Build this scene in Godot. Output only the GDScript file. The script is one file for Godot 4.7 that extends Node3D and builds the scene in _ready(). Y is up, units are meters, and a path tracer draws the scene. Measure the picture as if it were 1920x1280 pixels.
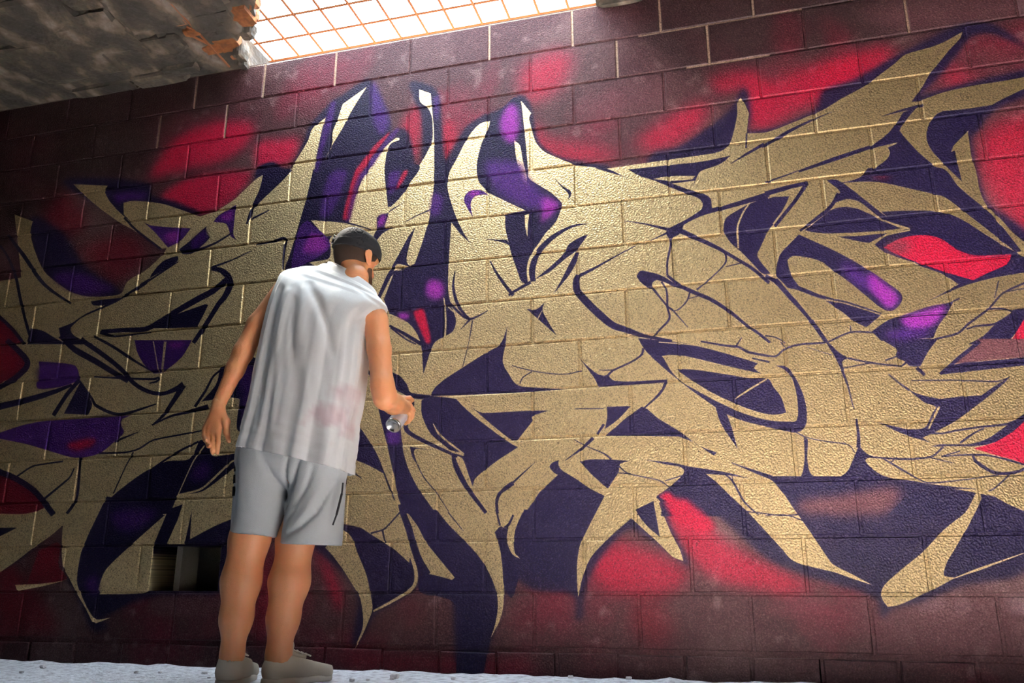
extends Node3D
# A man sprays a mural on a block wall inside a derelict building whose roof slab is broken open.

const CEIL := 2.9
const WALL_LEFT := -6.0
const WALL_RIGHT := 4.0
const WALL_FRONT := 6.2
const SHEET := 3.1             # metres of wall covered by one mural sheet
const SHEET_X := [-3.0, -0.32]
const PIX := 4096              # painted at this size, then halved

var M := {}
var rng := RandomNumberGenerator.new()
var taken := {}


func _ready() -> void:
	rng.seed = 7
	set_camera()
	set_light()
	make_materials()
	build_wall()
	build_room()
	build_ceiling()
	build_wire_mesh()
	build_person()
	build_spray_can()
	build_crumbs()


# ------------------------------------------------------------------ camera and light
func set_camera() -> void:
	var cam := Camera3D.new()
	cam.name = "camera"
	cam.position = Vector3(1.1987, 0.3395, 3.2578)
	cam.rotation = Vector3(0.28124, 0.26588, 0)
	cam.fov = 44.495
	cam.near = 0.05
	cam.far = 100
	add_child(cam)
	cam.current = true


func set_light() -> void:
	var sky_mat := ProceduralSkyMaterial.new()
	sky_mat.sky_top_color = Color(0.88, 0.95, 1.0)
	sky_mat.sky_horizon_color = Color(0.98, 0.99, 1.0)
	sky_mat.ground_bottom_color = Color(0.35, 0.33, 0.3)
	sky_mat.ground_horizon_color = Color(0.5, 0.48, 0.45)
	sky_mat.energy_multiplier = 1.0
	var sky := Sky.new()
	sky.sky_material = sky_mat
	var env := Environment.new()
	env.background_mode = Environment.BG_SKY
	env.sky = sky
	env.background_energy_multiplier = 18.0
	env.ambient_light_source = Environment.AMBIENT_SOURCE_SKY
	env.tonemap_mode = Environment.TONE_MAPPER_LINEAR
	env.tonemap_exposure = 1.5
	env.sdfgi_enabled = true
	env.ssao_enabled = true
	env.ssil_enabled = true
	var we := WorldEnvironment.new()
	we.environment = env
	add_child(we)
	# the sun stands high behind the wall: its beam falls through the broken roof on the floor in front of the wall
	var sun := DirectionalLight3D.new()
	sun.name = "sun"
	sun.light_color = Color(1.0, 0.96, 0.9)
	sun.light_energy = 205.0
	sun.light_angular_distance = 0.6
	sun.shadow_enabled = true
	add_child(sun)
	sun.look_at_from_position(Vector3.ZERO, Vector3(1.54, -2.9, 1.27))


# ------------------------------------------------------------------ small helpers
func numbered(called: String) -> String:
	taken[called] = taken.get(called, -1) + 1
	return called if taken[called] == 0 else "%s_%03d" % [called, taken[called]]


func put(called: String, mesh: Mesh, mat: Material, parent: Node = self) -> MeshInstance3D:
	var o := MeshInstance3D.new()
	o.name = numbered(called) if parent == self else called
	o.mesh = mesh
	o.material_override = mat
	parent.add_child(o, true)
	return o


func tag(o: Node, label: String, category: String, group := "") -> void:
	o.set_meta("label", label)
	o.set_meta("category", category)
	if group:
		o.set_meta("group", group)


func structure(o: Node) -> void:
	o.set_meta("kind", "structure")


func mat(color: Color, rough := 0.8, metal := 0.0) -> StandardMaterial3D:
	var m := StandardMaterial3D.new()
	m.albedo_color = color
	m.roughness = rough
	m.metallic = metal
	return m


func rgb(r: int, g: int, b: int) -> Color:
	return Color(r / 255.0, g / 255.0, b / 255.0)


func noise_tex(freq: float, size: int, stops: Array, kind := FastNoiseLite.TYPE_SIMPLEX_SMOOTH, octaves := 5, seed_no := 1) -> NoiseTexture2D:
	var n := FastNoiseLite.new()
	n.noise_type = kind
	n.frequency = freq
	n.fractal_octaves = octaves
	n.seed = seed_no
	var t := NoiseTexture2D.new()
	t.width = size
	t.height = size
	t.seamless = true
	t.noise = n
	if stops.size():
		var g := Gradient.new()
		var offs := PackedFloat32Array()
		var cols := PackedColorArray()
		for s in stops:
			offs.append(s[0])
			cols.append(s[1])
		g.offsets = offs
		g.colors = cols
		t.color_ramp = g
	return t


func cloth(color: Color, bump: float, scale: float) -> StandardMaterial3D:
	var m := mat(color, 0.92)
	m.heightmap_enabled = true
	m.heightmap_texture = M.weave
	m.heightmap_scale = bump
	m.uv1_triplanar = true
	m.uv1_scale = Vector3.ONE * scale
	m.metallic_specular = 0.2
	return m


func make_materials() -> void:
	M.grain = noise_tex(0.09, 1024, [], FastNoiseLite.TYPE_SIMPLEX_SMOOTH, 4, 3)
	M.weave = noise_tex(0.25, 512, [], FastNoiseLite.TYPE_SIMPLEX, 3, 5)
	M.speckle = speckle_image()
	for n in 2:
		var m := mat(Color.WHITE, 0.5)
		m.metallic_specular = 0.2
		var sheet := mural_sheet(SHEET_X[n])
		m.albedo_texture = sheet[0]
		m.metallic = 0.74
		m.metallic_texture = sheet[1]
		m.texture_repeat = false
		m.heightmap_enabled = true
		m.heightmap_texture = M.grain_wall if M.has("grain_wall") else wall_grain()
		m.heightmap_scale = 0.28
		M["mural%d" % n] = m
	var plain := mat(rgb(56, 30, 36), 0.8)
	plain.heightmap_enabled = true
	plain.heightmap_texture = M.grain
	plain.heightmap_scale = 0.3
	plain.uv1_triplanar = true
	plain.uv1_world_triplanar = true
	M.plain = plain
	var hollow := mat(rgb(120, 112, 98), 0.95)
	hollow.heightmap_enabled = true
	hollow.heightmap_texture = M.grain
	hollow.heightmap_scale = 0.4
	hollow.uv1_triplanar = true
	hollow.uv1_scale = Vector3.ONE * 2.0
	M.hollow = hollow
	var c := mat(Color.WHITE, 0.95)
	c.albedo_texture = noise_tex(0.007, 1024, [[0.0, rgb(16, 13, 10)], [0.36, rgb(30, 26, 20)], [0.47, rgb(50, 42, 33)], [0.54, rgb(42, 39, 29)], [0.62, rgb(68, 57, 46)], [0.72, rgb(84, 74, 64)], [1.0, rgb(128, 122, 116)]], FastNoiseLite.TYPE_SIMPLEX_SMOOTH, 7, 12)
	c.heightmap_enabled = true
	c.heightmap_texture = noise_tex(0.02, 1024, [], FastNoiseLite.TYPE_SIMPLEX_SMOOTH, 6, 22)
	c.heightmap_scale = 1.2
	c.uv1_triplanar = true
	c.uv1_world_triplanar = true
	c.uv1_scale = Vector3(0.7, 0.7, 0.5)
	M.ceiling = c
	var room := mat(Color.WHITE, 0.95)
	room.albedo_texture = noise_tex(0.02, 512, [[0.0, rgb(34, 31, 28)], [0.5, rgb(48, 44, 40)], [1.0, rgb(62, 58, 54)]], FastNoiseLite.TYPE_SIMPLEX_SMOOTH, 5, 31)
	room.uv1_triplanar = true
	room.uv1_world_triplanar = true
	room.uv1_scale = Vector3.ONE * 0.5
	M.room = room
	var fl := mat(Color.WHITE, 0.95)
	fl.albedo_texture = noise_tex(0.03, 1024, [[0.0, rgb(150, 142, 150)], [0.35, rgb(205, 202, 210)], [0.6, rgb(226, 225, 232)], [1.0, rgb(238, 238, 242)]], FastNoiseLite.TYPE_SIMPLEX_SMOOTH, 6, 41)
	fl.heightmap_enabled = true
	fl.heightmap_texture = M.grain
	fl.heightmap_scale = 0.8
	fl.uv1_triplanar = true
	fl.uv1_world_triplanar = true
	fl.uv1_scale = Vector3.ONE * 0.7
	M.floor = fl
	var dust := mat(Color.WHITE, 0.95)
	dust.albedo_texture = noise_tex(0.05, 512, [[0.0, rgb(96, 40, 58)], [0.4, rgb(140, 84, 104)], [0.62, rgb(190, 160, 172)], [1.0, rgb(216, 205, 210)]], FastNoiseLite.TYPE_SIMPLEX_SMOOTH, 5, 45)
	dust.uv1_triplanar = true
	dust.uv1_world_triplanar = true
	dust.uv1_scale = Vector3.ONE * 1.4
	M.dust = dust
	var clay := mat(Color.WHITE, 0.9)
	clay.albedo_texture = noise_tex(0.03, 256, [[0.0, rgb(92, 54, 28)], [0.5, rgb(140, 84, 42)], [1.0, rgb(170, 116, 70)]], FastNoiseLite.TYPE_SIMPLEX_SMOOTH, 5, 51)
	clay.heightmap_enabled = true
	clay.heightmap_texture = M.grain
	clay.heightmap_scale = 0.6
	clay.uv1_triplanar = true
	clay.uv1_scale = Vector3.ONE * 3.0
	M.clay = clay
	M.wire = mat(rgb(72, 42, 22), 0.9)
	M.wire.metallic_specular = 0.2
	M.rust = mat(rgb(116, 68, 36), 0.9)
	var skin := mat(rgb(190, 128, 88), 0.5)
	skin.heightmap_enabled = true
	skin.heightmap_texture = M.grain
	skin.heightmap_scale = 0.05
	skin.uv1_triplanar = true
	skin.uv1_scale = Vector3.ONE * 3.0
	skin.subsurf_scatter_enabled = true
	skin.subsurf_scatter_strength = 0.08
	M.skin = skin
	var shirt := cloth(Color.WHITE, 0.06, 4.0)
	shirt.vertex_color_use_as_albedo = true
	M.shirt = shirt
	var shorts := cloth(rgb(158, 162, 164), 0.1, 4.0)
	M.shorts = shorts
	M.black_cloth = cloth(rgb(13, 13, 15), 0.06, 6.0)
	var hair := cloth(rgb(30, 21, 16), 0.5, 5.0)
	hair.roughness = 0.6
	M.hair = hair
	M.beard = cloth(rgb(46, 30, 22), 0.4, 6.0)
	M.shoe = cloth(rgb(184, 178, 164), 0.1, 5.0)
	M.sole = mat(rgb(205, 200, 188), 0.7)
	M.sock = cloth(rgb(205, 205, 205), 0.15, 8.0)
	M.can_white = mat(rgb(226, 228, 238), 0.35)
	M.metal = mat(rgb(205, 203, 198), 0.25, 1.0)
	M.nozzle = mat(rgb(40, 38, 60), 0.4)
	M.crumb = mat(rgb(214, 208, 210), 0.9)


func speckle_image() -> Image:
	# pores of the block and flecks in the paint: a grain about 4 mm wide, dark or pale over what is painted
	var n := 640
	var bytes := PackedByteArray()
	bytes.resize(n * n * 4)
	for i in n * n:
		var r := rng.randf()
		var pale := r > 0.80
		var a := int(rng.randf() * 26)
		if r < 0.12:
			a = 90 + int(rng.randf() * 90)
		elif r < 0.40:
			a = 30 + int(rng.randf() * 55)
		elif pale:
			a = 10 + int(rng.randf() * 22)
		bytes[i * 4] = 240 if pale else 30
		bytes[i * 4 + 1] = 225 if pale else 20
		bytes[i * 4 + 2] = 190 if pale else 20
		bytes[i * 4 + 3] = a
	var im := Image.create_from_data(n, n, false, Image.FORMAT_RGBA8, bytes)
	im.resize(1024, 1024, Image.INTERPOLATE_BILINEAR)
	return im


func wall_grain() -> NoiseTexture2D:
	M.grain_wall = noise_tex(0.16, 2048, [], FastNoiseLite.TYPE_SIMPLEX_SMOOTH, 3, 9)
	return M.grain_wall


# ------------------------------------------------------------------ the mural, painted in metres along the wall
func paint_color(c: String) -> Color:
	match c:
		"g": return rgb(222, 196, 146)
		"n": return rgb(10, 6, 33)
		"p": return rgb(42, 14, 76)
		"m": return rgb(104, 26, 114)
		"r": return rgb(124, 7, 34)
		"e": return rgb(164, 9, 44)
		"d": return rgb(76, 9, 22)
		"b": return rgb(150, 128, 110)
		"w": return rgb(104, 88, 94)
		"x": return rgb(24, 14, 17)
	return rgb(62, 35, 41)


func spans(im: Image, pts: PackedVector2Array, col: Color) -> void:
	var h := im.get_height()
	var w := im.get_width()
	var top := 1e9
	var bottom := -1e9
	for p in pts:
		top = minf(top, p.y)
		bottom = maxf(bottom, p.y)
	var y0 := maxi(0, ceili(top - 0.5))
	var y1 := mini(h - 1, floori(bottom - 0.5))
	if y1 < y0:
		return
	var rows := []
	rows.resize(y1 - y0 + 1)
	var n := pts.size()
	for i in n:
		var a := pts[i]
		var b := pts[(i + 1) % n]
		if a.y == b.y:
			continue
		if a.y > b.y:
			var t := a
			a = b
			b = t
		var s := (b.x - a.x) / (b.y - a.y)
		for y in range(maxi(y0, ceili(a.y - 0.5)), mini(y1, ceili(b.y - 0.5) - 1) + 1):
			if rows[y - y0] == null:
				rows[y - y0] = []
			rows[y - y0].append(a.x + s * (y + 0.5 - a.y))
	for y in range(y0, y1 + 1):
		var r = rows[y - y0]
		if r == null:
			continue
		r.sort()
		for k in range(0, r.size() - 1, 2):
			var x0 := maxi(0, roundi(r[k]))
			var x1 := mini(w, roundi(r[k + 1]))
			if x1 > x0:
				im.fill_rect(Rect2i(x0, y, x1 - x0, 1), col)


func soften(bytes: PackedByteArray, n: int, lines: int, step: int, stride: int) -> void:
	# running mean of five along each line, on the alpha byte alone
	for l in lines:
		var at := l * stride + 3
		var line := PackedInt32Array()
		line.resize(n + 4)
		for i in n:
			line[i + 2] = bytes[at + i * step]
		line[0] = line[2]
		line[1] = line[2]
		line[n + 2] = line[n + 1]
		line[n + 3] = line[n + 1]
		var sum := line[0] + line[1] + line[2] + line[3]
		for i in n:
			sum += line[i + 4]
			bytes[at + i * step] = sum / 5
			sum -= line[i]


func soft_spans(im: Image, pts: PackedVector2Array, col: Color, blur: float) -> void:
	var lo := Vector2(1e9, 1e9)
	var hi := -lo
	for p in pts:
		lo = lo.min(p)
		hi = hi.max(p)
	lo = (lo - Vector2.ONE * blur * 2.4).max(Vector2.ZERO).floor()
	hi = (hi + Vector2.ONE * blur * 2.4).min(Vector2(PIX, PIX)).ceil()
	if hi.x - lo.x < 4 or hi.y - lo.y < 4:
		return
	var q := maxf(1.5, blur * 0.3)
	var sw := maxi(3, ceili((hi.x - lo.x) / q))
	var sh := maxi(3, ceili((hi.y - lo.y) / q))
	var small := Image.create(sw, sh, false, Image.FORMAT_RGBA8)
	small.fill(Color(col, 0.0))
	var at := PackedVector2Array()
	for p in pts:
		at.append((p - lo) / (hi - lo) * Vector2(sw, sh))
	spans(small, at, col)
	var bytes := small.get_data()
	for pass_no in 2:
		soften(bytes, sw, sh, 4, sw * 4)
		soften(bytes, sh, sw, sw * 4, 4)
	small = Image.create_from_data(sw, sh, false, Image.FORMAT_RGBA8, bytes)
	small.resize(int(hi.x - lo.x), int(hi.y - lo.y), Image.INTERPOLATE_BILINEAR)
	im.blend_rect(small, Rect2i(Vector2i.ZERO, small.get_size()), Vector2i(lo))


func mural_sheet(x_left: float) -> Array:
	# the colours, and where the gold paint with its metal flakes lies
	var gold := Image.create(PIX / 2, PIX / 2, false, Image.FORMAT_L8)
	var im := Image.create(PIX, PIX, false, Image.FORMAT_RGBA8)
	# the ground coat: worn maroon with greyer and redder patches of spray
	var ground := FastNoiseLite.new()
	ground.frequency = 0.011
	ground.fractal_octaves = 5
	ground.seed = 77
	var fine := FastNoiseLite.new()
	fine.frequency = 0.09
	fine.fractal_octaves = 3
	fine.seed = 78
	var small := Image.create(256, 256, false, Image.FORMAT_RGBA8)
	for y in 256:
		for x in 256:
			var wx := x_left * 256.0 / SHEET + x
			var v := ground.get_noise_2d(wx, y)
			var c := rgb(49, 27, 32).lerp(rgb(80, 15, 31), clampf(v * 2.2 - 0.25, 0, 0.8))
			c = c.lerp(rgb(72, 54, 55), clampf(-v * 2.0 - 0.1, 0, 0.7))
			var f := fine.get_noise_2d(wx, y)
			c = c.lerp(rgb(104, 88, 86), clampf(f * 2.0 - 0.75, 0, 0.4))
			small.set_pixel(x, y, c)
	small.resize(PIX, PIX, Image.INTERPOLATE_CUBIC)
	im.copy_from(small)
	var s := PIX / SHEET
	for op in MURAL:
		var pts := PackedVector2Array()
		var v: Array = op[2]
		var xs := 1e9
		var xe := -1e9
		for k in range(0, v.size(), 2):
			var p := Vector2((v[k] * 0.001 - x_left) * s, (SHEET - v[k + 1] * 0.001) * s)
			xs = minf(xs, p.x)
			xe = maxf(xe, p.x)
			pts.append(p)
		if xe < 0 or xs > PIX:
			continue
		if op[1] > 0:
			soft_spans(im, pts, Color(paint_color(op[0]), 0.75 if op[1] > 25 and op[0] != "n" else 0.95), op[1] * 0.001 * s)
		else:
			spans(im, pts, paint_color(op[0]))
			for k in pts.size():
				pts[k] *= 0.5
			spans(gold, pts, Color.WHITE if op[0] == "g" else Color.BLACK)
	# joints that were never painted: bare mortar
	for j in BARE:
		var x0: float = (j[0] - x_left) * s
		var x1: float = (j[1] - x_left) * s
		if x1 < 0 or x0 > PIX:
			continue
		im.fill_rect(Rect2i(int(x0), int((SHEET - j[3]) * s), int(x1 - x0), int((j[3] - j[2]) * s)), paint_color("b"))
	im.shrink_x2()
	for k in 4:
		im.blend_rect(M.speckle, Rect2i(0, 0, 1024, 1024), Vector2i(k % 2, k / 2) * 1024)
	im.convert(Image.FORMAT_RGB8)
	return [ImageTexture.create_from_image(im), ImageTexture.create_from_image(gold)]


# ------------------------------------------------------------------ the block wall
func sheet_of(x0: float, x1: float) -> int:
	if x0 >= SHEET_X[0] and x1 <= SHEET_X[0] + SHEET:
		return 0
	if x0 >= SHEET_X[1] and x1 <= SHEET_X[1] + SHEET:
		return 1
	return -1


func wall_uv(p: Vector3, n: int) -> Vector2:
	return Vector2((p.x - SHEET_X[maxi(n, 0)]) / SHEET, (SHEET - p.y) / SHEET)


func quad(st: SurfaceTool, a: Vector3, b: Vector3, c: Vector3, d: Vector3, outward: Vector3, n := -1, flat := true) -> void:
	# corners in order round the face; the winding follows the outward direction
	if (b - a).cross(c - a).dot(outward) > 0:
		var t := b
		b = d
		d = t
	var nn := (b - a).cross(c - a).normalized() * -1.0
	for p in [a, b, c, a, c, d]:
		st.set_normal(nn)
		if n >= 0:
			st.set_uv(wall_uv(p, n))
		st.add_vertex(p)


func block_mesh(x0: float, x1: float, y0: float, y1: float, z: float, deep: float, n: int, worn := 0.0) -> ArrayMesh:
	# a block laid in the wall: front face, worn arris, sides; uv in metres along the wall
	var st := SurfaceTool.new()
	st.begin(Mesh.PRIMITIVE_TRIANGLES)
	var e := 0.0035
	var o := []
	for k in 4:
		o.append(Vector2(rng.randf_range(-worn, worn), rng.randf_range(-worn, worn)))
	var a := Vector3(x0 + o[0].x, y0 + o[0].y, z)
	var b := Vector3(x1 + o[1].x, y0 + o[1].y, z)
	var c := Vector3(x1 + o[2].x, y1 + o[2].y, z)
	var d := Vector3(x0 + o[3].x, y1 + o[3].y, z)
	var fa := a + Vector3(e, e, 0)
	var fb := b + Vector3(-e, e, 0)
	var fc := c + Vector3(-e, -e, 0)
	var fd := d + Vector3(e, -e, 0)
	var back := Vector3(0, 0, -e)
	var far := Vector3(0, 0, -deep)
	quad(st, fa, fb, fc, fd, Vector3.BACK, n)
	quad(st, fa, fb, b + back, a + back, Vector3(0, -1, 1), n)
	quad(st, fb, fc, c + back, b + back, Vector3(1, 0, 1), n)
	quad(st, fc, fd, d + back, c + back, Vector3(0, 1, 1), n)
	quad(st, fd, fa, a + back, d + back, Vector3(-1, 0, 1), n)
	quad(st, a + back, b + back, b + far, a + far, Vector3.DOWN, n)
	quad(st, b + back, c + back, c + far, b + far, Vector3.RIGHT, n)
	quad(st, c + back, d + back, d + far, c + far, Vector3.UP, n)
	quad(st, d + back, a + back, a + far, d + far, Vector3.LEFT, n)
	quad(st, a + far, b + far, c + far, d + far, Vector3.FORWARD, n)
	return st.commit()


func box_into(st: SurfaceTool, lo: Vector3, hi: Vector3, n := -1) -> void:
	var p := func(x, y, z): return Vector3(lo.x if x == 0 else hi.x, lo.y if y == 0 else hi.y, lo.z if z == 0 else hi.z)
	quad(st, p.call(0, 0, 1), p.call(1, 0, 1), p.call(1, 1, 1), p.call(0, 1, 1), Vector3.BACK, n)
	quad(st, p.call(0, 0, 0), p.call(1, 0, 0), p.call(1, 1, 0), p.call(0, 1, 0), Vector3.FORWARD, n)
	quad(st, p.call(0, 0, 0), p.call(0, 1, 0), p.call(0, 1, 1), p.call(0, 0, 1), Vector3.LEFT, n)
	quad(st, p.call(1, 0, 0), p.call(1, 1, 0), p.call(1, 1, 1), p.call(1, 0, 1), Vector3.RIGHT, n)
	quad(st, p.call(0, 1, 0), p.call(1, 1, 0), p.call(1, 1, 1), p.call(0, 1, 1), Vector3.UP, n)
	quad(st, p.call(0, 0, 0), p.call(1, 0, 0), p.call(1, 0, 1), p.call(0, 0, 1), Vector3.DOWN, n)


func box_mesh(lo: Vector3, hi: Vector3) -> ArrayMesh:
	var st := SurfaceTool.new()
	st.begin(Mesh.PRIMITIVE_TRIANGLES)
	box_into(st, lo, hi)
	return st.commit()


func wall_mat(n: int) -> Material:
	return M.plain if n < 0 else M["mural%d" % n]


func build_wall() -> void:
	var wall := Node3D.new()
	wall.name = "wall_back"
	add_child(wall)
	structure(wall)
	var from := -3.6
	var to := 3.2
	var j := 0.005
	var mortar := [SurfaceTool.new(), SurfaceTool.new(), SurfaceTool.new()]
	for m in mortar:
		m.begin(Mesh.PRIMITIVE_TRIANGLES)
	var lay := func(x0: float, x1: float, y0: float, y1: float) -> void:
		# mortar is split between the sheets at x = -0.1
		var ranges := [[-99.0, SHEET_X[0], 2], [SHEET_X[0], -0.1, 0], [-0.1, SHEET_X[1] + SHEET, 1], [SHEET_X[1] + SHEET, 99.0, 2]]
		for r in ranges:
			var a := maxf(x0, r[0])
			var b := minf(x1, r[1])
			if b > a + 0.0001:
				box_into(mortar[r[2]], Vector3(a, y0, -0.17), Vector3(b, y1, -0.0055), r[2] if r[2] < 2 else -1)
	for row in 14:
		var y0 := 0.1 + 0.2 * row
		var shift := 0.0 if row % 2 == 0 else 0.2
		var x := -4.0 + shift
		while x < to:
			var a := maxf(x, from)
			var b := minf(x + 0.4, to)
			x += 0.4
			if b - a < 0.05:
				continue
			var niche := row == 1 and absf(a + 1.4) < 0.01
			if niche:
				# this block is broken out: a stub of it is left beside the gap
				b = -1.337
			var n := sheet_of(a, b)
			put("block", block_mesh(a + j, b - (0.0 if niche else j), y0 + j, y0 + 0.2 - j, rng.randf_range(-0.0012, 0.0012), 0.18, n, 0.0012), wall_mat(n), wall)
			if not niche:
				lay.call(b - j, b + j, y0 + j, y0 + 0.2 - j)
		lay.call(from, to, y0 + 0.2 - j, y0 + 0.2 + j)
	# a course of bricks at the foot, part of it under old render
	lay.call(from, to, 0.084, 0.1 + j)
	var bx := from
	while bx < to:
		var w := 0.24 + rng.randf_range(-0.012, 0.012)
		var n := sheet_of(bx, bx + w)
		put("brick", block_mesh(bx + 0.006, bx + w - 0.006, 0.0, 0.085, rng.randf_range(-0.004, 0.008), 0.18, n, 0.004), wall_mat(n), wall)
		lay.call(bx + w - 0.006, bx + w + 0.006, 0.0, 0.085)
		bx += w
	for k in 3:
		put("mortar", mortar[k].commit(), wall_mat(k if k < 2 else -1), wall)
	# the hollow behind the broken block
	var st := SurfaceTool.new()
	st.begin(Mesh.PRIMITIVE_TRIANGLES)
	box_into(st, Vector3(-1.45, 0.28, -0.36), Vector3(-0.95, 0.52, -0.34))
	box_into(st, Vector3(-1.45, 0.28, -0.34), Vector3(-1.40, 0.52, -0.18))
	box_into(st, Vector3(-0.97, 0.28, -0.34), Vector3(-0.95, 0.52, -0.18))
	box_into(st, Vector3(-1.40, 0.28, -0.34), Vector3(-0.97, 0.30, -0.18))
	box_into(st, Vector3(-1.40, 0.50, -0.34), Vector3(-0.97, 0.52, -0.18))
	put("hollow", st.commit(), M.hollow, wall)
	put("web", box_mesh(Vector3(-1.25, 0.305, -0.17), Vector3(-1.22, 0.495, -0.05)), M.hollow, wall)
	# the rear leaf closes the wall
	var rear := SurfaceTool.new()
	rear.begin(Mesh.PRIMITIVE_TRIANGLES)
	box_into(rear, Vector3(WALL_LEFT - 0.2, -0.2, -0.5), Vector3(WALL_RIGHT + 0.2, CEIL, -0.37))
	box_into(rear, Vector3(WALL_LEFT - 0.2, -0.2, -0.37), Vector3(from, CEIL, -0.005))
	box_into(rear, Vector3(to, -0.2, -0.37), Vector3(WALL_RIGHT + 0.2, CEIL, -0.005))
	put("rear_leaf", rear.commit(), M.plain, wall)
	# cement bedding along the top of the wall
	put("bedding", box_mesh(Vector3(from, 2.895, -0.37), Vector3(to, CEIL, -0.004)), M.hollow, wall)


func build_room() -> void:
	var f := grid_floor()
	structure(f)
	for side in [["wall_left", Vector3(WALL_LEFT - 0.2, -0.2, -0.1), Vector3(WALL_LEFT, CEIL, WALL_FRONT)], ["wall_right", Vector3(WALL_RIGHT, -0.2, -0.1), Vector3(WALL_RIGHT + 0.2, CEIL, WALL_FRONT)], ["wall_front", Vector3(WALL_LEFT - 0.2, -0.2, WALL_FRONT), Vector3(WALL_RIGHT + 0.2, CEIL, WALL_FRONT + 0.2)]]:
		var w := put(side[0], box_mesh(side[1], side[2]), M.room)
		structure(w)


func grid_floor() -> MeshInstance3D:
	# uneven screed: fine near the wall, coarse elsewhere
	var n := FastNoiseLite.new()
	n.frequency = 3.0
	n.seed = 5
	var st := SurfaceTool.new()
	st.begin(Mesh.PRIMITIVE_TRIANGLES)
	var xs := []
	var zs := []
	var x := WALL_LEFT - 0.2
	while x < WALL_RIGHT + 0.2:
		xs.append(x)
		x += 0.05 if x > -2.6 and x < 2.2 else 0.3
	xs.append(WALL_RIGHT + 0.2)
	var z := -0.004
	while z < WALL_FRONT + 0.2:
		zs.append(z)
		z += 0.03 if z < 0.8 else 0.3
	zs.append(WALL_FRONT + 0.2)
	var at := func(i: int, k: int) -> Vector3:
		var near: float = clampf(1.0 - zs[k] / 0.25, 0, 1)
		var y: float = n.get_noise_2d(xs[i], zs[k]) * 0.006 + near * near * 0.012 * (0.5 + n.get_noise_2d(xs[i] * 2.3 + 9, zs[k]))
		return Vector3(xs[i], minf(y, 0.02), zs[k])
	for k in zs.size() - 1:
		for i in xs.size() - 1:
			quad(st, at.call(i, k), at.call(i + 1, k), at.call(i + 1, k + 1), at.call(i, k + 1), Vector3.UP)
	box_into(st, Vector3(WALL_LEFT - 0.2, -0.2, -0.5), Vector3(WALL_RIGHT + 0.2, -0.03, WALL_FRONT + 0.2))
	return put("floor", st.commit(), M.floor)


# ------------------------------------------------------------------ broken roof slab
func slab_mesh(outline: PackedVector2Array, y0: float, y1: float) -> ArrayMesh:
	var st := SurfaceTool.new()
	st.begin(Mesh.PRIMITIVE_TRIANGLES)
	var tri := Geometry2D.triangulate_polygon(outline)
	for face in [[y0, Vector3.DOWN], [y1, Vector3.UP]]:
		for t in range(0, tri.size(), 3):
			var p := []
			for k in 3:
				var q := outline[tri[t + k]]
				p.append(Vector3(q.x, face[0], q.y))
			if (p[1] - p[0]).cross(p[2] - p[0]).dot(face[1]) > 0:
				p.reverse()
			for v in p:
				st.set_normal(face[1])
				st.add_vertex(v)
	var area := 0.0
	for i in outline.size():
		area += outline[i].cross(outline[(i + 1) % outline.size()])
	for i in outline.size():
		var a := outline[i]
		var b := outline[(i + 1) % outline.size()]
		var side := Vector2(b.y - a.y, a.x - b.x) * signf(area)
		quad(st, Vector3(a.x, y0, a.y), Vector3(b.x, y0, b.y), Vector3(b.x, y1, b.y), Vector3(a.x, y1, a.y), Vector3(side.x, 0, side.y))
	return st.commit()


func chunk(at: Vector3, size: Vector3, seed_no: int) -> ArrayMesh:
	# a broken lump: a box whose corners and faces are knocked about
	var r := RandomNumberGenerator.new()
	r.seed = seed_no
	var st := SurfaceTool.new()
	st.begin(Mesh.PRIMITIVE_TRIANGLES)
	var n := 4
	var noise := FastNoiseLite.new()
	noise.seed = seed_no
	noise.frequency = 1.6
	var pos := func(face: int, u: float, v: float) -> Vector3:
		var c := Vector3.ZERO
		var axis := face / 2
		c[axis] = 1.0 if face % 2 == 0 else -1.0
		c[(axis + 1) % 3] = u
		c[(axis + 2) % 3] = v
		c = c.lerp(c.normalized() * 1.2, 0.35)
		c *= 1.0 + 0.28 * noise.get_noise_3d(c.x * 1.3, c.y * 1.3, c.z * 1.3)
		return at + c * size * 0.5
	for face in 6:
		var out := Vector3.ZERO
		out[face / 2] = 1.0 if face % 2 == 0 else -1.0
		for i in n:
			for k in n:
				var u0 := -1.0 + 2.0 * i / n
				var u1 := -1.0 + 2.0 * (i + 1) / n
				var v0 := -1.0 + 2.0 * k / n
				var v1 := -1.0 + 2.0 * (k + 1) / n
				quad(st, pos.call(face, u0, v0), pos.call(face, u1, v0), pos.call(face, u1, v1), pos.call(face, u0, v1), out)
	return st.commit()


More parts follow.
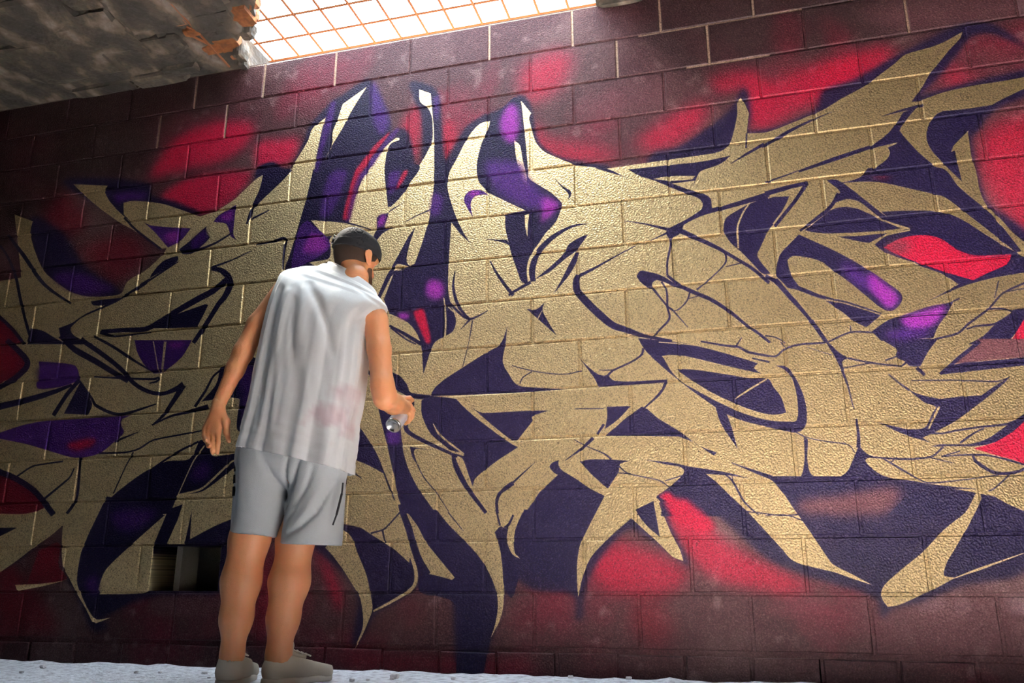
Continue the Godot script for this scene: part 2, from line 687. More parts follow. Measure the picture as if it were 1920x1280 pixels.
func build_ceiling() -> void:
	var edge := PackedVector2Array()
	# clockwise in plan: along the wall, round the hole, back along the wall, round the room
	for p in [[WALL_LEFT - 0.2, -0.5], [-1.140, -0.500], [-1.140, 0.000], [-1.142, -0.014], [-1.117, 0.051], [-1.094, 0.077], [-1.097, 0.115], [-1.067, 0.174], [-1.026, 0.207], [-1.001, 0.231], [-0.962, 0.237], [-0.924, 0.260], [-0.896, 0.278], [-0.879, 0.314], [-0.846, 0.345], [-0.828, 0.388], [-0.782, 0.444], [-0.660, 0.560], [-0.550, 0.600], [-0.420, 0.720], [-0.200, 0.780], [-0.050, 0.740], [0.200, 0.800], [0.450, 0.720], [0.700, 0.760], [0.780, 0.500], [0.720, 0.350], [0.770, 0.200], [0.740, 0.120], [0.715, 0.060], [0.710, -0.500], [WALL_RIGHT + 0.2, -0.5], [WALL_RIGHT + 0.2, WALL_FRONT + 0.2], [WALL_LEFT - 0.2, WALL_FRONT + 0.2]]:
		edge.append(Vector2(p[0], p[1]))
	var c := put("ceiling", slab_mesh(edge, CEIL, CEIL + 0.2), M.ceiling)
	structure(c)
	# hollow clay pots broken open along the edge of the slab
	var no := 100
	for q in [[-0.916, 0.364, Vector3(0.130, 0.100, 0.130), 0.030], [-0.901, 0.320, Vector3(0.080, 0.070, 0.070), 0.050], [-0.906, 0.432, Vector3(0.100, 0.080, 0.100), 0.050], [-1.098, 0.183, Vector3(0.120, 0.090, 0.100), 0.040], [-1.117, 0.097, Vector3(0.090, 0.080, 0.090), 0.040], [-1.143, 0.024, Vector3(0.060, 0.060, 0.060), 0.050], [-1.214, 0.413, Vector3(0.070, 0.030, 0.050), 0.000], [-1.202, 0.328, Vector3(0.080, 0.030, 0.050), 0.000], [-1.187, 0.176, Vector3(0.100, 0.040, 0.060), 0.010], [-0.830, 0.412, Vector3(0.060, 0.090, 0.080), 0.050]]:
		no += 1
		put("clay_pot", chunk(Vector3(q[0], CEIL + q[3], q[1]), q[2], no), M.clay, c)
	# spalled lumps of concrete and plaster that hang from the slab
	for q in [[-1.603, 0.037, Vector3(0.300, 0.050, 0.100)], [-1.945, 0.028, Vector3(0.400, 0.040, 0.080)], [-1.444, 0.078, Vector3(0.200, 0.050, 0.060)], [-1.048, 0.380, Vector3(0.220, 0.050, 0.120)], [-1.039, 0.476, Vector3(0.250, 0.040, 0.200)], [-1.326, 0.516, Vector3(0.300, 0.040, 0.250)], [-1.656, 0.443, Vector3(0.350, 0.050, 0.300)], [-1.386, 0.283, Vector3(0.200, 0.040, 0.120)], [-1.968, 0.306, Vector3(0.500, 0.050, 0.300)], [-1.010, 0.329, Vector3(0.140, 0.060, 0.100)], [-1.891, 0.590, Vector3(0.500, 0.050, 0.300)], [0.830, -0.006, Vector3(0.200, 0.050, 0.060)], [-0.941, 0.257, Vector3(0.060, 0.070, 0.060)], [-1.061, 0.128, Vector3(0.050, 0.100, 0.070)], [-1.106, 0.033, Vector3(0.040, 0.060, 0.050)]]:
		no += 1
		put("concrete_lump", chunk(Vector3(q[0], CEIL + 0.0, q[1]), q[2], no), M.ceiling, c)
	# bars laid bare by the spalling
	for q in [[Vector3(-1.1628, 2.8920, 0.5396), Vector3(-1.1883, 2.8920, 0.0346)], [Vector3(-1.2369, 2.8920, 0.3399), Vector3(-1.1749, 2.8920, 0.2152)], [Vector3(-2.0251, 2.8920, 0.6372), Vector3(-2.0625, 2.8920, 0.3435)], [Vector3(-1.2036, 2.8920, 0.4616), Vector3(-1.2408, 2.8920, 0.4033)], [Vector3(-1.1994, 2.8920, 0.3714), Vector3(-1.1847, 2.8920, 0.3425)]]:
		put("rebar", rod(q[0], q[1], 0.006), M.rust, c)


func rod(a: Vector3, b: Vector3, r: float, sides := 6) -> ArrayMesh:
	var st := SurfaceTool.new()
	st.begin(Mesh.PRIMITIVE_TRIANGLES)
	var d := (b - a).normalized()
	var u := d.cross(Vector3.UP if absf(d.y) < 0.9 else Vector3.RIGHT).normalized()
	var v := d.cross(u)
	for k in sides:
		var p := (u * cos(TAU * k / sides) + v * sin(TAU * k / sides)) * r
		var q := (u * cos(TAU * (k + 1) / sides) + v * sin(TAU * (k + 1) / sides)) * r
		quad(st, a + p, a + q, b + q, b + p, p + q)
	return st.commit()


func build_wire_mesh() -> void:
	var root := Node3D.new()
	root.name = "reinforcing_mesh"
	root.position = Vector3(-0.2, CEIL + 0.205, 0.0)
	add_child(root)
	tag(root, "rusty welded wire mesh stretched across the bright opening in the roof", "wire mesh")
	for k in 26:
		var x := -1.268 + 0.1502 * k
		var bend := rng.randf_range(-0.006, 0.006)
		var z1 := 2.4
		put("wire", rod(Vector3(x + 0.2 + bend, 0, -0.30), Vector3(x + 0.2 - bend, 0.012, z1), 0.007), M.wire, root)
	for k in 17:
		var z := -0.262 + 0.166 * k
		put("wire", rod(Vector3(-1.15, 0.006, z + rng.randf_range(-0.006, 0.006)), Vector3(2.75, 0.006, z + rng.randf_range(-0.006, 0.006)), 0.007), M.wire, root)


# ------------------------------------------------------------------ smooth bodies: tapered capsules joined with a smooth minimum, meshed as surface nets
func blob(prims: Array, cell: float, post = null) -> Array:
	var lo := Vector3.ONE * 1e9
	var hi := -lo
	for p in prims:
		var r: float = maxf(p[2], p[3]) / (minf(1.0, p[6]) if p.size() > 6 else 1.0)
		lo = lo.min(p[0] - Vector3.ONE * r).min(p[1] - Vector3.ONE * r)
		hi = hi.max(p[0] + Vector3.ONE * r).max(p[1] + Vector3.ONE * r)
	lo -= Vector3.ONE * cell * 3
	hi += Vector3.ONE * cell * 3
	var nx := ceili((hi.x - lo.x) / cell) + 1
	var ny := ceili((hi.y - lo.y) / cell) + 1
	var nz := ceili((hi.z - lo.z) / cell) + 1
	var D := PackedFloat32Array()
	D.resize(nx * ny * nz)
	D.fill(1.0)
	for p in prims:
		var a: Vector3 = p[0]
		var b: Vector3 = p[1]
		var ra: float = p[2]
		var rb: float = p[3]
		var kk: float = p[4]
		var flat: bool = p.size() > 6
		var nrm: Vector3 = p[5] if flat else Vector3.ZERO
		var sq: float = p[6] - 1.0 if flat else 0.0
		var reach := maxf(ra, rb) / (minf(1.0, p[6]) if flat else 1.0) + kk + cell * 3
		var l := ((a.min(b) - Vector3.ONE * reach - lo) / cell).floor().max(Vector3.ZERO)
		var h := ((a.max(b) + Vector3.ONE * reach - lo) / cell).ceil().min(Vector3(nx - 1, ny - 1, nz - 1))
		var ba := b - a
		if flat:
			ba += nrm * (ba.dot(nrm) * sq)
		var bb := maxf(ba.length_squared(), 1e-9)
		for k in range(int(l.z), int(h.z) + 1):
			for jj in range(int(l.y), int(h.y) + 1):
				var row := (k * ny + jj) * nx
				var q0 := Vector3(lo.x, lo.y + jj * cell, lo.z + k * cell) - a
				for i in range(int(l.x), int(h.x) + 1):
					var q := q0
					q.x += i * cell
					if flat:
						q += nrm * (q.dot(nrm) * sq)
					var t := clampf(q.dot(ba) / bb, 0.0, 1.0)
					var d := (q - ba * t).length() - ra - (rb - ra) * t
					var e := D[row + i]
					if e > 0.9:
						D[row + i] = minf(d, 0.89)
					elif kk > 0.0:
						var hh := maxf(kk - absf(d - e), 0.0) / kk
						D[row + i] = minf(d, e) - hh * hh * kk * 0.25
					else:
						D[row + i] = minf(d, e)
	if post != null:
		for k in nz:
			for jj in ny:
				for i in nx:
					var n := (k * ny + jj) * nx + i
					if D[n] < cell * 4:
						D[n] = post.call(lo + Vector3(i, jj, k) * cell, D[n])
	return nets(D, nx, ny, nz, lo, cell)


func nets(D: PackedFloat32Array, nx: int, ny: int, nz: int, lo: Vector3, cell: float) -> Array:
	var V := PackedVector3Array()
	var I := PackedInt32Array()
	var ids := PackedInt32Array()
	ids.resize(nx * ny * nz)
	ids.fill(-1)
	var sy := nx
	var sz := nx * ny
	var corner := [0, 1, sy, sy + 1, sz, sz + 1, sz + sy, sz + sy + 1]
	var pos := [Vector3(0, 0, 0), Vector3(1, 0, 0), Vector3(0, 1, 0), Vector3(1, 1, 0), Vector3(0, 0, 1), Vector3(1, 0, 1), Vector3(0, 1, 1), Vector3(1, 1, 1)]
	var edges := [[0, 1], [2, 3], [4, 5], [6, 7], [0, 2], [1, 3], [4, 6], [5, 7], [0, 4], [1, 5], [2, 6], [3, 7]]
	for k in nz - 1:
		for j in ny - 1:
			var base := k * sz + j * sy
			for i in nx - 1:
				var n := base + i
				var s := int(D[n] < 0) + int(D[n + 1] < 0) + int(D[n + sy] < 0) + int(D[n + sy + 1] < 0) + int(D[n + sz] < 0) + int(D[n + sz + 1] < 0) + int(D[n + sz + sy] < 0) + int(D[n + sz + sy + 1] < 0)
				if s == 0 or s == 8:
					continue
				var sum := Vector3.ZERO
				var c := 0
				for e in edges:
					var a := D[n + corner[e[0]]]
					var b := D[n + corner[e[1]]]
					if (a < 0) != (b < 0):
						sum += pos[e[0]].lerp(pos[e[1]], a / (a - b))
						c += 1
				ids[n] = V.size()
				V.append(lo + (Vector3(i, j, k) + sum / c) * cell)
	var step := [1, sy, sz]
	for k in range(1, nz - 1):
		for j in range(1, ny - 1):
			for i in range(1, nx - 1):
				var n := k * sz + j * sy + i
				var inside := D[n] < 0
				for ax in 3:
					if (D[n + step[ax]] < 0) == inside:
						continue
					var u: int = step[(ax + 1) % 3]
					var v: int = step[(ax + 2) % 3]
					var a := ids[n]
					var b := ids[n - u]
					var c := ids[n - u - v]
					var d := ids[n - v]
					if a < 0 or b < 0 or c < 0 or d < 0:
						continue
					if inside:
						I.append_array([a, d, c, a, c, b])
					else:
						I.append_array([a, b, c, a, c, d])
	return [V, I]


func smooth_mesh(parts: Array, colors := PackedColorArray()) -> ArrayMesh:
	# parts: [vertices, indices] pairs, faces clockwise from outside; normals averaged over the faces
	var V := PackedVector3Array()
	var I := PackedInt32Array()
	for p in parts:
		var at := V.size()
		V.append_array(p[0])
		for i in p[1]:
			I.append(i + at)
	var N := PackedVector3Array()
	N.resize(V.size())
	for t in range(0, I.size(), 3):
		var fn := (V[I[t + 2]] - V[I[t]]).cross(V[I[t + 1]] - V[I[t]])
		N[I[t]] += fn
		N[I[t + 1]] += fn
		N[I[t + 2]] += fn
	for i in N.size():
		N[i] = N[i].normalized()
	var arr := []
	arr.resize(Mesh.ARRAY_MAX)
	arr[Mesh.ARRAY_VERTEX] = V
	arr[Mesh.ARRAY_NORMAL] = N
	arr[Mesh.ARRAY_INDEX] = I
	if colors.size() == V.size():
		arr[Mesh.ARRAY_COLOR] = colors
	var m := ArrayMesh.new()
	m.add_surface_from_arrays(Mesh.PRIMITIVE_TRIANGLES, arr)
	return m


func ring_sheet(rings: Array, flip := false) -> Array:
	# a tube through closed rings of equal size
	var V := PackedVector3Array()
	var I := PackedInt32Array()
	var n: int = rings[0].size()
	for r in rings:
		V.append_array(r)
	for a in rings.size() - 1:
		for k in n:
			var p := a * n + k
			var q := a * n + (k + 1) % n
			if flip:
				I.append_array([p, p + n, q + n, p, q + n, q])
			else:
				I.append_array([p, q, q + n, p, q + n, p + n])
	return [V, I]


func lathe(profile: Array, sides := 32) -> ArrayMesh:
	# profile: [radius, height] pairs from bottom to top, about y
	var rings := []
	for p in profile:
		var r := PackedVector3Array()
		for k in sides:
			var t := TAU * k / sides
			r.append(Vector3(cos(t) * p[0], p[1], sin(t) * p[0]))
		rings.append(r)
	return smooth_mesh([ring_sheet(rings)])


func crease(p: Vector2, lines: Array) -> float:
	# folds pressed into cloth: each line is [depth, width, points...] in metres
	var sum := 0.0
	for l in lines:
		var best := 1e9
		var along := 0.0
		for k in range(2, l.size() - 1):
			var a: Vector2 = l[k]
			var ab: Vector2 = l[k + 1] - a
			var t := clampf((p - a).dot(ab) / ab.length_squared(), 0, 1)
			var d := p.distance_to(a + ab * t)
			if d < best:
				best = d
				along = (k - 2 + t) / (l.size() - 3)
		sum += l[0] * exp(-best * best / (l[1] * l[1])) * (1.0 - 0.6 * absf(along * 2.0 - 1.0))
	return sum


# ------------------------------------------------------------------ the man at work
func build_person() -> void:
	var root := Node3D.new()
	root.name = "person"
	root.position = Vector3(-0.5600, 0.0000, 0.5000)
	add_child(root)
	tag(root, "person in white sleeveless shirt, grey shorts and black cap, back turned, spraying the wall", "person")
	var off := -root.position
	# --- body: legs, arms, trunk, neck
	var body := [
		[Vector3(-0.4834, 0.7396, 0.5200), Vector3(-0.5268, 0.4911, 0.5250), 0.0660, 0.0680, 0.0300],
		[Vector3(-0.5268, 0.4911, 0.5250), Vector3(-0.5402, 0.3432, 0.5350), 0.0680, 0.0660, 0.0300],
		[Vector3(-0.5402, 0.3432, 0.5350), Vector3(-0.5370, 0.2196, 0.5500), 0.0660, 0.0530, 0.0300],
		[Vector3(-0.5370, 0.2196, 0.5500), Vector3(-0.5379, 0.0993, 0.5550), 0.0530, 0.0360, 0.0300],
		[Vector3(-0.5379, 0.0993, 0.5550), Vector3(-0.5401, 0.0409, 0.5550), 0.0360, 0.0360, 0.0300],
		[Vector3(-0.3023, 0.7378, 0.4850), Vector3(-0.3758, 0.4903, 0.4620), 0.0660, 0.0630, 0.0300],
		[Vector3(-0.3758, 0.4903, 0.4620), Vector3(-0.3822, 0.3432, 0.4750), 0.0630, 0.0680, 0.0300],
		[Vector3(-0.3822, 0.3432, 0.4750), Vector3(-0.3942, 0.2185, 0.4800), 0.0680, 0.0540, 0.0300],
		[Vector3(-0.3942, 0.2185, 0.4800), Vector3(-0.4055, 0.0960, 0.4750), 0.0540, 0.0400, 0.0300],
		[Vector3(-0.4055, 0.0960, 0.4750), Vector3(-0.4065, 0.0368, 0.4750), 0.0400, 0.0380, 0.0300],
		[Vector3(-0.4773, 1.4577, 0.4900), Vector3(-0.5686, 1.3031, 0.5300), 0.0480, 0.0390, 0.0200],
		[Vector3(-0.5686, 1.3031, 0.5300), Vector3(-0.6010, 1.1857, 0.5600), 0.0390, 0.0370, 0.0200],
		[Vector3(-0.6010, 1.1857, 0.5600), Vector3(-0.6221, 1.1174, 0.5700), 0.0370, 0.0340, 0.0200],
		[Vector3(-0.6221, 1.1174, 0.5700), Vector3(-0.6577, 0.9752, 0.6000), 0.0340, 0.0255, 0.0200],
		[Vector3(-0.1042, 1.3032, 0.4600), Vector3(-0.0739, 1.1792, 0.4800), 0.0500, 0.0430, 0.0200],
		[Vector3(-0.0739, 1.1792, 0.4800), Vector3(-0.0410, 1.0330, 0.5100), 0.0430, 0.0410, 0.0200],
		[Vector3(-0.0410, 1.0330, 0.5100), Vector3(-0.0327, 0.9869, 0.5000), 0.0410, 0.0410, 0.0200],
		[Vector3(-0.0327, 0.9869, 0.5000), Vector3(-0.0329, 0.9812, 0.4200), 0.0410, 0.0380, 0.0200],
		[Vector3(-0.0329, 0.9812, 0.4200), Vector3(-0.0357, 0.9900, 0.3150), 0.0380, 0.0280, 0.0200],
		[Vector3(-0.3929, 0.7783, 0.5000), Vector3(-0.3079, 1.0994, 0.4900), 0.0800, 0.0850, 0.0400],
		[Vector3(-0.3079, 1.0994, 0.4900), Vector3(-0.2609, 1.3549, 0.4750), 0.0850, 0.0850, 0.0400],
		[Vector3(-0.4274, 1.4436, 0.4850), Vector3(-0.1346, 1.3364, 0.4650), 0.0500, 0.0500, 0.0300],
		[Vector3(-0.2480, 1.3991, 0.4700), Vector3(-0.1988, 1.4843, 0.4650), 0.0600, 0.0550, 0.0300],
		[Vector3(-0.4803, 0.7605, 0.5100), Vector3(-0.3039, 0.7373, 0.4900), 0.0700, 0.0700, 0.0400],
	]
	var parts := [blob(body, 0.011)]
	# --- hands
	parts.append(blob([
		[Vector3(-0.6584, 0.9813, 0.6000), Vector3(-0.6561, 0.9610, 0.6000), 0.0260, 0.0240, 0.0100],
		[Vector3(-0.6467, 0.9564, 0.6000), Vector3(-0.6483, 0.8705, 0.6000), 0.0135, 0.0125, 0.0120],
		[Vector3(-0.6559, 0.9569, 0.6000), Vector3(-0.6675, 0.8615, 0.6000), 0.0135, 0.0125, 0.0120],
		[Vector3(-0.6651, 0.9574, 0.6000), Vector3(-0.6886, 0.8684, 0.6000), 0.0135, 0.0120, 0.0120],
		[Vector3(-0.6728, 0.9578, 0.6000), Vector3(-0.7075, 0.8852, 0.6000), 0.0135, 0.0105, 0.0120],
		[Vector3(-0.6483, 0.8705, 0.6000), Vector3(-0.6415, 0.8340, 0.6040), 0.0105, 0.0088, 0.0030],
		[Vector3(-0.6415, 0.8340, 0.6040), Vector3(-0.6437, 0.8091, 0.6000), 0.0088, 0.0080, 0.0030],
		[Vector3(-0.6437, 0.8091, 0.6000), Vector3(-0.6460, 0.7961, 0.5960), 0.0080, 0.0072, 0.0030],
		[Vector3(-0.6675, 0.8615, 0.6000), Vector3(-0.6600, 0.8260, 0.6100), 0.0105, 0.0088, 0.0030],
		[Vector3(-0.6600, 0.8260, 0.6100), Vector3(-0.6576, 0.8043, 0.6100), 0.0088, 0.0080, 0.0030],
		[Vector3(-0.6576, 0.8043, 0.6100), Vector3(-0.6582, 0.7961, 0.6060), 0.0080, 0.0074, 0.0030],
		[Vector3(-0.6886, 0.8684, 0.6000), Vector3(-0.6794, 0.8357, 0.6160), 0.0100, 0.0085, 0.0030],
		[Vector3(-0.6794, 0.8357, 0.6160), Vector3(-0.6635, 0.8175, 0.6280), 0.0085, 0.0078, 0.0030],
		[Vector3(-0.6635, 0.8175, 0.6280), Vector3(-0.6534, 0.8158, 0.6360), 0.0078, 0.0072, 0.0030],
		[Vector3(-0.7075, 0.8852, 0.6000), Vector3(-0.6981, 0.8585, 0.6140), 0.0092, 0.0078, 0.0030],
		[Vector3(-0.6981, 0.8585, 0.6140), Vector3(-0.6820, 0.8401, 0.6260), 0.0078, 0.0070, 0.0030],
		[Vector3(-0.6820, 0.8401, 0.6260), Vector3(-0.6725, 0.8386, 0.6330), 0.0070, 0.0066, 0.0030],
		[Vector3(-0.6484, 0.9525, 0.6000), Vector3(-0.6218, 0.9118, 0.5960), 0.0165, 0.0150, 0.0080],
		[Vector3(-0.6218, 0.9118, 0.5960), Vector3(-0.6178, 0.8705, 0.5920), 0.0150, 0.0105, 0.0080],
		[Vector3(-0.6178, 0.8705, 0.5920), Vector3(-0.6054, 0.8383, 0.5920), 0.0105, 0.0080, 0.0080],
	], 0.0032))
	parts.append(blob([
		[Vector3(-0.0408, 0.9895, 0.3400), Vector3(-0.0357, 0.9900, 0.3150), 0.0300, 0.0265, 0.0120],
		[Vector3(-0.0357, 0.9900, 0.3150), Vector3(-0.0623, 1.0340, 0.2738), 0.0190, 0.0125, 0.0140],
		[Vector3(-0.0623, 1.0340, 0.2738), Vector3(-0.0344, 1.0364, 0.2629), 0.0108, 0.0096, 0.0030],
		[Vector3(-0.0344, 1.0364, 0.2629), Vector3(-0.0350, 1.0344, 0.2346), 0.0096, 0.0084, 0.0030],
		[Vector3(-0.0350, 1.0344, 0.2346), Vector3(-0.0489, 1.0333, 0.2127), 0.0084, 0.0072, 0.0030],
		[Vector3(-0.0357, 0.9900, 0.3150), Vector3(-0.0630, 1.0223, 0.2887), 0.0190, 0.0125, 0.0140],
		[Vector3(-0.0630, 1.0223, 0.2887), Vector3(-0.0279, 1.0106, 0.2862), 0.0110, 0.0101, 0.0030],
		[Vector3(-0.0279, 1.0106, 0.2862), Vector3(-0.0144, 0.9852, 0.2707), 0.0101, 0.0092, 0.0030],
		[Vector3(-0.0144, 0.9852, 0.2707), Vector3(-0.0249, 0.9618, 0.2531), 0.0092, 0.0083, 0.0030],
		[Vector3(-0.0249, 0.9618, 0.2531), Vector3(-0.0417, 0.9546, 0.2454), 0.0083, 0.0074, 0.0030],
		[Vector3(-0.0357, 0.9900, 0.3150), Vector3(-0.0637, 1.0106, 0.3036), 0.0190, 0.0125, 0.0140],
		[Vector3(-0.0637, 1.0106, 0.3036), Vector3(-0.0286, 0.9989, 0.3012), 0.0106, 0.0097, 0.0030],
		[Vector3(-0.0286, 0.9989, 0.3012), Vector3(-0.0150, 0.9735, 0.2856), 0.0097, 0.0088, 0.0030],
		[Vector3(-0.0150, 0.9735, 0.2856), Vector3(-0.0256, 0.9501, 0.2680), 0.0088, 0.0079, 0.0030],
		[Vector3(-0.0256, 0.9501, 0.2680), Vector3(-0.0424, 0.9429, 0.2603), 0.0079, 0.0070, 0.0030],
		[Vector3(-0.0357, 0.9900, 0.3150), Vector3(-0.0644, 0.9994, 0.3178), 0.0190, 0.0125, 0.0140],
		[Vector3(-0.0644, 0.9994, 0.3178), Vector3(-0.0293, 0.9878, 0.3153), 0.0096, 0.0088, 0.0030],
		[Vector3(-0.0293, 0.9878, 0.3153), Vector3(-0.0157, 0.9624, 0.2998), 0.0088, 0.0080, 0.0030],
		[Vector3(-0.0157, 0.9624, 0.2998), Vector3(-0.0263, 0.9390, 0.2822), 0.0080, 0.0072, 0.0030],
		[Vector3(-0.0263, 0.9390, 0.2822), Vector3(-0.0430, 0.9317, 0.2744), 0.0072, 0.0064, 0.0030],
		[Vector3(-0.0616, 0.9922, 0.3062), Vector3(-0.0923, 0.9931, 0.2899), 0.0170, 0.0135, 0.0060],
		[Vector3(-0.0923, 0.9931, 0.2899), Vector3(-0.0946, 0.9942, 0.2588), 0.0135, 0.0105, 0.0060],
		[Vector3(-0.0946, 0.9942, 0.2588), Vector3(-0.0908, 0.9983, 0.2367), 0.0105, 0.0085, 0.0060],
	], 0.0032))
	# --- head
	var hc := Vector3(-0.2191, 1.5865, 0.4200)
	var hf := Vector3(0.26, -0.10, -0.96).normalized()        # the face is turned to the wall
	var hu := Vector3(0.20, 0.97, -0.08)
	hu = (hu - hf * hu.dot(hf)).normalized()
	var hr := hf.cross(hu)
	var H := func(r: float, u: float, f: float) -> Vector3: return hc + hr * r + hu * u + hf * f
	var skull := [
		[H.call(0, 0.022, -0.024), H.call(0, 0.024, 0.014), 0.079, 0.076, 0.02, hr, 1.1],
		[H.call(0, -0.045, 0.03), H.call(0, -0.07, 0.055), 0.055, 0.04, 0.03, hr, 1.0],
		[H.call(0, -0.088, 0.066), H.call(0, -0.09, 0.072), 0.024, 0.022, 0.03],
		[H.call(0, -0.005, 0.09), H.call(0, -0.035, 0.104), 0.010, 0.014, 0.012],
		[H.call(-0.03, 0.018, 0.078), H.call(0.03, 0.018, 0.078), 0.014, 0.014, 0.015],
		[H.call(-0.02, -0.06, 0.088), H.call(0.02, -0.06, 0.088), 0.009, 0.009, 0.008],
		[H.call(0.078, 0.006, -0.018), H.call(0.082, -0.024, -0.008), 0.021, 0.014, 0.006, hr, 2.4],
		[H.call(-0.078, 0.006, -0.018), H.call(-0.082, -0.024, -0.008), 0.021, 0.014, 0.006, hr, 2.4],
		[Vector3(-0.2001, 1.4667, 0.4650), H.call(0, -0.045, -0.028), 0.056, 0.053, 0.025],
	]
	parts.append(blob(skull, 0.0042))
	for p in parts:
		for i in p[0].size():
			p[0][i] += off
	var b := put("body", smooth_mesh(parts), M.skin, root)
	b.set_meta("label", "bare arms and legs")
	# --- hair, cap and beard follow the skull
	var scalp := [[H.call(0, 0.022, -0.024), H.call(0, 0.024, 0.014), 0.083, 0.080, 0.0, hr, 1.1], [H.call(0, -0.02, -0.03), H.call(0, -0.06, -0.033), 0.060, 0.050, 0.02]]
	var cut_hair := func(p: Vector3, d: float) -> float:
		var q := p - hc
		var f := q.dot(hf)
		var u := q.dot(hu)
		return maxf(d, maxf(f - 0.045 - u * 0.3, -u - 0.040 + f * 0.5 + absf(q.dot(hr)) * 0.30))
	add_cloth("hair", [blob(scalp, 0.0042, cut_hair)], M.hair, root, off)
	var dome := [[H.call(0, 0.026, -0.024), H.call(0, 0.028, 0.018), 0.088, 0.085, 0.0, hr, 1.09]]
	var cut_cap := func(p: Vector3, d: float) -> float:
		var q := p - hc
		return maxf(maxf(d, -(d + 0.006)), 0.014 - q.dot(hu) + q.dot(hf) * 0.05)
	var cap := add_cloth("cap", [blob(dome, 0.0042, cut_cap)], M.black_cloth, root, off)
	var band := [[H.call(0, 0.026, -0.024), H.call(0, 0.028, 0.018), 0.0905, 0.0875, 0.0, hr, 1.09]]
	var cut_band := func(p: Vector3, d: float) -> float:
		var q := p - hc
		var h := q.dot(hu) - q.dot(hf) * 0.05
		return maxf(maxf(d, -(d + 0.006)), absf(h - 0.031) - 0.018)
	add_cloth("band", [blob(band, 0.0042, cut_band)], M.black_cloth, cap, Vector3.ZERO + off)
	add_cloth("strap_buckle", [blob([[H.call(-0.048, 0.020, -0.100), H.call(-0.048, 0.052, -0.097), 0.004, 0.004, 0.0], [H.call(-0.060, 0.036, -0.093), H.call(-0.042, 0.038, -0.104), 0.003, 0.003, 0.0]], 0.002)], M.metal, cap, off)
	var jaw := [[H.call(0, -0.045, 0.03), H.call(0, -0.07, 0.055), 0.0595, 0.045, 0.03], [H.call(0, -0.088, 0.066), H.call(0, -0.092, 0.074), 0.029, 0.027, 0.03]]
	var cut_beard := func(p: Vector3, d: float) -> float:
		var q := p - hc
		return maxf(d, maxf(q.dot(hu) + 0.004 + maxf(0.0, 0.03 - absf(q.dot(hr))) * 1.2, -0.004 - q.dot(hf)))
	add_cloth("beard", [blob(jaw, 0.0042, cut_beard)], M.beard, root, off)
	build_shirt(root, off)
	build_shorts(root, off)
	build_shoe(root, off, {"heel": Vector3(-0.5255, 0.0000, 0.6049), "dir": Vector3(-0.2800, 0.0000, -0.9600), "ankle": Vector3(-0.5390, 0.0700, 0.5550), "sock": 0.036})
	build_shoe(root, off, {"heel": Vector3(-0.4324, 0.0000, 0.5201), "dir": Vector3(0.4983, 0.0000, -0.8670), "ankle": Vector3(-0.4060, 0.0785, 0.4750), "sock": 0.041})


func add_cloth(called: String, parts: Array, m: Material, parent: Node, off: Vector3) -> MeshInstance3D:
	for p in parts:
		for i in p[0].size():
			p[0][i] += off
	return put(called, smooth_mesh(parts), m, parent)


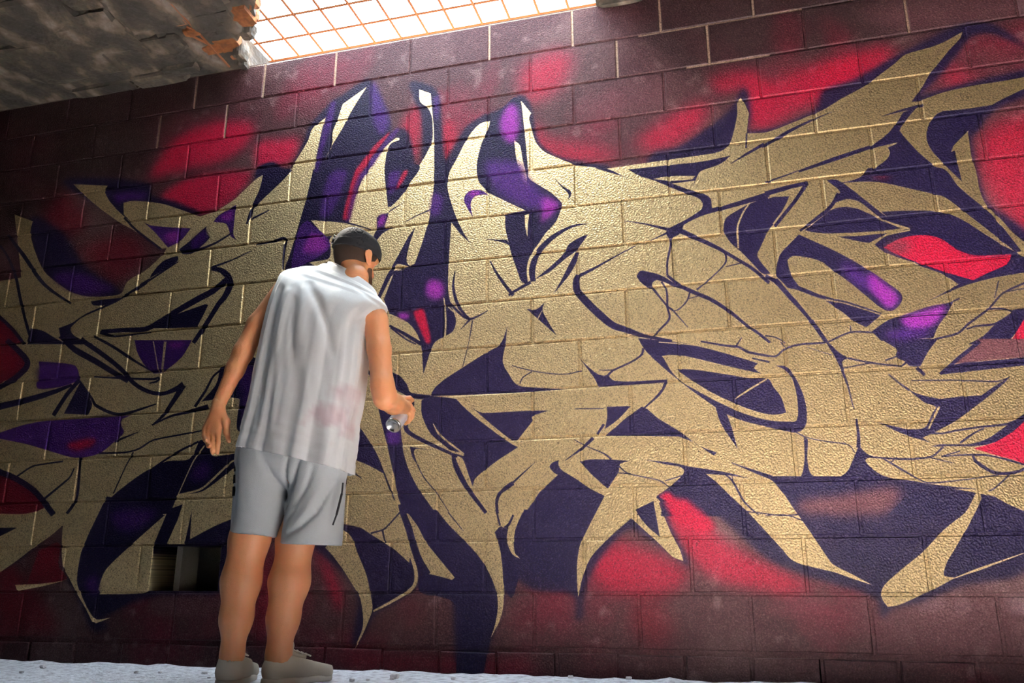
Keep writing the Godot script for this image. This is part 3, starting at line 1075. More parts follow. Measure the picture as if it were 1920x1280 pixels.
func build_shirt(root: Node3D, off: Vector3) -> void:
	# rings from hem to collar: [left edge, right edge, half depth]
	var key := [
		[Vector3(-0.5852, 0.8157, 0.5400), Vector3(-0.1599, 0.7170, 0.4900), 0.135],
		[Vector3(-0.5744, 0.9002, 0.5350), Vector3(-0.1553, 0.7945, 0.4870), 0.132],
		[Vector3(-0.5630, 0.9820, 0.5300), Vector3(-0.1483, 0.8788, 0.4850), 0.130],
		[Vector3(-0.5509, 1.1502, 0.5200), Vector3(-0.1322, 1.0465, 0.4750), 0.126],
		[Vector3(-0.5374, 1.2963, 0.5150), Vector3(-0.1266, 1.1858, 0.4700), 0.122],
		[Vector3(-0.5235, 1.3930, 0.5100), Vector3(-0.1224, 1.2712, 0.4650), 0.116],
		[Vector3(-0.5088, 1.4600, 0.5050), Vector3(-0.0892, 1.3126, 0.4600), 0.104],
		[Vector3(-0.4926, 1.5118, 0.5000), Vector3(-0.0600, 1.3482, 0.4550), 0.082],
		[Vector3(-0.4314, 1.5296, 0.4900), Vector3(-0.0789, 1.3757, 0.4550), 0.068],
		[Vector3(-0.3509, 1.5316, 0.4750), Vector3(-0.1022, 1.3995, 0.4550), 0.060],
		[Vector3(-0.3144, 1.5338, 0.4650), Vector3(-0.1183, 1.4092, 0.4500), 0.055],
	]
	var folds := [
		[0.0200, 0.0160, Vector2(-0.4472, 1.4168), Vector2(-0.4678, 1.2907), Vector2(-0.4732, 1.1042), Vector2(-0.4704, 0.8839)],
		[0.0120, 0.0090, Vector2(-0.3732, 1.3671), Vector2(-0.3675, 1.2406), Vector2(-0.3471, 1.0958), Vector2(-0.3251, 0.9550)],
		[0.0140, 0.0140, Vector2(-0.3287, 1.4269), Vector2(-0.2764, 1.3478), Vector2(-0.2348, 1.2506), Vector2(-0.2063, 1.1466)],
		[0.0120, 0.0160, Vector2(-0.1354, 1.3145), Vector2(-0.1728, 1.2251), Vector2(-0.1908, 1.1053), Vector2(-0.1894, 0.9866)],
		[-0.0100, 0.0120, Vector2(-0.4052, 1.4021), Vector2(-0.4144, 1.2444), Vector2(-0.4078, 1.0393), Vector2(-0.3999, 0.8224)],
		[-0.0080, 0.0100, Vector2(-0.3473, 1.4073), Vector2(-0.3253, 1.2373), Vector2(-0.2851, 0.9921)],
		[0.0070, 0.0070, Vector2(-0.1838, 0.9960), Vector2(-0.1632, 0.9365), Vector2(-0.1368, 0.8775)],
		[0.0060, 0.0070, Vector2(-0.2301, 0.9343), Vector2(-0.1913, 0.9187), Vector2(-0.1509, 0.8725)],
		[0.0060, 0.0080, Vector2(-0.0515, 1.3379), Vector2(-0.1133, 1.3022), Vector2(-0.1539, 1.2645)],
		[-0.0080, 0.0200, Vector2(-0.2480, 1.0692), Vector2(-0.2263, 0.9108), Vector2(-0.2067, 0.7764)],
		[0.0060, 0.0080, Vector2(-0.1518, 1.4099), Vector2(-0.0734, 1.3503), Vector2(-0.0183, 1.3042)],
		[0.0050, 0.0060, Vector2(-0.5063, 0.8036), Vector2(-0.4967, 0.8852), Vector2(-0.4955, 0.9643)]]
	var stain := Vector2(-0.1791, 0.9238)
	var fuzz := FastNoiseLite.new()
	fuzz.frequency = 9.0
	fuzz.seed = 4
	fuzz.fractal_octaves = 4
	var drape := FastNoiseLite.new()
	drape.frequency = 1.0
	drape.seed = 14
	var n := 112
	var m := 84
	var outer := []
	var inner := []
	var colors := PackedColorArray()
	var span := key.size() - 1
	for a in m:
		var t := float(a) / (m - 1) * span
		var i := mini(int(t), span - 1)
		var w := t - i
		var k0: Array = key[maxi(i - 1, 0)]
		var k1: Array = key[i]
		var k2: Array = key[i + 1]
		var k3: Array = key[mini(i + 2, span)]
		var l: Vector3 = k1[0].cubic_interpolate(k2[0], k0[0], k3[0], w)
		var r: Vector3 = k1[1].cubic_interpolate(k2[1], k0[1], k3[1], w)
		var deep: float = cubic_interpolate(k1[2], k2[2], k0[2], k3[2], w)
		var c := (l + r) * 0.5
		var side := (r - l) * 0.5
		var axis: Vector3 = (key[i + 1][0] + key[i + 1][1] - key[i][0] - key[i][1]).normalized()
		var back := side.normalized().cross(axis).normalized()
		if back.z < 0:
			back = -back
		var ro := PackedVector3Array()
		var ri := PackedVector3Array()
		var low := clampf(1.0 - float(a) / (m * 0.72), 0, 1)
		for k in n:
			var th := TAU * k / n
			var cs := cos(th)
			var sn := sin(th)
			var e := 0.8
			var dir := side * (signf(cs) * pow(absf(cs), e)) + back * (deep * signf(sn) * pow(absf(sn), e))
			var p := c + dir
			var outw := (side.normalized() * cs + back * sn).normalized()
			var fold := drape.get_noise_2d(cs * 3.2 + 5, sn * 3.2) * 0.03 * low + sin(th * 9.0 + 2.0 * drape.get_noise_2d(t, 3.0)) * 0.0022 * low
			if a == 5 or a == 6:
				fold -= 0.0025          # the stitched hem
			if sn > -0.2:
				fold -= crease(Vector2(p.x, p.y), folds)
			p += outw * fold
			ro.append(p + off)
			ri.append(p - outw * 0.004 + off)
			var s := Vector2(p.x, p.y).distance_to(stain)
			var amount := clampf((0.115 - s) / 0.09 + fuzz.get_noise_2d(p.x * 1.3, p.y * 1.3) * 1.2 - 0.15, 0, 1) * 0.55 if sn > 0 else 0.0
			colors.append(Color(0.87, 0.865, 0.855).lerp(Color(0.55, 0.30, 0.36), amount))
		outer.append(ro)
		inner.append(ri)
	inner.reverse()
	var rings := outer + inner
	rings.append(outer[0])
	var cols := colors.duplicate()
	for a in m:
		for k in n:
			cols.append(Color(0.8, 0.795, 0.78))
	for k in n:
		cols.append(colors[k])
	var shirt := put("shirt", smooth_mesh([ring_sheet(rings)], cols), M.shirt, root)
	shirt.set_meta("label", "white shirt with cut-off sleeves and a pink paint stain")
	# stand-up neckband
	var band := [[Vector3(-0.3229, 1.5298, 0.4660), Vector3(-0.1090, 1.4018, 0.4500), 0.062], [Vector3(-0.3197, 1.5559, 0.4620), Vector3(-0.1161, 1.4276, 0.4470), 0.061], [Vector3(-0.3103, 1.5549, 0.4620), Vector3(-0.1251, 1.4284, 0.4470), 0.055], [Vector3(-0.3061, 1.5214, 0.4660), Vector3(-0.1223, 1.3987, 0.4500), 0.055]]
	var br := []
	for q in band:
		var ring := PackedVector3Array()
		var c: Vector3 = (q[0] + q[1]) * 0.5
		var side: Vector3 = (q[1] - q[0]) * 0.5
		var bk := side.normalized().cross(Vector3(0.2, 0.95, -0.2)).normalized()
		if bk.z < 0:
			bk = -bk
		for k in 48:
			var th := TAU * k / 48
			ring.append(c + side * cos(th) + bk * (q[2] * sin(th)) + off)
		br.append(ring)
	put("collar", smooth_mesh([ring_sheet(br)]), M.shirt_plain if M.has("shirt_plain") else plain_shirt(), shirt)


func plain_shirt() -> Material:
	M.shirt_plain = cloth(Color(0.87, 0.865, 0.855).linear_to_srgb(), 0.12, 6.0)
	return M.shirt_plain


func build_shorts(root: Node3D, off: Vector3) -> void:
	var folds := [
		[0.0160, 0.0080, Vector2(-0.3492, 0.7695), Vector2(-0.3732, 0.6999), Vector2(-0.3737, 0.6061)],
		[0.0160, 0.0090, Vector2(-0.3082, 0.7603), Vector2(-0.3398, 0.6800), Vector2(-0.3690, 0.6004)],
		[0.0150, 0.0100, Vector2(-0.1988, 0.7224), Vector2(-0.2165, 0.6485), Vector2(-0.2484, 0.5757), Vector2(-0.2982, 0.5255), Vector2(-0.3421, 0.5043)],
		[0.0120, 0.0100, Vector2(-0.2562, 0.7395), Vector2(-0.2816, 0.6596), Vector2(-0.3190, 0.6048)],
		[0.0050, 0.0080, Vector2(-0.3155, 0.5863), Vector2(-0.3470, 0.5630), Vector2(-0.3681, 0.5413)],
		[0.0120, 0.0120, Vector2(-0.4583, 0.8016), Vector2(-0.4270, 0.7182), Vector2(-0.3896, 0.6326)],
		[-0.0080, 0.0140, Vector2(-0.2274, 0.6860), Vector2(-0.2663, 0.5944), Vector2(-0.3042, 0.5493)],
		[0.0080, 0.0090, Vector2(-0.3842, 0.5954), Vector2(-0.4003, 0.5406), Vector2(-0.4138, 0.5043)],
		[0.0100, 0.0120, Vector2(-0.5574, 0.7930), Vector2(-0.5567, 0.6578), Vector2(-0.5493, 0.5445)]]
	var hem := [[Vector3(-0.5105, 0.5022, 0.5250), Vector3(-0.4983, 0.6623, 0.5200), 0.066, 0.105], [Vector3(-0.3095, 0.4702, 0.4750), Vector3(-0.3023, 0.6417, 0.4800), 0.086, 0.130]]      # [centre of hem, upper centre, inner radius] for each leg
	var post := func(p: Vector3, d: float) -> float:
		d += crease(Vector2(p.x, p.y), folds) if d < 0.04 else 0.0
		for h in hem:
			var up: Vector3 = (h[1] - h[0]).normalized()
			var q: Vector3 = p - h[0]
			var along := q.dot(up)
			var away := (q - up * along).length()
			if away < h[3] and along < 0.10:
				d = maxf(d, -along)                                  # the leg ends at its hem
				d = maxf(d, minf(h[2] - away, 0.07 - along))         # and is hollow inside
		return d
	add_cloth("shorts", [blob([
		[Vector3(-0.4950, 0.8006, 0.5100), Vector3(-0.2894, 0.7527, 0.4870), 0.1120, 0.1080, 0.0300],
		[Vector3(-0.4946, 0.7564, 0.5150), Vector3(-0.5091, 0.4872, 0.5250), 0.1060, 0.0840, 0.0200],
		[Vector3(-0.2901, 0.7333, 0.4870), Vector3(-0.3058, 0.4497, 0.4750), 0.1040, 0.1090, 0.0200],
	], 0.0075, post)], M.shorts, root, off).set_meta("label", "grey jersey shorts spotted with dark paint")
	var shorts := root.get_node("shorts")
	for q in [[Vector3(-0.5722, 0.7982, 0.5750), Vector3(-0.5716, 0.7708, 0.5750)], [Vector3(-0.5726, 0.7591, 0.5750), Vector3(-0.5715, 0.7280, 0.5750)], [Vector3(-0.5714, 0.7164, 0.5750), Vector3(-0.5704, 0.6855, 0.5750)], [Vector3(-0.5703, 0.6740, 0.5750), Vector3(-0.5689, 0.6396, 0.5750)]]:
		put("side_stripe", rod(q[0] + off, q[1] + off, 0.011), M.black_cloth, shorts)
	for q in [[Vector3(-0.1649, 0.6797, 0.5350), Vector3(-0.1632, 0.6415, 0.5420), 0.0030], [Vector3(-0.1632, 0.6415, 0.5420), Vector3(-0.1682, 0.6040, 0.5480), 0.0040], [Vector3(-0.1682, 0.6040, 0.5480), Vector3(-0.1726, 0.5668, 0.5550), 0.0040], [Vector3(-0.1726, 0.5668, 0.5550), Vector3(-0.1811, 0.5319, 0.5620), 0.0030]]:
		put("pocket_edge", rod(q[0] + off, q[1] + off, q[2]), M.black_cloth, shorts)


func build_shoe(root: Node3D, off: Vector3, s: Dictionary) -> void:
	# built along its own length, then turned: heel at the origin, toe along x
	var X: Vector3 = s.dir
	var Z: Vector3 = X.cross(Vector3.UP)
	var P := func(x: float, y: float, z: float) -> Vector3: return s.heel + X * x + Vector3.UP * y + Z * z
	var upper := [
		[P.call(0.045, 0.05, 0), P.call(0.05, 0.092, 0), 0.040, 0.036, 0.02],
		[P.call(0.045, 0.045, 0), P.call(0.13, 0.05, 0), 0.040, 0.044, 0.03],
		[P.call(0.07, 0.082, 0), P.call(0.15, 0.062, 0), 0.034, 0.034, 0.03],
		[P.call(0.13, 0.045, 0), P.call(0.225, 0.036, 0.004), 0.044, 0.036, 0.03],
		[P.call(0.225, 0.032, -0.012), P.call(0.228, 0.032, 0.018), 0.030, 0.030, 0.03],
	]
	var trim := func(p: Vector3, d: float) -> float:
		var q: Vector3 = p - s.heel
		d = maxf(d, 0.016 - q.y)
		d = maxf(d, q.y - 0.104 + maxf(0.0, q.dot(X) - 0.05) * 0.25)
		var mouth := Vector2((q.dot(X) - 0.052) * 0.8, q.dot(Z)).length() - 0.031
		return maxf(d, minf(-mouth, q.y - 0.07) if mouth < 0.0 else -1.0)
	var shoe := add_cloth("shoe", [blob(upper, 0.0055, trim)], M.shoe, root, off)
	var tread := [[P.call(0.042, 0.012, 0), P.call(0.12, 0.012, 0), 0.044, 0.046, 0.02, Vector3.UP, 1.0], [P.call(0.12, 0.012, 0.002), P.call(0.225, 0.014, 0.004), 0.046, 0.044, 0.02]]
	var flat := func(p: Vector3, d: float) -> float:
		return maxf(d, absf(p.y - s.heel.y - 0.0115) - 0.0115)
	add_cloth("sole", [blob(tread, 0.0055, flat)], M.sole, shoe, off)
	add_cloth("tongue", [blob([[P.call(0.085, 0.10, 0), P.call(0.10, 0.125, 0), 0.022, 0.02, 0.01, X, 2.5], [P.call(0.10, 0.095, 0), P.call(0.15, 0.085, 0), 0.018, 0.014, 0.01]], 0.005)], M.shoe, shoe, off)
	for k in 4:
		var a: Vector3 = P.call(0.105 + 0.018 * k, 0.104 - 0.005 * k, -0.026)
		var b: Vector3 = P.call(0.112 + 0.018 * k, 0.104 - 0.005 * k, 0.026)
		var mid: Vector3 = P.call(0.108 + 0.018 * k, 0.113 - 0.006 * k, 0)
		add_cloth("lace", [blob([[a, mid, 0.003, 0.003, 0.003], [mid, b, 0.003, 0.003, 0.003]], 0.002)], M.sole, shoe, off)
	add_cloth("sock", [blob([[P.call(0.05, 0.07, 0), s.ankle, 0.034, s.sock, 0.01]], 0.006)], M.sock, root, off)


# ------------------------------------------------------------------ spray can
func build_spray_can() -> void:
	var root := Node3D.new()
	root.name = "spray_can"
	var a: Vector3 = Vector3(-0.0580, 0.9103, 0.3600)     # foot of the can
	var b: Vector3 = Vector3(-0.0501, 1.0440, 0.1900)     # towards the nozzle
	root.position = a
	var y := (b - a).normalized()
	var x := y.cross(Vector3.BACK).normalized()
	root.basis = Basis(x, y, x.cross(y))
	add_child(root)
	tag(root, "white spray paint can with bare metal foot held in the right hand", "spray can")
	put("can_body", lathe([[0.0292, 0.008], [0.0295, 0.01], [0.0295, 0.142], [0.029, 0.145]]), M.can_white, root)
	put("base", lathe([[0.0, 0.010], [0.010, 0.0095], [0.018, 0.007], [0.0235, 0.0025], [0.0262, 0.0], [0.029, -0.0005], [0.0305, 0.002], [0.0305, 0.005], [0.0292, 0.0085]]), M.metal, root)
	put("shoulder", lathe([[0.029, 0.145], [0.0305, 0.147], [0.0305, 0.150], [0.028, 0.154], [0.020, 0.163], [0.0165, 0.166], [0.0165, 0.169], [0.012, 0.171], [0.0, 0.171]]), M.metal, root)
	var nz := put("nozzle", lathe([[0.0, 0.170], [0.0075, 0.170], [0.0075, 0.184], [0.006, 0.187], [0.0, 0.188]]), M.nozzle, root)
	put("jet", rod(Vector3(0.005, 0.18, 0), Vector3(0.0085, 0.18, 0), 0.0018), M.metal, nz)


func build_crumbs() -> void:
	var spots := [[Vector3(-0.8504, 0.0000, 0.2458), 0.018], [Vector3(-0.6704, 0.0000, 0.2366), 0.016], [Vector3(-0.7434, 0.0000, 0.3708), 0.012], [Vector3(-0.0841, 0.0000, 0.1913), 0.030], [Vector3(-0.0797, 0.0000, 0.2265), 0.015], [Vector3(-0.2940, 0.0000, 0.3205), 0.014], [Vector3(0.1358, 0.0000, 0.1678), 0.016], [Vector3(0.2083, 0.0000, 0.0744), 0.012], [Vector3(0.5411, 0.0000, 0.0210), 0.018], [Vector3(-1.6480, 0.0000, 0.2029), 0.020], [Vector3(-1.5623, 0.0000, 0.3988), 0.014], [Vector3(-1.1310, 0.0000, 0.2814), 0.014], [Vector3(-1.0407, 0.0000, 0.2568), 0.012], [Vector3(0.7541, 0.0000, 0.0150), 0.020], [Vector3(-0.1495, 0.0000, 0.2811), 0.012], [Vector3(-0.1976, 0.0000, 0.3118), 0.016]]
	for k in spots.size():
		var q: Array = spots[k]
		var o := put("plaster_crumb", chunk(Vector3.ZERO, Vector3(q[1], q[1] * 0.6, q[1] * 0.8), 300 + k), M.crumb)
		o.position = q[0] + Vector3(0, q[1] * 0.3, 0)
		tag(o, "small crumb of pale plaster lying on the floor at the foot of the wall", "rubble", "plaster crumbs at the wall foot")


# joints of bare mortar: x from, x to, y from, y to
const BARE := [
	[-1.405, -1.395, 2.704, 2.896],
	[-1.005, -0.995, 2.704, 2.896],
	[-0.605, -0.595, 2.704, 2.896],
	[0.195, 0.205, 2.704, 2.896],
	[0.595, 0.605, 2.704, 2.896],
	[0.995, 1.005, 2.704, 2.896],
	[1.395, 1.405, 2.704, 2.896],
	[1.795, 1.805, 2.704, 2.896],
	[-1.605, -1.595, 2.504, 2.696],
	[-1.205, -1.195, 2.504, 2.696],
	[0.795, 0.805, 2.504, 2.696],
	[1.195, 1.205, 2.504, 2.696],
	[1.995, 2.005, 2.504, 2.696],
	[1.100, 1.450, 2.496, 2.504],
	[0.900, 1.600, 2.696, 2.704],
]

# the painting: colour, softness in millimetres (0 is a hard edge), outline as x, y in millimetres along the wall
const MURAL := [
	["e", 34, [-1011, 2434, -1003, 2441, -977, 2449, -824, 2444, -782, 2435, -770, 2418, -771, 2391, -780, 2359, -808, 2314, -835, 2303, -969, 2286, -992, 2296, -1012, 2342, -1018, 2404]],
	["e", 29, [-1408, 2293, -1369, 2303, -1308, 2309, -1117, 2308, -1040, 2297, -1027, 2289, -1022, 2277, -1025, 2261, -1045, 2223, -1114, 2144, -1151, 2124, -1244, 2093, -1277, 2089, -1306, 2096, -1343, 2111, -1437, 2159, -1519, 2194, -1537, 2208, -1534, 2225, -1508, 2246, -1470, 2268]],
	["e", 43, [-1486, 2534, -1438, 2562, -1385, 2581, -1328, 2594, -1244, 2601, -1150, 2593, -1071, 2574, -1045, 2557, -1035, 2533, -1035, 2492, -1054, 2456, -1100, 2418, -1163, 2384, -1241, 2364, -1431, 2350, -1575, 2333, -1612, 2337, -1620, 2346, -1611, 2382, -1557, 2464]],
	["r", 48, [107, 2398, 108, 2405, 134, 2412, 203, 2410, 268, 2399, 334, 2376, 395, 2347, 425, 2325, 471, 2260, 496, 2237, 568, 2207, 804, 2130, 825, 2120, 825, 2116, 765, 2108, 663, 2106, 603, 2111, 539, 2130, 481, 2159, 305, 2263, 161, 2355]],
	["r", 58, [350, 2596, 363, 2624, 384, 2648, 410, 2667, 439, 2679, 499, 2687, 544, 2684, 579, 2674, 590, 2666, 595, 2654, 596, 2622, 586, 2583, 571, 2546, 553, 2518, 530, 2494, 488, 2464, 426, 2440, 392, 2440, 375, 2452, 368, 2464, 356, 2498, 348, 2540]],
	["r", 34, [-214, 2477, -197, 2496, -161, 2513, -141, 2513, -134, 2507, -131, 2487, -129, 2383, -139, 2255, -152, 2238, -169, 2230, -178, 2233, -197, 2266, -216, 2317, -223, 2351, -227, 2420, -223, 2452]],
	["r", 29, [-29, 2392, -11, 2410, 16, 2416, 28, 2411, 35, 2388, 39, 2334, 36, 2284, 18, 2230, 0, 2207, -4, 2208, -8, 2219, -18, 2264, -29, 2351]],
	["r", 34, [1195, 2447, 1260, 2457, 1351, 2452, 1394, 2438, 1415, 2414, 1422, 2398, 1429, 2362, 1427, 2304, 1421, 2283, 1400, 2234, 1345, 2140, 1363, 2196, 1367, 2225, 1358, 2304, 1342, 2360, 1334, 2371, 1324, 2375, 1312, 2375, 1256, 2350, 1233, 2349, 1215, 2367, 1200, 2397, 1191, 2427]],
	["r", 43, [1352, 2316, 1381, 2342, 1448, 2369, 1564, 2404, 1693, 2436, 1785, 2472, 1794, 2472, 1801, 2467, 1804, 2457, 1800, 2401, 1786, 2358, 1764, 2322, 1750, 2309, 1711, 2287, 1591, 2239, 1472, 2178, 1413, 2153, 1390, 2148, 1371, 2149, 1359, 2158, 1350, 2175, 1343, 2197, 1338, 2249, 1344, 2298]],
	["r", 34, [1672, 2649, 1681, 2648, 1712, 2627, 1780, 2559, 1789, 2541, 1786, 2528, 1779, 2515, 1763, 2500, 1730, 2483, 1712, 2480, 1698, 2487, 1686, 2521, 1674, 2573, 1668, 2622, 1668, 2640]],
	["r", 38, [1842, 2472, 1874, 2474, 1905, 2468, 1929, 2456, 1941, 2441, 1936, 2422, 1920, 2399, 1897, 2374, 1870, 2353, 1804, 2324, 1700, 2292, 1615, 2276, 1576, 2273, 1554, 2277, 1553, 2283, 1570, 2299, 1640, 2350, 1774, 2436]],
	["r", 34, [1504, 2710, 1515, 2713, 1528, 2710, 1560, 2691, 1589, 2663, 1606, 2635, 1609, 2604, 1597, 2548, 1582, 2519, 1563, 2504, 1533, 2500, 1500, 2505, 1474, 2519, 1467, 2530, 1464, 2569, 1472, 2625, 1487, 2679]],
	["r", 53, [2100, 2288, 2109, 2297, 2125, 2303, 2143, 2305, 2160, 2302, 2193, 2275, 2206, 2258, 2209, 2245, 2198, 2234, 2175, 2226, 2149, 2221, 2130, 2222, 2117, 2233, 2106, 2253, 2100, 2273]],
	["r", 53, [2195, 2011, 2209, 2024, 2247, 2046, 2291, 2059, 2352, 2067, 2384, 2066, 2414, 2058, 2438, 2043, 2453, 2017, 2445, 1904, 2409, 1670, 2382, 1542, 2370, 1503, 2361, 1497, 2350, 1497, 2325, 1509, 2298, 1531, 2264, 1569, 2227, 1638, 2193, 1727, 2177, 1794, 2172, 1900, 2175, 1950, 2179, 1973, 2186, 1994]],
	["r", 48, [862, 2162, 884, 2188, 927, 2221, 1027, 2279, 1122, 2315, 1164, 2323, 1187, 2318, 1189, 2308, 1178, 2274, 1140, 2209, 1111, 2176, 1063, 2144, 1008, 2125, 957, 2120, 919, 2126, 884, 2138, 863, 2153]],
	["d", 48, [-2050, 1980, -1946, 2005, -1845, 2023, -1753, 2032, -1718, 2031, -1673, 2015, -1631, 1987, -1586, 1942, -1577, 1929, -1571, 1907, -1576, 1886, -1589, 1866, -1642, 1812, -1689, 1781, -1719, 1773, -1733, 1775, -1760, 1787, -1978, 1943, -2045, 1973]],
	["d", 53, [-2448, 2458, -2439, 2467, -2383, 2456, -2258, 2400, -2156, 2341, -2068, 2272, -2000, 2201, -1977, 2164, -1969, 2108, -1977, 2078, -1986, 2068, -2016, 2063, -2094, 2081, -2156, 2109, -2215, 2148, -2283, 2218, -2360, 2313, -2424, 2403, -2443, 2437]],
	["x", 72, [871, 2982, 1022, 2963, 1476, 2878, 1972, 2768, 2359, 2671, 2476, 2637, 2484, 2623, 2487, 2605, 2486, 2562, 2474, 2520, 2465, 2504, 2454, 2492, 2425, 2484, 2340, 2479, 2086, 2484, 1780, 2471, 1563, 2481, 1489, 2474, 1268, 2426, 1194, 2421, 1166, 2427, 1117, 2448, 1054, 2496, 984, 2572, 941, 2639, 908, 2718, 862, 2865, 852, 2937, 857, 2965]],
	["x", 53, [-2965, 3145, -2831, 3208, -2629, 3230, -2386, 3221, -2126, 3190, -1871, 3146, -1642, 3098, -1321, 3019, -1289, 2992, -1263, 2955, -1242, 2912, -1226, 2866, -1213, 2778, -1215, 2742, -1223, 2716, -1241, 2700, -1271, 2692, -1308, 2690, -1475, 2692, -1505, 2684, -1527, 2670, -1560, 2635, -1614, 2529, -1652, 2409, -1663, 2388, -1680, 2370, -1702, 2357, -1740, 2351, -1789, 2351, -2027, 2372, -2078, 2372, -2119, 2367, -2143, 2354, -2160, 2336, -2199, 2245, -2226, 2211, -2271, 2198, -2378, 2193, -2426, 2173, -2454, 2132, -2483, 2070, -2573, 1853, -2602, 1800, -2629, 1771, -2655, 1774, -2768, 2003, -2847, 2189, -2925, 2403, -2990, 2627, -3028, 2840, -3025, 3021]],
	["w", 19, [1744, 273, 1784, 284, 1829, 287, 1840, 277, 1843, 268, 1843, 259, 1836, 253, 1817, 247, 1782, 242, 1765, 242, 1755, 247, 1747, 256, 1742, 265]],
	["w", 19, [1852, 270, 1880, 277, 1910, 277, 1918, 267, 1919, 249, 1913, 244, 1900, 240, 1876, 238, 1864, 239, 1857, 245, 1852, 254, 1849, 263]],
	["w", 19, [2024, 283, 2061, 291, 2083, 291, 2097, 288, 2100, 285, 2102, 272, 2097, 250, 2090, 241, 2079, 238, 2063, 240, 2041, 246, 2032, 252, 2025, 261, 2022, 276]],
	["k", 38, [610, 2440, 619, 2448, 649, 2456, 755, 2457, 908, 2470, 961, 2466, 979, 2459, 990, 2446, 997, 2429, 1003, 2408, 1004, 2363, 993, 2324, 983, 2312, 955, 2304, 914, 2298, 811, 2293, 662, 2301, 631, 2307, 611, 2334, 604, 2352, 599, 2393, 603, 2428]],
	["k", 53, [1820, 2645, 1865, 2648, 2026, 2643, 2220, 2626, 2382, 2606, 2432, 2596, 2444, 2575, 2448, 2529, 2442, 2504, 2436, 2495, 2401, 2491, 2226, 2487, 2036, 2500, 1989, 2508, 1959, 2520, 1896, 2557, 1844, 2599, 1826, 2619, 1818, 2635]],
	["r", 38, [649, 441, 671, 458, 701, 472, 736, 480, 773, 480, 859, 451, 951, 407, 986, 381, 988, 372, 986, 362, 972, 340, 949, 320, 924, 306, 908, 301, 870, 294, 826, 292, 784, 294, 730, 302, 696, 313, 667, 327, 646, 343, 640, 354, 633, 379, 634, 407, 642, 432]],
	["r", 34, [902, 656, 919, 665, 946, 664, 975, 657, 1001, 644, 1019, 623, 1061, 548, 1086, 521, 1132, 483, 1217, 427, 1328, 378, 1389, 346, 1406, 334, 1410, 325, 1407, 321, 1390, 314, 1348, 308, 1318, 307, 1270, 310, 1179, 323, 1122, 336, 1098, 343, 1063, 363, 1034, 387, 979, 451, 938, 510, 920, 551, 904, 603, 898, 635]],
	["r", 29, [-533, 473, -505, 445, -462, 394, -441, 365, -422, 331, -411, 300, -406, 271, -409, 232, -417, 219, -433, 240, -479, 332, -527, 443, -535, 465]],
	["r", 34, [1409, 605, 1467, 537, 1482, 527, 1511, 515, 1518, 508, 1516, 492, 1504, 476, 1496, 471, 1489, 473, 1463, 500, 1431, 558]],
	["d", 34, [-398, 64, -284, 69, -117, 72, 184, 68, 324, 53, 375, 43, 395, 35, 374, 28, 323, 21, 185, 11, -87, 8, -301, 11, -348, 13, -359, 18, -379, 31, -394, 47, -400, 60]],
	["d", 48, [785, 286, 806, 292, 848, 286, 873, 275, 891, 258, 910, 214, 917, 168, 911, 147, 904, 137, 883, 121, 858, 111, 847, 109, 826, 113, 804, 130, 773, 167, 762, 192, 760, 231, 772, 270]],
	["d", 48, [-2162, 416, -2149, 422, -2129, 419, -2104, 410, -2046, 378, -1961, 321, -1878, 251, -1824, 198, -1788, 154, -1781, 139, -1785, 130, -1795, 123, -1831, 116, -2018, 110, -2066, 115, -2086, 123, -2103, 134, -2132, 194, -2156, 281, -2168, 365, -2168, 397]],
	["k", 72, [1583, 290, 1628, 299, 1691, 306, 1766, 310, 1926, 310, 1998, 307, 2057, 300, 2098, 292, 2108, 278, 2114, 259, 2115, 236, 2113, 212, 2108, 187, 2099, 165, 2087, 146, 2073, 132, 2034, 123, 1979, 116, 1840, 108, 1699, 110, 1641, 116, 1599, 124, 1584, 137, 1573, 156, 1564, 180, 1560, 206, 1559, 231, 1563, 255, 1571, 275]],
	["d", 43, [-950, 454, -932, 463, -876, 472, -807, 471, -774, 467, -719, 452, -697, 440, -657, 406, -625, 364, -614, 342, -607, 301, -611, 281, -637, 233, -677, 187, -699, 169, -721, 157, -742, 153, -764, 157, -817, 185, -844, 207, -896, 256, -934, 300, -946, 320, -964, 364, -971, 408, -968, 426, -962, 442]],
	["n", 14, [-2165, 2395, -2151, 2399, -2091, 2398, -1922, 2376, -1771, 2348, -1636, 2312, -1614, 2303, -1608, 2296, -1601, 2250, -1592, 2234, -1563, 2220, -1440, 2179, -1316, 2116, -1288, 2096, -1288, 2091, -1321, 2093, -1461, 2119, -1526, 2126, -1578, 2119, -1670, 2092, -1711, 2089, -1728, 2093, -1759, 2107, -1835, 2163, -2110, 2339, -2155, 2373, -2165, 2386]],
	["n", 19, [-2329, 2208, -2298, 2202, -2252, 2181, -2142, 2114, -2095, 2070, -2039, 2008, -1952, 1896, -1888, 1848, -1740, 1761, -1706, 1725, -1697, 1708, -1698, 1698, -1820, 1704, -1940, 1725, -1974, 1735, -2035, 1761, -2118, 1813, -2168, 1855, -2212, 1902, -2267, 1990, -2318, 2100, -2336, 2152, -2341, 2195]],
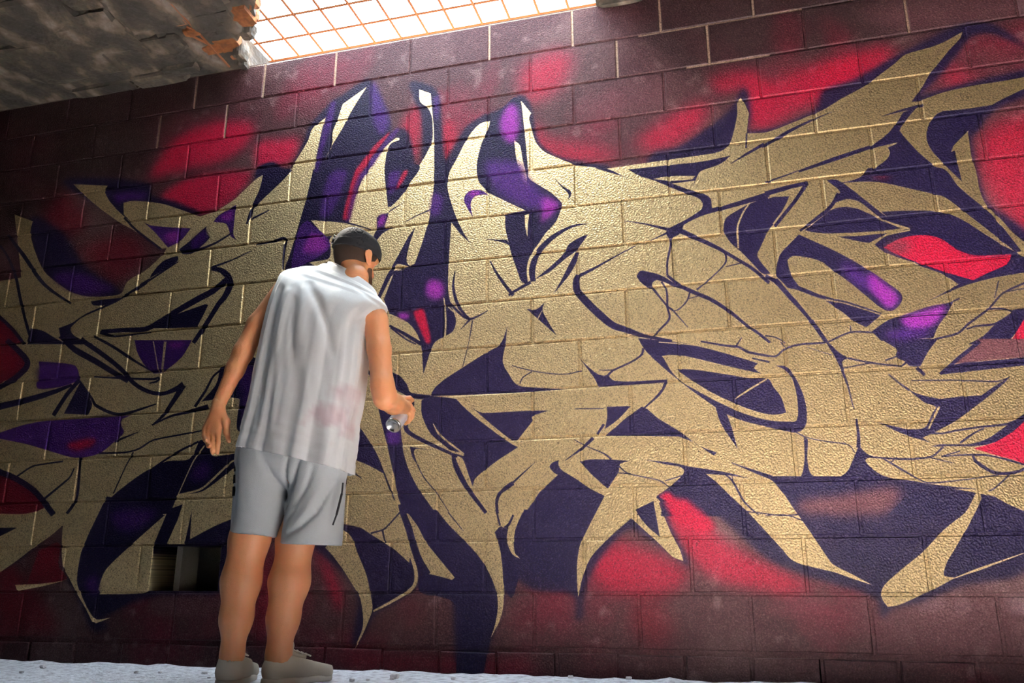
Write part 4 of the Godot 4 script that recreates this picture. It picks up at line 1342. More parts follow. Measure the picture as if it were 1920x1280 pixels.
	["n", 12, [-998, 2296, -988, 2309, -973, 2316, -908, 2327, -891, 2320, -844, 2278, -820, 2268, -805, 2270, -742, 2414, -725, 2488, -710, 2511, -602, 2619, -558, 2636, -436, 2708, -419, 2710, -405, 2696, -373, 2645, -308, 2513, -287, 2446, -277, 2353, -271, 2357, -244, 2405, -220, 2404, -198, 2386, -174, 2308, -150, 2174, -134, 2193, -122, 2227, -121, 2317, -133, 2464, -140, 2486, -168, 2542, -200, 2630, -199, 2649, -193, 2652, -173, 2651, -134, 2636, -93, 2614, -68, 2594, -50, 2565, -39, 2514, -18, 2266, -9, 2209, 2, 2215, 78, 2349, 104, 2377, 176, 2417, 268, 2432, 317, 2462, 341, 2488, 350, 2490, 372, 2476, 392, 2449, 406, 2398, 428, 2262, 442, 2226, 464, 2195, 511, 2158, 574, 2125, 734, 2081, 746, 2071, 750, 2052, 741, 2025, 678, 1989, 600, 1958, 485, 1939, 457, 1929, 431, 1913, 408, 1890, 387, 1847, 368, 1791, 284, 1462, 264, 1413, 207, 1303, 164, 1246, 139, 1223, 110, 1205, 77, 1191, 39, 1183, -51, 1177, -153, 1189, -207, 1202, -318, 1241, -376, 1270, -510, 1349, -648, 1448, -771, 1555, -820, 1607, -858, 1661, -888, 1719, -929, 1840, -989, 2130, -999, 2227]],
	["n", 14, [928, 2101, 948, 2115, 1016, 2114, 1045, 2122, 1109, 2154, 1187, 2201, 1233, 2232, 1272, 2265, 1291, 2291, 1327, 2359, 1338, 2351, 1346, 2330, 1352, 2267, 1350, 2216, 1335, 2175, 1334, 2159, 1337, 2154, 1353, 2147, 1406, 2147, 1455, 2155, 1526, 2176, 1573, 2193, 1609, 2211, 1622, 2230, 1631, 2267, 1640, 2289, 1659, 2302, 1764, 2322, 1957, 2413, 2160, 2500, 2201, 2509, 2250, 2506, 2293, 2491, 2328, 2463, 2367, 2417, 2405, 2354, 2404, 2350, 2339, 2411, 2295, 2444, 2264, 2452, 2226, 2447, 2205, 2434, 2171, 2386, 2066, 2268, 2039, 2242, 1996, 2211, 2020, 2211, 2171, 2238, 2374, 2261, 2393, 2259, 2399, 2254, 2405, 2235, 2401, 2193, 2391, 2166, 2383, 2155, 2358, 2140, 2286, 2120, 2256, 2106, 2224, 2075, 2188, 2023, 2164, 2003, 2159, 1993, 2158, 1981, 2157, 1929, 2161, 1809, 2165, 1766, 2171, 1734, 2180, 1715, 2198, 1690, 2250, 1640, 2277, 1607, 2287, 1587, 2293, 1565, 2300, 1371, 2299, 1292, 2292, 1216, 2277, 1147, 2252, 1091, 2214, 1052, 2138, 1029, 2033, 1015, 1907, 1009, 1767, 1012, 1622, 1023, 1481, 1044, 1354, 1075, 1251, 1115, 1170, 1173, 1101, 1251, 1044, 1346, 996, 1450, 956, 1558, 871, 1834, 865, 1874, 866, 1913, 880, 1989, 904, 2054]],
	["n", 14, [-93, 500, -74, 461, -34, 407, 11, 356, 55, 329, 67, 313, 74, 256, 81, 102, 88, 47, 98, 32, 120, 16, 149, 4, 179, 0, 191, 4, 199, 15, 216, 107, 269, 225, 289, 341, 301, 364, 309, 366, 319, 364, 367, 328, 397, 314, 435, 309, 523, 304, 553, 295, 560, 287, 564, 276, 561, 208, 574, 204, 586, 209, 592, 285, 609, 344, 627, 382, 656, 425, 691, 467, 739, 518, 765, 536, 785, 539, 810, 529, 991, 397, 993, 404, 986, 425, 933, 541, 900, 627, 899, 648, 902, 656, 918, 666, 945, 671, 975, 669, 1002, 664, 1026, 652, 1107, 582, 1243, 448, 1282, 417, 1313, 400, 1413, 358, 1573, 312, 1609, 296, 1618, 290, 1628, 272, 1633, 223, 1639, 219, 1663, 251, 1676, 258, 1752, 273, 1893, 329, 1918, 335, 2040, 352, 2069, 360, 2093, 373, 2113, 391, 2129, 418, 2146, 452, 2161, 492, 2172, 535, 2180, 578, 2180, 618, 2173, 653, 2157, 678, 2092, 698, 2002, 712, 1892, 723, 1767, 731, 1492, 740, 955, 752, 527, 749, 177, 739, 13, 722, -53, 707, -79, 696, -99, 682, -113, 665, -120, 644, -119, 595]],
	["n", 14, [-429, 569, -395, 573, -361, 570, -283, 556, -180, 542, -130, 530, -109, 522, -93, 510, -81, 496, -72, 477, -61, 434, -61, 371, -71, 339, -81, 326, -107, 303, -177, 258, -235, 234, -255, 220, -271, 199, -308, 128, -333, 99, -349, 87, -354, 90, -355, 104, -334, 249, -336, 271, -345, 299, -374, 343, -413, 381, -453, 415, -542, 476, -552, 486, -544, 498, -502, 532, -465, 555]],
	["n", 19, [-2162, 416, -2146, 409, -2128, 410, -2107, 416, -2039, 455, -1971, 505, -1852, 629, -1821, 653, -1815, 650, -1814, 641, -1828, 549, -1828, 490, -1821, 447, -1808, 414, -1768, 354, -1687, 253, -1626, 159, -1606, 141, -1594, 137, -1553, 139, -1520, 150, -1516, 156, -1556, 177, -1563, 186, -1496, 223, -1390, 264, -1344, 274, -1275, 282, -1059, 276, -1018, 280, -984, 292, -961, 311, -945, 342, -932, 385, -923, 436, -921, 491, -925, 547, -939, 600, -964, 646, -1001, 682, -1075, 710, -1177, 733, -1300, 751, -1436, 765, -1933, 804, -2122, 837, -2163, 841, -2198, 840, -2226, 832, -2245, 814, -2255, 779, -2254, 730, -2247, 670, -2216, 545, -2179, 445]],
	["k", 24, [-1302, 282, -1180, 290, -1075, 291, -986, 287, -958, 283, -950, 277, -941, 259, -938, 238, -944, 220, -950, 214, -980, 210, -1133, 204, -1288, 207, -1319, 211, -1328, 225, -1324, 257, -1311, 276]],
	["g", 0, [-2448, 2232, -2316, 2176, -2322, 2140, -2322, 2119, -2320, 2109, -2307, 2073, -2280, 2018, -2236, 1944, -2204, 1899, -2192, 1886, -2167, 1862, -2126, 1831, -2057, 1785, -2017, 1760, -1975, 1741, -1934, 1727, -1891, 1717, -1819, 1709, -1753, 1707, -1715, 1709, -1701, 1712, -1692, 1717, -1686, 1724, -1683, 1732, -1675, 1760, -1671, 1768, -1664, 1776, -1642, 1790, -1575, 1821, -1550, 1837, -1513, 1868, -1474, 1904, -1468, 1915, -1463, 1931, -1528, 1967, -1563, 1989, -1581, 2001, -1646, 2056, -1745, 2146, -1758, 2214, -1722, 2218, -1691, 2217, -1616, 2203, -1534, 2182, -1501, 2172, -1457, 2154, -1379, 2120, -1289, 2080, -1238, 2090, -1213, 2096, -1178, 2110, -1143, 2127, -1110, 2146, -1091, 2160, -993, 2246, -978, 2254, -959, 2262, -928, 2180, -906, 2181, -892, 2183, -879, 2188, -855, 2212, -821, 2255, -792, 2295, -746, 2370, -728, 2403, -720, 2420, -709, 2465, -700, 2481, -693, 2489, -675, 2503, -634, 2530, -647, 2473, -659, 2400, -669, 2325, -672, 2266, -676, 2236, -696, 2158, -734, 1988, -769, 1837, -790, 1769, -798, 1731, -801, 1711, -802, 1681, -795, 1522, -794, 1480, -796, 1439, -802, 1399, -811, 1362, -824, 1324, -839, 1286, -888, 1176, -901, 1141, -911, 1107, -917, 1075, -922, 1045, -926, 987, -928, 831, -924, 578, -1154, 604, -1189, 610, -1301, 630, -1382, 641, -1423, 645, -1465, 646, -1506, 643, -1547, 638, -1718, 604, -1766, 597, -1819, 593, -1944, 588, -2015, 587, -2162, 588, -2233, 590, -2299, 595, -2358, 602, -2458, 619, -2506, 629, -2551, 641, -2592, 656, -2628, 674, -2658, 696, -2680, 723, -2689, 755, -2686, 793, -2673, 836, -2639, 928, -2625, 976, -2621, 1021, -2629, 1065, -2654, 1106, -2694, 1148, -2745, 1189, -2853, 1272, -2900, 1312, -2935, 1351, -2951, 1389, -2944, 1424, -2917, 1457, -2878, 1488, -2739, 1575, -2707, 1602, -2692, 1630, -2697, 1658, -2714, 1687, -2740, 1717, -2772, 1747, -2866, 1823, -2884, 1840, -2329, 1861]],
	["g", 0, [-2093, 2363, -1869, 2325, -1884, 2307, -1885, 2298, -1880, 2285, -1866, 2262, -1847, 2236, -1829, 2217, -1798, 2185, -1754, 2146, -1678, 2085, -1593, 2011, -1548, 1981, -1461, 1931, -1488, 1930, -1660, 2043, -1685, 2059, -1748, 2094, -1790, 2122, -1889, 2192, -1962, 2249, -2016, 2294]],
	["g", 0, [-1157, 521, -1162, 604, -1161, 639, -1160, 651, -1152, 660, -1141, 666, -1122, 673, -924, 703, -941, 612, -1043, 574]],
	["g", 0, [-1271, 503, -1229, 606, -1220, 637, -1211, 675, -1154, 662, -1155, 615, -1158, 581, -1167, 548, -1182, 502]],
	["g", 0, [-1600, 310, -1603, 336, -1601, 356, -1596, 367, -1589, 378, -1569, 401, -1540, 430, -1492, 472, -1382, 562, -1282, 642, -1247, 688, -1280, 628, -1296, 598, -1338, 492, -1326, 310, -1350, 299, -1372, 294, -1449, 291, -1587, 290]],
	["g", 0, [-1821, 690, -1838, 617, -1840, 596, -1840, 577, -1836, 532, -1824, 466, -1816, 434, -1809, 414, -1805, 406, -1793, 390, -1762, 356, -1716, 298, -1654, 230, -1610, 174, -1597, 170, -1588, 168, -1561, 176, -1515, 192, -1570, 184, -1588, 184, -1599, 187, -1606, 191, -1630, 215, -1651, 239, -1677, 274, -1696, 303, -1706, 321, -1712, 338, -1716, 353, -1721, 393, -1723, 420, -1722, 446, -1719, 471, -1713, 495, -1704, 519, -1694, 535, -1656, 584, -1593, 684]],
	["g", 0, [-2190, 550, -1851, 690, -1834, 647, -1830, 626, -1831, 617, -1834, 609, -1839, 601, -1852, 586, -1887, 558, -1908, 543, -1981, 499, -2079, 432, -2200, 359, -2210, 355, -2219, 354, -2226, 356, -2234, 375, -2249, 437, -2279, 600]],
	["g", 0, [-2060, 330, -1979, 332, -1920, 335, -1860, 342, -1776, 353, -1849, 335, -1903, 324, -1959, 315, -2040, 303]],
	["g", 0, [-424, 2665, -548, 2590, -571, 2505, -590, 2450, -593, 2428, -588, 2391, -606, 2336, -627, 2286, -612, 2325, -597, 2357, -539, 2456, -504, 2533, -470, 2592]],
	["g", 0, [-240, 2357, -252, 2360, -257, 2360, -262, 2357, -292, 2337, -312, 2319, -336, 2290, -387, 2213, -411, 2181, -419, 2169, -425, 2154, -442, 2103, -461, 2055, -468, 2027, -478, 1954, -471, 1889, -519, 1897, -533, 1898, -547, 1897, -558, 1894, -566, 1887, -571, 1873, -576, 1855, -579, 1833, -581, 1809, -580, 1784, -575, 1759, -567, 1735, -554, 1713, -534, 1692, -505, 1670, -471, 1648, -435, 1626, -321, 1562, -295, 1566, -260, 1658, -249, 1683, -246, 1685, -240, 1687, -223, 1690, -140, 1710, -111, 1797, -85, 1887, -76, 1929, -67, 1996, -62, 2048, -59, 2107, -59, 2161, -62, 2258, -68, 2383, -89, 2572, -148, 2603, -147, 2563, -144, 2545, -142, 2537, -138, 2531, -128, 2520, -110, 2506, -100, 2495, -90, 2476, -80, 2448, -75, 2421, -72, 2359, -72, 2333, -75, 2315, -84, 2287, -106, 2243, -137, 2193, -181, 2110, -203, 2076, -230, 2041, -269, 2006, -283, 2008, -304, 2151, -308, 2195, -307, 2231, -303, 2276, -297, 2306, -290, 2323, -283, 2332, -279, 2335, -267, 2340, -240, 2346]],
	["g", 0, [-676, 1988, -568, 1968, -497, 1952, -448, 1937, -364, 1904, -471, 1896, -594, 1897, -631, 1935]],
	["g", 0, [-667, 1771, -560, 1806, -556, 1788, -557, 1779, -558, 1776, -581, 1763, -624, 1743]],
	["g", 0, [205, 2380, 177, 2376, 159, 2371, 139, 2356, 120, 2335, 101, 2309, 83, 2277, 45, 2201, 19, 2155, 13, 2138, 9, 2118, 7, 2096, 6, 2074, 7, 2053, 11, 2033, 27, 1986, 30, 1965, 31, 1944, 27, 1853, 18, 1694, -221, 1690, -276, 1639, -293, 1622, -310, 1603, -323, 1584, -334, 1563, -340, 1542, -343, 1521, -345, 1498, -345, 1422, -346, 1394, -349, 1365, -363, 1298, -398, 1149, -405, 1113, -410, 1080, -413, 1049, -414, 1019, -409, 908, -409, 848, -416, 735, -430, 574, -166, 586, -80, 603, -33, 609, -8, 611, 67, 610, 311, 598, 327, 600, 351, 606, 366, 607, 391, 607, 530, 600, 571, 599, 612, 599, 654, 601, 699, 606, 803, 619, 1021, 653, 1039, 695, 1046, 708, 1054, 719, 1064, 729, 1076, 735, 1095, 738, 1117, 739, 1143, 737, 1231, 726, 1297, 720, 1555, 711, 1657, 706, 1700, 702, 1736, 697, 1770, 691, 1800, 685, 1909, 657, 1964, 645, 2048, 624, 2074, 618, 2100, 614, 2124, 613, 2147, 615, 2169, 620, 2191, 627, 2213, 637, 2233, 648, 2251, 661, 2268, 676, 2281, 692, 2292, 710, 2297, 730, 2296, 752, 2293, 776, 2281, 830, 2278, 858, 2278, 886, 2284, 914, 2298, 943, 2319, 973, 2343, 1005, 2396, 1067, 2420, 1098, 2437, 1126, 2447, 1153, 2447, 1177, 2440, 1200, 2428, 1222, 2412, 1243, 2379, 1282, 2366, 1301, 2358, 1319, 2356, 1336, 2356, 1354, 2359, 1371, 2363, 1389, 2377, 1440, 2304, 1517, 2271, 1553, 2258, 1569, 2249, 1581, 2233, 1606, 2204, 1661, 2178, 1697, 2174, 1702, 2168, 1716, 2164, 1731, 2160, 1747, 2156, 1782, 2155, 1856, 2149, 1906, 2148, 1922, 2150, 2018, 2154, 2033, 2160, 2040, 2206, 2086, 2254, 2130, 2290, 2147, 2525, 2241, 2320, 2225, 2215, 2223, 2146, 2218, 2107, 2213, 2080, 2209, 1989, 2185, 1968, 2186, 2017, 2249, 2043, 2292, 2050, 2303, 2081, 2336, 2127, 2389, 2168, 2430, 2179, 2441, 2186, 2454, 2193, 2471, 2141, 2446, 2115, 2435, 2097, 2429, 2071, 2422, 1995, 2411, 1971, 2405, 1960, 2399, 1933, 2375, 1806, 2288, 1782, 2276, 1709, 2244, 1648, 2210, 1613, 2196, 1489, 2157, 1448, 2145, 1413, 2137, 1400, 2136, 1375, 2137, 1328, 2143, 1344, 2236, 1332, 2281, 1317, 2314, 1306, 2304, 1300, 2294, 1299, 2282, 1298, 2249, 1296, 2231, 1281, 2172, 1266, 2126, 1257, 2107, 1247, 2094, 1236, 2085, 1230, 2081, 1215, 2075, 1185, 2070, 1146, 2069, 987, 2067, 735, 2062, 607, 2095, 552, 2125, 492, 2161, 472, 2174, 451, 2194, 440, 2207, 427, 2227, 420, 2243, 414, 2261, 392, 2356, 392, 2361, 393, 2370, 402, 2387, 357, 2455, 331, 2446, 311, 2435, 299, 2421, 274, 2385, 261, 2374, 254, 2371, 238, 2371]],
	["g", 0, [-429, 558, -390, 532, -378, 519, -370, 507, -350, 460, -314, 392, -304, 370, -293, 338, -271, 251, -271, 239, -273, 225, -294, 171, -314, 128, -346, 77, -318, 141, -312, 158, -309, 175, -309, 195, -312, 218, -318, 249, -326, 276, -331, 286, -336, 295, -412, 394, -458, 445, -497, 480, -463, 515]],
	["g", 0, [-437, 691, -169, 651, -155, 602, -135, 553, -124, 520, -117, 493, -115, 484, -115, 466, -119, 416, -163, 452, -185, 469, -243, 503, -294, 532, -329, 553, -344, 560, -365, 565, -430, 577]],
	["g", 0, [-169, 662, -126, 607, -94, 570, -84, 556, -59, 513, -39, 484, 76, 359, 65, 350, -37, 373, -69, 433, -85, 466]],
	["g", 0, [-22, 637, 49, 561, 112, 503, 163, 453, 187, 423, 204, 400, 218, 376, 231, 351, 241, 326, 251, 296, 254, 274, 255, 251, 253, 227, 247, 195, 240, 169, 226, 134, 253, 179, 261, 195, 266, 210, 271, 224, 276, 246, 278, 262, 279, 287, 280, 314, 278, 345, 267, 450, 260, 478, 240, 532, 257, 546, 268, 552, 272, 552, 282, 546, 284, 547, 290, 551, 300, 563, 316, 584, 350, 639]],
	["g", 0, [-146, 514, -106, 410, -99, 390, -96, 372, -95, 360, -96, 345, -99, 337, -103, 329, -108, 323, -127, 308, -158, 290, -202, 266, -269, 232, -265, 226, -196, 257, -151, 280, -118, 297, -110, 302, -97, 314, -90, 322, -85, 331, -81, 342, -79, 360, -81, 379, -86, 400, -133, 518]],
	["g", 0, [654, 611, 599, 512, 586, 490, 583, 482, 578, 464, 571, 427, 568, 381, 567, 344, 571, 285, 585, 343, 594, 371, 607, 402, 618, 422, 625, 433, 636, 446, 650, 461, 682, 492, 721, 526, 784, 576, 883, 483, 925, 439, 930, 434, 942, 427, 971, 417, 966, 440, 961, 458, 938, 505, 931, 519, 899, 606, 882, 662]],
	["g", 0, [311, 629, 372, 638, 348, 594, 332, 560, 324, 538, 320, 514, 318, 487, 320, 464, 322, 458, 328, 447, 344, 429, 324, 438, 315, 445, 311, 449, 304, 460, 298, 473, 292, 488, 291, 497, 290, 505, 293, 534]],
	["g", 0, [1071, 737, 1095, 717, 1113, 700, 1158, 650, 1216, 590, 1292, 497, 1327, 453, 1344, 429, 1354, 419, 1360, 415, 1373, 408, 1388, 402, 1430, 391, 1496, 375, 1512, 369, 1555, 352, 1614, 332, 1557, 366, 1508, 392, 1494, 402, 1488, 408, 1479, 422, 1428, 514, 1375, 603, 1340, 669, 1331, 684, 1322, 696, 1315, 704, 1306, 712, 1279, 730]],
	["g", 0, [2000, 655, 1987, 641, 1978, 628, 1953, 587, 1943, 574, 1937, 569, 1926, 560, 1896, 539, 1868, 517, 1851, 501, 1808, 458, 1790, 441, 1771, 426, 1723, 390, 1698, 370, 1668, 345, 1654, 331, 1647, 321, 1642, 311, 1641, 304, 1640, 294, 1642, 284, 1644, 278, 1648, 271, 1657, 259, 1688, 264, 1707, 271, 1817, 321, 1875, 352, 1966, 382, 2150, 452, 1967, 391, 1927, 376, 1880, 356, 1858, 359, 1850, 362, 1848, 365, 1847, 368, 1849, 377, 1856, 394, 1864, 410, 1892, 449, 1934, 511, 1970, 555, 1980, 569, 1984, 576, 1990, 590, 2001, 619]],
	["g", 0, [1120, 673, 1264, 662, 1302, 658, 1348, 651, 1349, 658, 1278, 669, 1230, 673, 1121, 680]],
	["g", 0, [2027, 636, 2135, 613, 2128, 573, 2079, 599]],
	["p", 0, [-1615, 2087, -1579, 2068, -1548, 2059, -1437, 2038, -1335, 2022, -1360, 1987, -1381, 1965, -1410, 1950, -1454, 1933, -1535, 2018, -1568, 2048]],
	["p", 0, [-1209, 2041, -1196, 2060, -1183, 2073, -1149, 2091, -1091, 2119, -1091, 1977, -1090, 1967, -1086, 1955, -1071, 1930, -1091, 1943, -1103, 1954, -1108, 1964, -1119, 1998, -1128, 2014, -1137, 2023, -1141, 2026, -1156, 2031]],
	["n", 0, [-1387, 1916, -1334, 1952, -1245, 2024, -1246, 2000, -1244, 1984, -1238, 1978, -1222, 1966, -1219, 1960, -1233, 1944, -1285, 1900, -1300, 1891, -1311, 1886, -1332, 1884, -1353, 1886, -1364, 1888, -1372, 1894]],
	["n", 0, [-1295, 1894, -1220, 1910, -1181, 1922, -1146, 1939, -1109, 1959, -1089, 1976, -1093, 1979, -1111, 1968, -1141, 1953, -1175, 1937, -1199, 1928, -1240, 1917, -1300, 1904]],
	["n", 0, [-1660, 1701, -1591, 1729, -1562, 1743, -1551, 1750, -1542, 1762, -1535, 1790, -1528, 1804, -1498, 1842, -1475, 1861, -1455, 1870, -1420, 1878, -1394, 1881, -1390, 1878, -1386, 1869, -1387, 1859, -1395, 1850, -1408, 1841, -1439, 1824, -1556, 1772, -1582, 1759, -1610, 1741]],
	["n", 0, [-1384, 1854, -1701, 1692, -1753, 1671, -1886, 1627, -1916, 1612, -1951, 1592, -1947, 1589, -1911, 1606, -1880, 1619, -1767, 1654, -1721, 1670, -1693, 1682, -1539, 1762, -1398, 1840, -1381, 1850]],
	["n", 0, [-1745, 2126, -1689, 2071, -1651, 2039, -1586, 1989, -1495, 1923, -1488, 1931, -1579, 1998, -1644, 2047, -1681, 2079, -1737, 2133]],
	["n", 0, [-979, 1866, -1084, 1831, -1199, 1805, -1194, 1794, -1111, 1815, -1067, 1829, -977, 1863]],
	["n", 0, [-1196, 1786, -1153, 1774, -1141, 1768, -1131, 1760, -1112, 1742, -1103, 1729, -1098, 1715, -1098, 1698, -1105, 1673, -1116, 1650, -1143, 1617, -1191, 1534, -1257, 1433, -1238, 1420, -1169, 1520, -1120, 1601, -1094, 1627, -1086, 1638, -1071, 1664, -1066, 1679, -1062, 1693, -1063, 1714, -1070, 1734, -1077, 1747, -1087, 1759, -1107, 1777, -1123, 1787, -1140, 1795, -1159, 1799, -1177, 1801, -1196, 1803]],
	["n", 0, [-1105, 1745, -1148, 1713, -1179, 1693, -1198, 1683, -1250, 1663, -1310, 1635, -1372, 1605, -1493, 1542, -1509, 1535, -1530, 1530, -1561, 1529, -1674, 1534, -1783, 1535, -1778, 1514, -1669, 1512, -1575, 1506, -1538, 1505, -1508, 1508, -1485, 1515, -1328, 1591, -1242, 1629, -1189, 1651, -1158, 1666, -1126, 1689, -1084, 1722]],
	["n", 0, [-1519, 1521, -1403, 1564, -1337, 1583, -1205, 1615, -1194, 1612, -1189, 1607, -1204, 1571, -1235, 1505, -1368, 1509]],
	["n", 0, [-1789, 1514, -1730, 1494, -1705, 1489, -1693, 1488, -1669, 1488, -1618, 1490, -1492, 1494, -1494, 1501, -1672, 1499, -1695, 1500, -1706, 1502, -1728, 1507, -1786, 1530]],
	["n", 0, [-2473, 2113, -2327, 1956, -2248, 1867, -2205, 1824, -2183, 1804, -2132, 1767, -2076, 1733, -1993, 1685, -1988, 1693, -2096, 1761, -2148, 1798, -2170, 1816, -2190, 1835, -2231, 1877, -2326, 1986, -2437, 2097, -2461, 2120]],
	["n", 0, [-2513, 2057, -2474, 2016, -2446, 1982, -2418, 1940, -2389, 1893, -2365, 1849, -2330, 1765, -2310, 1718, -2272, 1638, -2247, 1587, -2198, 1497, -2183, 1499, -2256, 1640, -2306, 1751, -2341, 1837, -2355, 1866, -2373, 1897, -2413, 1959, -2433, 1987, -2453, 2011, -2502, 2063]],
	["d", 0, [-2442, 1667, -2350, 1596, -2271, 1530, -2254, 1514, -2251, 1507, -2253, 1503, -2263, 1500, -2302, 1502, -2410, 1514]],
	["n", 0, [-2448, 1661, -2375, 1606, -2329, 1569, -2292, 1535, -2247, 1490, -2232, 1499, -2277, 1545, -2315, 1581, -2363, 1619, -2436, 1674]],
	["n", 0, [-2040, 1563, -1979, 1579, -1919, 1602, -1953, 1576, -1965, 1563, -1967, 1557, -1967, 1551, -1966, 1546, -1959, 1534, -1942, 1518, -1924, 1507, -1892, 1492, -1817, 1463, -1929, 1470, -1977, 1478, -1994, 1483, -2005, 1491, -2013, 1500, -2020, 1512]],
	["n", 0, [-2214, 1577, -2170, 1567, -2137, 1557, -2114, 1546, -2046, 1508, -1976, 1475, -2223, 1493]],
	["n", 0, [-1870, 1689, -1808, 1693, -1698, 1694, -1737, 1670, -1756, 1664, -1778, 1662, -1819, 1662, -1850, 1666, -1860, 1674]],
	["n", 0, [-979, 2159, -998, 2113, -1008, 2072, -1026, 2010, -1016, 2006, -995, 2066, -984, 2107, -975, 2157]],
	["n", 0, [-998, 2296, -961, 2318, -937, 2324, -918, 2324, -906, 2321, -899, 2318, -887, 2309, -868, 2291, -855, 2282, -840, 2278, -809, 2275, -804, 2273, -802, 2269, -803, 2265, -811, 2252, -849, 2213, -956, 2121, -986, 2089, -998, 2074, -1008, 2055, -1025, 2003, -1019, 2044, -1011, 2074, -982, 2146, -969, 2185, -962, 2218, -956, 2262]],
	["n", 0, [-998, 2025, -902, 2065, -905, 2070, -1004, 2036]],
	["n", 0, [-958, 1890, -865, 1894, -820, 1905, -812, 1904, -804, 1900, -803, 1896, -809, 1874, -810, 1813, -807, 1752, -802, 1751, -802, 1811, -800, 1859, -798, 1875, -791, 1896, -793, 1904, -799, 1911, -806, 1915, -815, 1918, -825, 1918, -869, 1906, -960, 1900]],
	["d", 0, [-2413, 1529, -2378, 1520, -2355, 1513, -2332, 1502, -2317, 1492, -2264, 1454, -2232, 1426, -2220, 1414, -2213, 1402, -2210, 1392, -2211, 1383, -2215, 1374, -2221, 1366, -2238, 1351, -2257, 1337, -2268, 1330, -2297, 1318, -2363, 1295]],
	["n", 0, [-2362, 1515, -2283, 1457, -2239, 1423, -2224, 1408, -2216, 1398, -2215, 1393, -2215, 1386, -2218, 1379, -2224, 1372, -2241, 1356, -2271, 1332, -2300, 1317, -2369, 1287, -2348, 1262, -2278, 1291, -2246, 1307, -2233, 1316, -2212, 1332, -2192, 1350, -2185, 1361, -2180, 1374, -2179, 1388, -2184, 1405, -2198, 1422, -2216, 1440, -2264, 1477, -2344, 1534]],
	["p", 0, [-2130, 1397, -1988, 1379, -1929, 1368, -1909, 1361, -1898, 1354, -1890, 1344, -1883, 1333, -1864, 1285, -1928, 1267, -1977, 1258, -2032, 1254, -2070, 1253, -2102, 1256, -2112, 1260, -2118, 1266, -2121, 1273, -2121, 1283, -2110, 1325, -2110, 1334, -2117, 1361]],
	["n", 0, [-2032, 1513, -1991, 1478, -1962, 1455, -1931, 1432, -1915, 1422, -1881, 1404, -1793, 1361, -1658, 1287, -1591, 1253, -1581, 1269, -1646, 1308, -1780, 1385, -1916, 1455, -1960, 1484, -2018, 1527]],
	["n", 0, [-1907, 1487, -1785, 1413, -1690, 1352, -1637, 1313, -1583, 1263, -1561, 1245, -1529, 1224, -1508, 1213, -1488, 1204, -1455, 1192, -1433, 1186, -1400, 1181, -1379, 1181, -1349, 1186, -1314, 1195, -1299, 1200, -1267, 1215, -1287, 1240, -1309, 1225, -1327, 1216, -1359, 1204, -1376, 1200, -1384, 1199, -1402, 1199, -1431, 1204, -1452, 1210, -1481, 1221, -1519, 1240, -1548, 1259, -1567, 1275, -1609, 1316, -1634, 1337, -1692, 1379, -1773, 1432, -1895, 1506]],
	["n", 0, [-1826, 1500, -1717, 1444, -1685, 1426, -1607, 1378, -1539, 1341, -1443, 1291, -1441, 1296, -1552, 1360, -1630, 1409, -1694, 1446, -1747, 1474, -1822, 1509]],
	["n", 0, [-1291, 1233, -1321, 1177, -1364, 1104, -1382, 1080, -1396, 1067, -1424, 1044, -1420, 1040, -1387, 1058, -1363, 1077, -1347, 1094, -1332, 1114, -1291, 1173, -1262, 1217]],
	["n", 0, [-1420, 1039, -1349, 1067, -1313, 1077, -1293, 1080, -1239, 1086, -1128, 1104, -1136, 1125, -1245, 1102, -1307, 1090, -1329, 1084, -1368, 1069, -1423, 1044]],
	["n", 0, [-1064, 1301, -1101, 1279, -1118, 1267, -1125, 1260, -1135, 1245, -1160, 1193, -1209, 1121, -1196, 1113, -1149, 1186, -1121, 1247, -1116, 1253, -1102, 1266, -1059, 1294]],
	["n", 0, [-1203, 1117, -1181, 1132, -1164, 1146, -1131, 1179, -1107, 1208, -1102, 1218, -1095, 1239, -1092, 1263, -1090, 1299, -1074, 1303, -998, 1329, -970, 1335, -944, 1338, -921, 1335, -904, 1325, -893, 1296, -885, 1256, -880, 1207, -877, 1154, -872, 984, -920, 984, -934, 985, -948, 988, -960, 993, -968, 1000, -973, 1013, -975, 1030, -975, 1050, -969, 1141, -992, 1147, -1011, 1150, -1091, 1147, -1155, 1142, -1170, 1140, -1181, 1135]],
	["p", 0, [-1579, 1465, -1257, 1441, -1275, 1404, -1288, 1380, -1304, 1359, -1326, 1340, -1364, 1313, -1398, 1294, -1405, 1292, -1420, 1290, -1449, 1291, -1501, 1333, -1515, 1348, -1534, 1371, -1550, 1395, -1559, 1411, -1566, 1429]],
	["g", 0, [-1474, 1450, -1423, 1295, -1417, 1296, -1468, 1451]],
	["g", 0, [-1411, 1446, -1408, 1295, -1396, 1293, -1396, 1444]],
	["n", 0, [-1789, 1294, -1634, 1275, -1461, 1259, -1439, 1258, -1418, 1260, -1420, 1261, -1423, 1265, -1426, 1258, -1431, 1254, -1466, 1248, -1464, 1242, -1438, 1243, -1422, 1246, -1413, 1252, -1408, 1261, -1409, 1266, -1413, 1271, -1419, 1273, -1446, 1269, -1506, 1273, -1657, 1287, -1790, 1302]],
	["n", 0, [-1867, 1275, -1784, 1184, -1769, 1161, -1760, 1152, -1754, 1147, -1727, 1133, -1691, 1117, -1671, 1109, -1650, 1103, -1628, 1099, -1606, 1097, -1582, 1098, -1555, 1102, -1499, 1115, -1412, 1139, -1415, 1145, -1532, 1119, -1586, 1111, -1608, 1110, -1628, 1112, -1648, 1117, -1686, 1130, -1720, 1146, -1750, 1161, -1756, 1167, -1773, 1190, -1859, 1280]],
